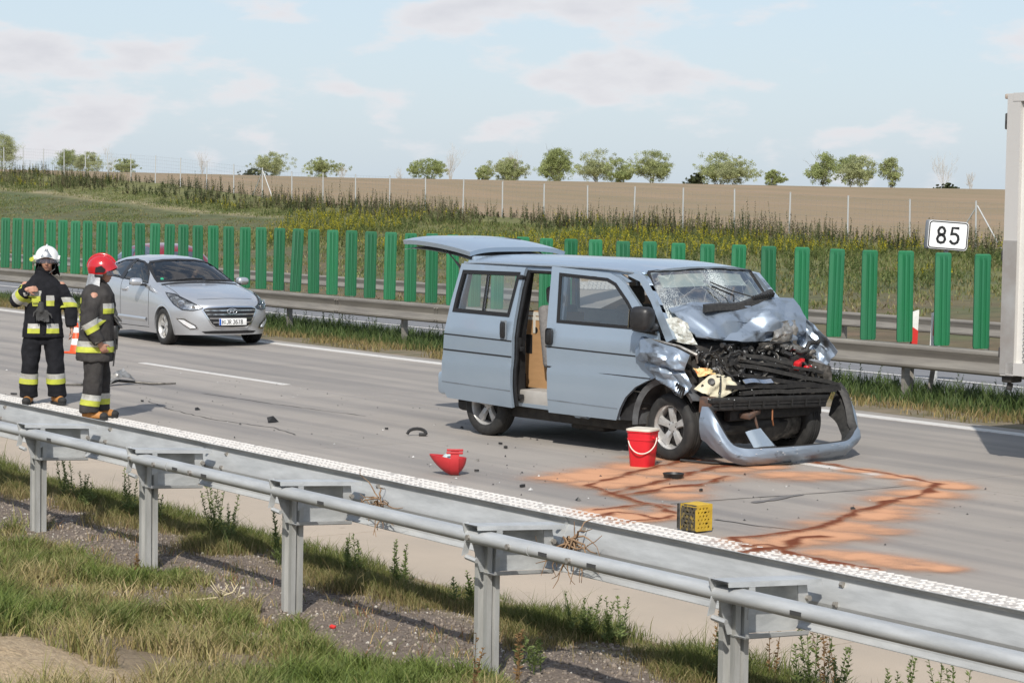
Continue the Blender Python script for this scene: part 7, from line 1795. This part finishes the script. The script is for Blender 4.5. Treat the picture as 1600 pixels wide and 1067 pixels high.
q = MB(); q.rbox((.215, -.02, .98), (.05, .13, .15), .015); q.rbox((.225, .06, .93), (.03, .05, .30), .01, rot=(0, .05, 0)); obj('radio_pouch', q, m_trim, jk)
q = MB(); P = [[(.20+.012*math.sin(v*4)+.01*u, -.07+.075*u, .98-.38*v) for u in np.linspace(0, 1, 4)] for v in np.linspace(0, 1, 8)]; q.grid(P); obj('strap', q, m_trim, jk)
q = MB(); q.grid([[(.215+.012*math.sin(v*5), .0+.05*u, .86-.17*v) for u in np.linspace(0, 1, 4)] for v in np.linspace(0, 1, 6)]); obj('cloth_rag', q, M('beige_rag', (.48, .43, .34), .9), jk)
# ================================================================ small things on the road
# bucket with white rim and bail handle
t = thing('bucket', 'red plastic bucket with white lid standing by the front wheel of the van', 'bucket', (-16.30, 13.25, 0.003), R(25)); t.scale = (.80, .80, .86)
m_bucket = M('bucket_plastic', (.60, .018, .03), .35, base2=(.52, .016, .026), scale=4)
q = MB(); 
def rsq(w, r): return rrect(w, w, r, 4)
lv = [(0.0, .245), (.012, .252), (.26, .292), (.30, .298), (.302, .312), (.318, .312), (.32, .300), (.385, .306), (.387, .322), (.41, .324)]
P = [[(x, y, z) for x, y in rsq(w, .06)]+[(rsq(w, .06)[0][0], rsq(w, .06)[0][1], z)] for z, w in lv]
q.grid(P); q.face([i for i in range(len(P[0])-1)][::-1]); obj('pail', q, m_bucket, t)
m_lid = M('bucket_lid', (.66, .62, .54), .55, base2=(.58, .53, .45), scale=10)
q = MB(); q.prism(rrect(.335, .335, .065), .405, .422); q.prism(rrect(.30, .30, .05), .420, .428); obj('lid', q, m_lid, t)
q = MB(); q.tube([(.166*math.cos(a)*1.02, -.05-.14*math.sin(a), .33-.17*math.sin(a)) for a in np.linspace(0, math.pi, 18)], .007, 8); obj('handle', q, m_lid, t).rotation_euler = (0, 0, R(22))
q = MB(); q.tube([(.155, -.04, .33), (.178, -.045, .33)], .018, 10); q.tube([(-.155, -.04, .33), (-.178, -.045, .33)], .018, 10); obj('handle_lug', q, m_bucket, t)
# red shell lying upside down (a dropped helmet-like hull with a strap band)
t = thing('upturned_helmet', 'red helmet lying upside down on the concrete near the edge line', 'helmet', (-16.66, 11.30, 0.0), R(55)); t.scale = (.80, .84, 1.0)
m_hull = M('red_hull', (.48, .03, .035), .45, base2=(.40, .025, .03), scale=9)
P = []
for i, th in enumerate(np.linspace(.02, 1, 12)):
    row = []
    for k in range(33):
        a = 2*math.pi*k/32; tt = th*R(88); rx = .165+.10*max(0, -math.cos(a))**2.2*th**1.6; row.append((rx*math.sin(tt)*math.cos(a), .135*math.sin(tt)*math.sin(a), .165*(1-math.cos(tt))+.028*max(0, -math.cos(a))*th))
    P.append(row)
q = MB(); q.grid(P); me_ = bpy.data.meshes.new('t'); me_.from_pydata(q.v, [], q.f); bm = bmesh.new(); bm.from_mesh(me_); bmesh.ops.remove_doubles(bm, verts=bm.verts[:], dist=.0008); thicken(bm, .008); obj('shell', bm, m_hull, t, angle=60)
q = MB(); P = []
for s in np.linspace(-1, 1, 25):
    an = s*R(104); x0 = .03; r = 1.035
    P.append([(x0+dx, .135*r*math.sin(an), .165-.165*r*math.cos(an)) for dx in (-.048, -.045, .045, .048)])
q.grid(P); 
for sg in (-1, 1): q.rbox((.03, sg*.135, .215), (.19, .02, .022), .006)
obj('band', q, m_hull, t, angle=40)
q = MB(); ellip(q, (-.02, 0, .145), (.10, .095, .06)); obj('liner', q, M('pale_liner', (.42, .50, .50), .6), t, angle=180)
# yellow perforated crate-like block with a dark side
t = thing('perforated_block', 'yellow perforated box with a dark grimy side standing on the near edge line', 'box', (-12.84, 10.98, 0.014), R(93)); t.scale = (.80, .80, .84)
m_yelb = M('yellow_box', (.52, .34, .025), .6, base2=(.40, .26, .03), scale=16, detail=8)
m_grime = M('grimy_yellow', (.055, .047, .032), .8, base2=(.24, .17, .035), scale=34, detail=9, contrast=(.52, .66))
m_dkin = M('dark_inside', (.02, .018, .014), .9)
S_ = .21; H_ = .24; KS = .21/.32
holes = []
rr2 = random.Random(4)
for r_ in range(6):
    for c_ in range(4):
        cx = (.055+.068*c_+(.03 if r_ % 2 else 0))*KS; cz = (.05+.052*r_)*KS
        if cx > .185: continue
        big = (r_ % 3 == 1 and c_ == 2); a_, b_ = (.022, .010) if big else (rr2.uniform(.008, .012), rr2.uniform(.010, .013)); holes.append([(cx+a_*math.cos(k), cz+b_*math.sin(k)) for k in np.linspace(0, 2*math.pi, 9)[:-1]])
face2 = [(0, 0), (S_, 0), (S_, H_), (0, H_)]
def wob(a, b): return .004*fbm(a*5, b*5, 2, 3, 1)
obj('front_panel', sheet(face2, holes, lambda a, b: (a-S_/2, -S_/2+wob(a, b), b), .04, .010), m_yelb, t)
obj('side_panel', sheet(face2, [[(S_-a, b) for a, b in h] for h in holes], lambda a, b: (-S_/2+wob(a, b), S_/2-a, b), .04, .010), m_grime, t)
obj('top_panel', sheet([(-S_/2, -S_/2), (S_/2, -S_/2), (S_/2+.01, S_/2), (-S_/2, S_/2)], [], lambda a, b: (a, b, H_-.018*math.exp(-((a+.02)**2+(b+.06)**2)/.005)+.005*math.sin(a*20)), .03, .012), m_yelb, t)
q = MB(); q.box((0, S_/2, H_/2), (S_, .012, H_)); q.box((S_/2, 0, H_/2), (.012, S_, H_)); obj('back_panel', q, m_yelb, t)
q = MB(); q.box((0, 0, H_/2-.012), (S_-.05, S_-.05, H_-.05)); obj('core', q, m_dkin, t)
q = MB(); q.rbox((-.01, S_/2+.024, H_/2), (S_-.02, .03, H_-.005), .006); q.box((-.02, S_/2+.047, H_/2), (S_-.03, .006, H_-.01)); obj('metal_side_plate', q, m_dirty, t)
# traffic cone
t = thing('traffic_cone', 'orange and white traffic cone standing behind the firefighter in the white helmet', 'cone', (-32.5, 14.80, 0.004), R(20)); t.scale = (.74, .74, .68)
m_or = M('cone_orange', (.72, .085, .02), .5)
q = MB(); q.rbox((0, 0, .02), (.42, .42, .04), .015); obj('base', q, m_or, t)
def cr(z): return .15-.118*(z-.04)/.66
q = MB(); q.lathe([(cr(.04), .04), (cr(.70), .70), (.02, .71), (0.001, .71)], 24); obj('cone_body', q, m_or, t)
for a, b in ((.20, .34), (.48, .60)):
    q = MB(); q.lathe([(cr(a)+.003, a), (cr(b)+.003, b)], 24); obj('reflective_sleeve', q, m_white, t)
# twisted metal behind the second firefighter
t = thing('bent_metal_bar', 'twisted dark metal bar lying on the lane behind the firefighter in the red helmet', 'scrap', (0, 0, 0))
q = MB(); q.tube([(-26.95, 12.05, .02), (-26.75, 12.25, .03), (-26.75, 12.6, .025), (-26.9, 12.85, .05), (-26.6, 13.2, .02), (-26.5, 13.5, .02)], [.012, .02, .022, .02, .018, .01], 7); obj('bar', q, m_dirty, t)
patch([[(-26.75, 12.55, .03), (-26.8, 12.75, .16), (-26.85, 12.9, .22)], [(-26.65, 12.6, .02), (-26.7, 12.8, .10), (-26.7, 13.0, .05)]], 7, 9, lambda s, t, p: crumple(p[0], p[1], p[2], 8, .03, 1), .004, 'torn_plate', m_bare, t)
# trailer at the right edge of the picture
t = thing('box_trailer', 'white box trailer with rusty rear corner, cut off at the right edge', 'trailer', (-14.73, 16.5, 0), R(4))
m_tr = M('trailer_white', (.66, .65, .62), .5, base2=(.58, .57, .54), scale=2, detail=8)
m_trr = M('trailer_frame', (.52, .51, .49), .5, .2, base2=(.32, .24, .17), scale=5, detail=9, contrast=(.62, .72))
q = MB(); q.box((3.6, 1.20, 2.25), (7.0, 2.36, 2.70)); obj('box_body', q, m_tr, t, angle=None)
q = MB()
q.box((.06, .0, 2.25), (.16, .05, 2.74)); q.box((3.6, .0, 3.59), (7.1, .06, .08)); q.box((3.6, -.002, .95), (7.1, .06, .12)); obj('side_frame', q, m_trr, t, angle=None)
q = MB(); q.box((3.7, .012, 1.58), (6.9, .03, 1.12)); q.box((.06, -.028, 1.55), (.165, .008, 1.3)); obj('kick_panel', q, M('grey_kick_panel', (.40, .40, .39), .5, .3, base2=(.32, .30, .28), scale=3), t, angle=None)
q = MB()
z = .98
while z < 3.55: q.tube([(.24, -.012, z), (.24, .02, z)], .009, 6); z += .06
o = obj('rivet', q, M('rivet_grey', (.35, .34, .32), .5, .5), t); o['kind'] = 'stuff'
for z in (3.36, 2.05, 1.10): obj('door_hinge', MB().rbox((-.055, .06, z), (.07, .07, .16 if z > 3 else .10), .012), m_dirty, t)
q = MB(); q.rbox((-.02, .04, 3.60), (.10, .10, .05), .01); obj('corner_cap', q, M('rust', (.24, .10, .04), .85, base2=(.42, .36, .30), scale=14), t)
q = MB(); q.box((-.02, 1.2, 2.25), (.06, 2.3, 2.6)); obj('rear_door', q, m_tr, t, angle=None)
q = MB(); q.box((3.6, 1.2, .84), (7.0, 1.0, .14)); q.rbox((.03, .10, .86), (.12, .18, .10), .015); q.tube([(.03, .08, .80), (.03, .06, .74)], .03, 8); obj('chassis', q, m_under, t)
for x in (4.6, 5.9):
    wheel('wheel', t, x, .15, z=.5, r=.5, w=.30, rimr=.29, out=-1); wheel('wheel', t, x, 2.2, z=.5, r=.5, w=.30, rimr=.29, out=1)
# absorbent granules strewn over the spilled fluids
WET = [[(-15.37, 11.86), (-15.63, 12.33), (-15.97, 12.94), (-16.28, 13.55), (-16.58, 14.12)], [(-14.85, 11.71), (-15.04, 12.1), (-15.3, 12.65), (-15.59, 13.23), (-15.9, 13.82), (-15.92, 14.2)], [(-15.37, 11.86), (-15.12, 11.81), (-14.8, 11.7), (-14.48, 11.66)], [(-14.71, 11.72), (-14.77, 12.09), (-14.94, 12.52), (-14.93, 12.81), (-15.28, 13.41)], [(-14.48, 11.66), (-14.14, 11.58), (-13.75, 11.49), (-13.44, 11.46)], [(-14.15, 11.0), (-14.12, 11.26), (-14.23, 11.65), (-13.98, 11.64)], [(-13.81, 10.79), (-13.92, 11.1), (-13.64, 11.1), (-13.44, 11.12), (-13.58, 11.37)], [(-13.46, 10.7), (-13.45, 10.91), (-13.41, 11.1)], [(-16.46, 14.02), (-16.13, 14.01), (-15.83, 14.12), (-15.77, 14.49)], [(-15.71, 14.96), (-15.13, 14.93), (-14.47, 14.88), (-13.91, 14.8)], [(-13.91, 14.8), (-13.73, 14.45), (-13.45, 14.06), (-13.34, 13.69), (-13.07, 13.12), (-13.02, 12.86), (-12.77, 12.51), (-12.61, 12.18), (-12.48, 11.9), (-12.43, 11.54), (-12.36, 11.19), (-12.42, 10.95)], [(-12.12, 11.6), (-12.1, 11.39), (-11.89, 11.05), (-11.9, 10.81), (-11.8, 10.55)], [(-12.04, 10.97), (-11.57, 10.85), (-11.19, 10.81), (-10.83, 10.88)], [(-12.42, 10.95), (-12.03, 10.82), (-12.04, 10.97)]]
WETW = [.030, .034, .022, .034, .020, .020, .022, .018, .045, .024, .034, .036, .028, .022]
SAND = [((-15.91, 11.93), 0.22), ((-15.91, 12.25), 0.28), ((-16.04, 12.69), 0.3), ((-15.36, 12.03), 0.25), ((-16.25, 13.17), 0.3), ((-15.53, 12.5), 0.35), ((-15.81, 13.11), 0.35), ((-14.99, 12.44), 0.3), ((-16.12, 13.73), 0.35), ((-15.43, 13.23), 0.3), ((-15.62, 13.75), 0.25), ((-15.67, 14.25), 0.18), ((-15.04, 13.95), 0.3), ((-14.87, 14.25), 0.25), ((-13.98, 11.0), 0.22), ((-13.67, 11.05), 0.22), ((-13.59, 11.28), 0.18), ((-15.01, 14.86), 0.16), ((-14.5, 14.82), 0.16), ((-13.95, 14.73), 0.24), ((-13.76, 14.76), 0.18), ((-13.47, 14.17), 0.25), ((-13.23, 13.66), 0.25), ((-13.0, 13.17), 0.25), ((-12.73, 12.7), 0.28), ((-12.41, 12.14), 0.3), ((-12.15, 11.66), 0.3), ((-12.06, 11.28), 0.26), ((-12.04, 10.97), 0.22), ((-11.48, 11.09), 0.22), ((-11.29, 11.2), 0.22), ((-11.03, 11.23), 0.22), ((-10.78, 11.26), 0.2), ((-12.16, 12.2), 0.2), ((-12.25, 10.95), 0.16), ((-10.63, 11.31), 0.14), ((-16.79, 13.74), 0.2), ((-14.46, 12.16), 0.2)]
def spill():
    st = .022; xs_ = np.arange(-17.1, -10.2, st); ys_ = np.arange(10.4, 15.5, st); X_, Y_ = np.meshgrid(xs_, ys_, indexing='ij'); nx, ny = X_.shape
    den = np.zeros_like(X_); wet = np.zeros_like(X_)
    fr = lambda sx, sy, z, o: np.array([[mnoise.fractal(Vector((x*sx, y*sy, z)), .9, 2.0, o) for y in ys_] for x in xs_])
    n1 = fr(1.5, 1.5, 1.0, 6); n2 = fr(4.5, 4.5, 7.0, 5); wx = fr(2.6, 2.6, 3.0, 4); wy = fr(2.6, 2.6, 5.0, 4)
    for (cx, cy), r in SAND: den = np.maximum(den, .93*np.exp(-(((X_-cx)**2+(Y_-cy)**2)/(r*r*1.9))**1.0))
    P = np.stack([X_+.055*wx, Y_+.075*wy], -1)
    for ln, wd in zip(WET, WETW):
        for a, b in zip(ln[:-1], ln[1:]):
            a = np.array(a); b = np.array(b); d = b-a; k = np.clip(((P-a)@d)/(d@d), 0, 1); dist = np.linalg.norm(P-(a+k[..., None]*d), axis=2)
            w_ = wd*(1+.9*n2); wet = np.maximum(wet, np.exp(-(dist/np.maximum(.008, w_*1.5))**2)); den = np.maximum(den, .62*np.exp(-(dist/.11)**2))
    den = np.clip(den*(1+.55*n1+.25*n2), 0, 1); wet = np.clip(wet*1.15+.35*n2*wet, 0, 1)
    vals = np.maximum(den, wet); keep = vals > .01
    V = np.stack([X_, Y_, np.full_like(X_, .0085)+.006*wet], -1).reshape(-1, 3); i = (np.arange(nx-1)[:, None]*ny+np.arange(ny-1)[None, :])
    kq = keep[:-1, :-1] | keep[1:, :-1] | keep[:-1, 1:] | keep[1:, 1:]; i = i[kq]; F = np.stack([i, i+ny, i+ny+1, i+1], 1)
    C = np.stack([den, wet, np.zeros_like(den)], -1).reshape(-1, 3)
    used = np.unique(F); mp = np.full(len(V), -1); mp[used] = np.arange(len(used)); return V[used], mp[F], C[used]
mt = bpy.data.materials.new('absorbent_granules'); mt.use_nodes = True; N = mt.node_tree.nodes; L = mt.node_tree.links; b = N['Principled BSDF']; b.inputs['Roughness'].default_value = .92; b.inputs['Specular IOR Level'].default_value = .15
at = N.new('ShaderNodeAttribute'); at.attribute_name = 'Col'; sp_ = N.new('ShaderNodeSeparateColor'); L.new(at.outputs['Color'], sp_.inputs[0])
mx = N.new('ShaderNodeMix'); mx.data_type = 'RGBA'; L.new(sp_.outputs[1], mx.inputs['Factor']); mx.inputs[6].default_value = (.56, .30, .175, 1); mx.inputs[7].default_value = (.15, .042, .018, 1)
g_ = N.new('ShaderNodeNewGeometry'); nz = N.new('ShaderNodeTexNoise'); nz.inputs['Scale'].default_value = 130; nz.inputs['Detail'].default_value = 3; L.new(g_.outputs['Position'], nz.inputs['Vector'])
hv = N.new('ShaderNodeHueSaturation'); L.new(mx.outputs[2], hv.inputs['Color']); mr = N.new('ShaderNodeMapRange'); mr.inputs['To Min'].default_value = .7; mr.inputs['To Max'].default_value = 1.3; L.new(nz.outputs['Fac'], mr.inputs[0]); L.new(mr.outputs[0], hv.inputs['Value']); L.new(hv.outputs[0], b.inputs['Base Color'])
mxm = N.new('ShaderNodeMath'); mxm.operation = 'MAXIMUM'; L.new(sp_.outputs[0], mxm.inputs[0]); L.new(sp_.outputs[1], mxm.inputs[1])
al = N.new('ShaderNodeMath'); al.operation = 'MULTIPLY_ADD'; L.new(nz.outputs['Fac'], al.inputs[0]); al.inputs[1].default_value = .75; L.new(mxm.outputs[0], al.inputs[2])
mr5 = N.new('ShaderNodeMapRange'); mr5.interpolation_type = 'SMOOTHSTEP'; mr5.inputs['From Min'].default_value = .40; mr5.inputs['From Max'].default_value = 1.40; mr5.inputs['To Max'].default_value = .95; L.new(al.outputs[0], mr5.inputs[0]); L.new(mr5.outputs[0], b.inputs['Alpha'])
V, F, C = spill(); o = from_arrays('absorbent_granules', V, None, mt, C, F, smooth=True); o['kind'] = 'stuff'
# oily wet tracks
m_wet = M('oily_wet', (.13, .12, .115), .5, base2=(.20, .185, .17), scale=8)
WST = [([(-13.85, 12.45), (-13.89, 12.71), (-14.0, 12.99), (-14.02, 13.19)], .07), ([(-13.26, 11.53), (-12.96, 11.57), (-12.67, 11.61)], .02)]
for pts, ww in WST: obj('wet_streak', ribbon(jitter(pts, .08, .012), ww, .0062), m_wet, road, angle=None)['kind'] = 'stuff'
obj('crack', ribbon(jitter([(-14.14, 11.81), (-14.12, 12.44), (-14.05, 13.13), (-14.0, 13.82), (-13.99, 14.67)], .1, .006), .014), m_crack, road, angle=None)
# broken bits: larger ones one by one, splinters as one scatter
DB = [(-27.08, 11.63, .13, 'flat'), (-26.02, 11.01, .12, 'curl'), (-24.45, 12.0, .07, 'flat'), (-21.56, 12.18, .16, 'wedge'), (-19.62, 12.85, .20, 'loop'), (-15.44, 12.92, .20, 'cup'), (-16.73, 11.62, .06, 'flat'), (-15.63, 11.35, .10, 'flat'), (-18.2, 13.0, .11, 'flat'), (-18.5, 13.15, .07, 'flat'), (-17.4, 12.1, .05, 'flat'), (-23.2, 12.1, .08, 'wedge'), (-14.62, 12.55, .09, 'flat'), (-13.1, 12.9, .06, 'wedge'), (-20.3, 12.9, .06, 'flat')]
LBL = {0: 'thin black plastic strip lying on the lane left of the firefighters', 1: 'curled black scrap lying on the edge line by the white helmeted person', 2: 'small dark chip on the lane just right of the red helmeted person', 3: 'black wedge shaped plastic fragment lying on the crack in the near lane', 4: 'arched black plastic loop lying left of the van', 5: 'round black plastic cap lying on the orange granules below the bucket', 6: 'tiny black chip lying just above the upturned red helmet', 7: 'small flat black strip right of the upturned red helmet', 8: 'flat dark flake nearest the rear wheel of the van', 9: 'small dark chip beside the flat flake left of the van rear wheel', 10: 'little pale grey chip between upturned helmet and van', 11: 'dark wedge fragment right of the red helmeted person on the near lane', 12: 'short black splinter pair on the concrete inside the granule ring', 13: 'small dark wedge on bare concrete inside the granule ring at the right', 14: 'small flat black chip above the arched loop'}
for i, (x, y, s, k) in enumerate(DB):
    q = MB(); r_ = random.Random(i*3+1)
    if k == 'loop': q.tube([(math.cos(a)*s*.5, math.sin(a)*s*.18, .02+math.sin(a)*s*.26) for a in np.linspace(0, math.pi, 9)], .018, 6); q.rbox((s*.3, 0, .015), (s*.4, .06, .03), .006)
    elif k == 'cup': q.lathe([(.02, .006), (s*.42, .006), (s*.5, .05), (s*.46, .05), (s*.38, .016)], 18)
    elif k == 'wedge': q.add([(-s*.5, -s*.2, .003), (s*.5, -s*.15, .003), (s*.35, s*.3, .003), (-s*.3, s*.2, s*.35), (s*.1, 0, s*.45)], [(0, 1, 4), (1, 2, 4), (2, 3, 4), (3, 0, 4), (0, 2, 1), (0, 3, 2)])
    else:
        n = 7; pts = [(math.cos(2*math.pi*j/n)*s*.5*r_.uniform(.6, 1), math.sin(2*math.pi*j/n)*s*.22*r_.uniform(.6, 1)) for j in range(n)]; q.prism(pts, .004, .022)
    o = obj('plastic_fragment', q, m_bpl if i != 10 else m_bare, None, loc=(x, y, .003), rot=(0, 0, r_.uniform(0, 3) if k not in ('loop', 'cup') else R(55))); tag(o, LBL[i], 'fragment', 'broken pieces scattered over the road')
q = MB(); q2 = MB()
for k in range(380):
    x = random.uniform(-30, -11.5) if k < 250 else -15.8+random.gauss(0, 1.8); y = random.uniform(10.7, 15.0) if k < 250 else 12.6+random.gauss(0, .9); s = math.exp(random.gauss(-4.9, .5)); a = random.uniform(0, 3.1); d = Vector((math.cos(a), math.sin(a), 0)); e = Vector((-d.y, d.x, 0)); c = Vector((x, y, .004)); t_ = q if k % 4 else q2
    if y < 10.3: continue
    t_.add([c-d*s, c+e*s*.6, c+d*s, c-e*s*.6, c+Vector((0, 0, s*.9))], [(0, 1, 4), (1, 2, 4), (2, 3, 4), (3, 0, 4), (3, 2, 1, 0)])
obj('debris', q2, M('pale_chip', (.42, .42, .41), .5), angle=None)['kind'] = 'stuff'; obj('debris', q, m_bpl, angle=None)['kind'] = 'stuff'
# scrap of litter on the gravel
t = obj('litter', MB().rbox((0, 0, .012), (.035, .025, .016), .004), m_red, None, loc=(-10.98, 6.62, 0), rot=(.3, .2, .5)); tag(t, 'scrap of red and white litter in the dry grass behind the near guardrail', 'litter')
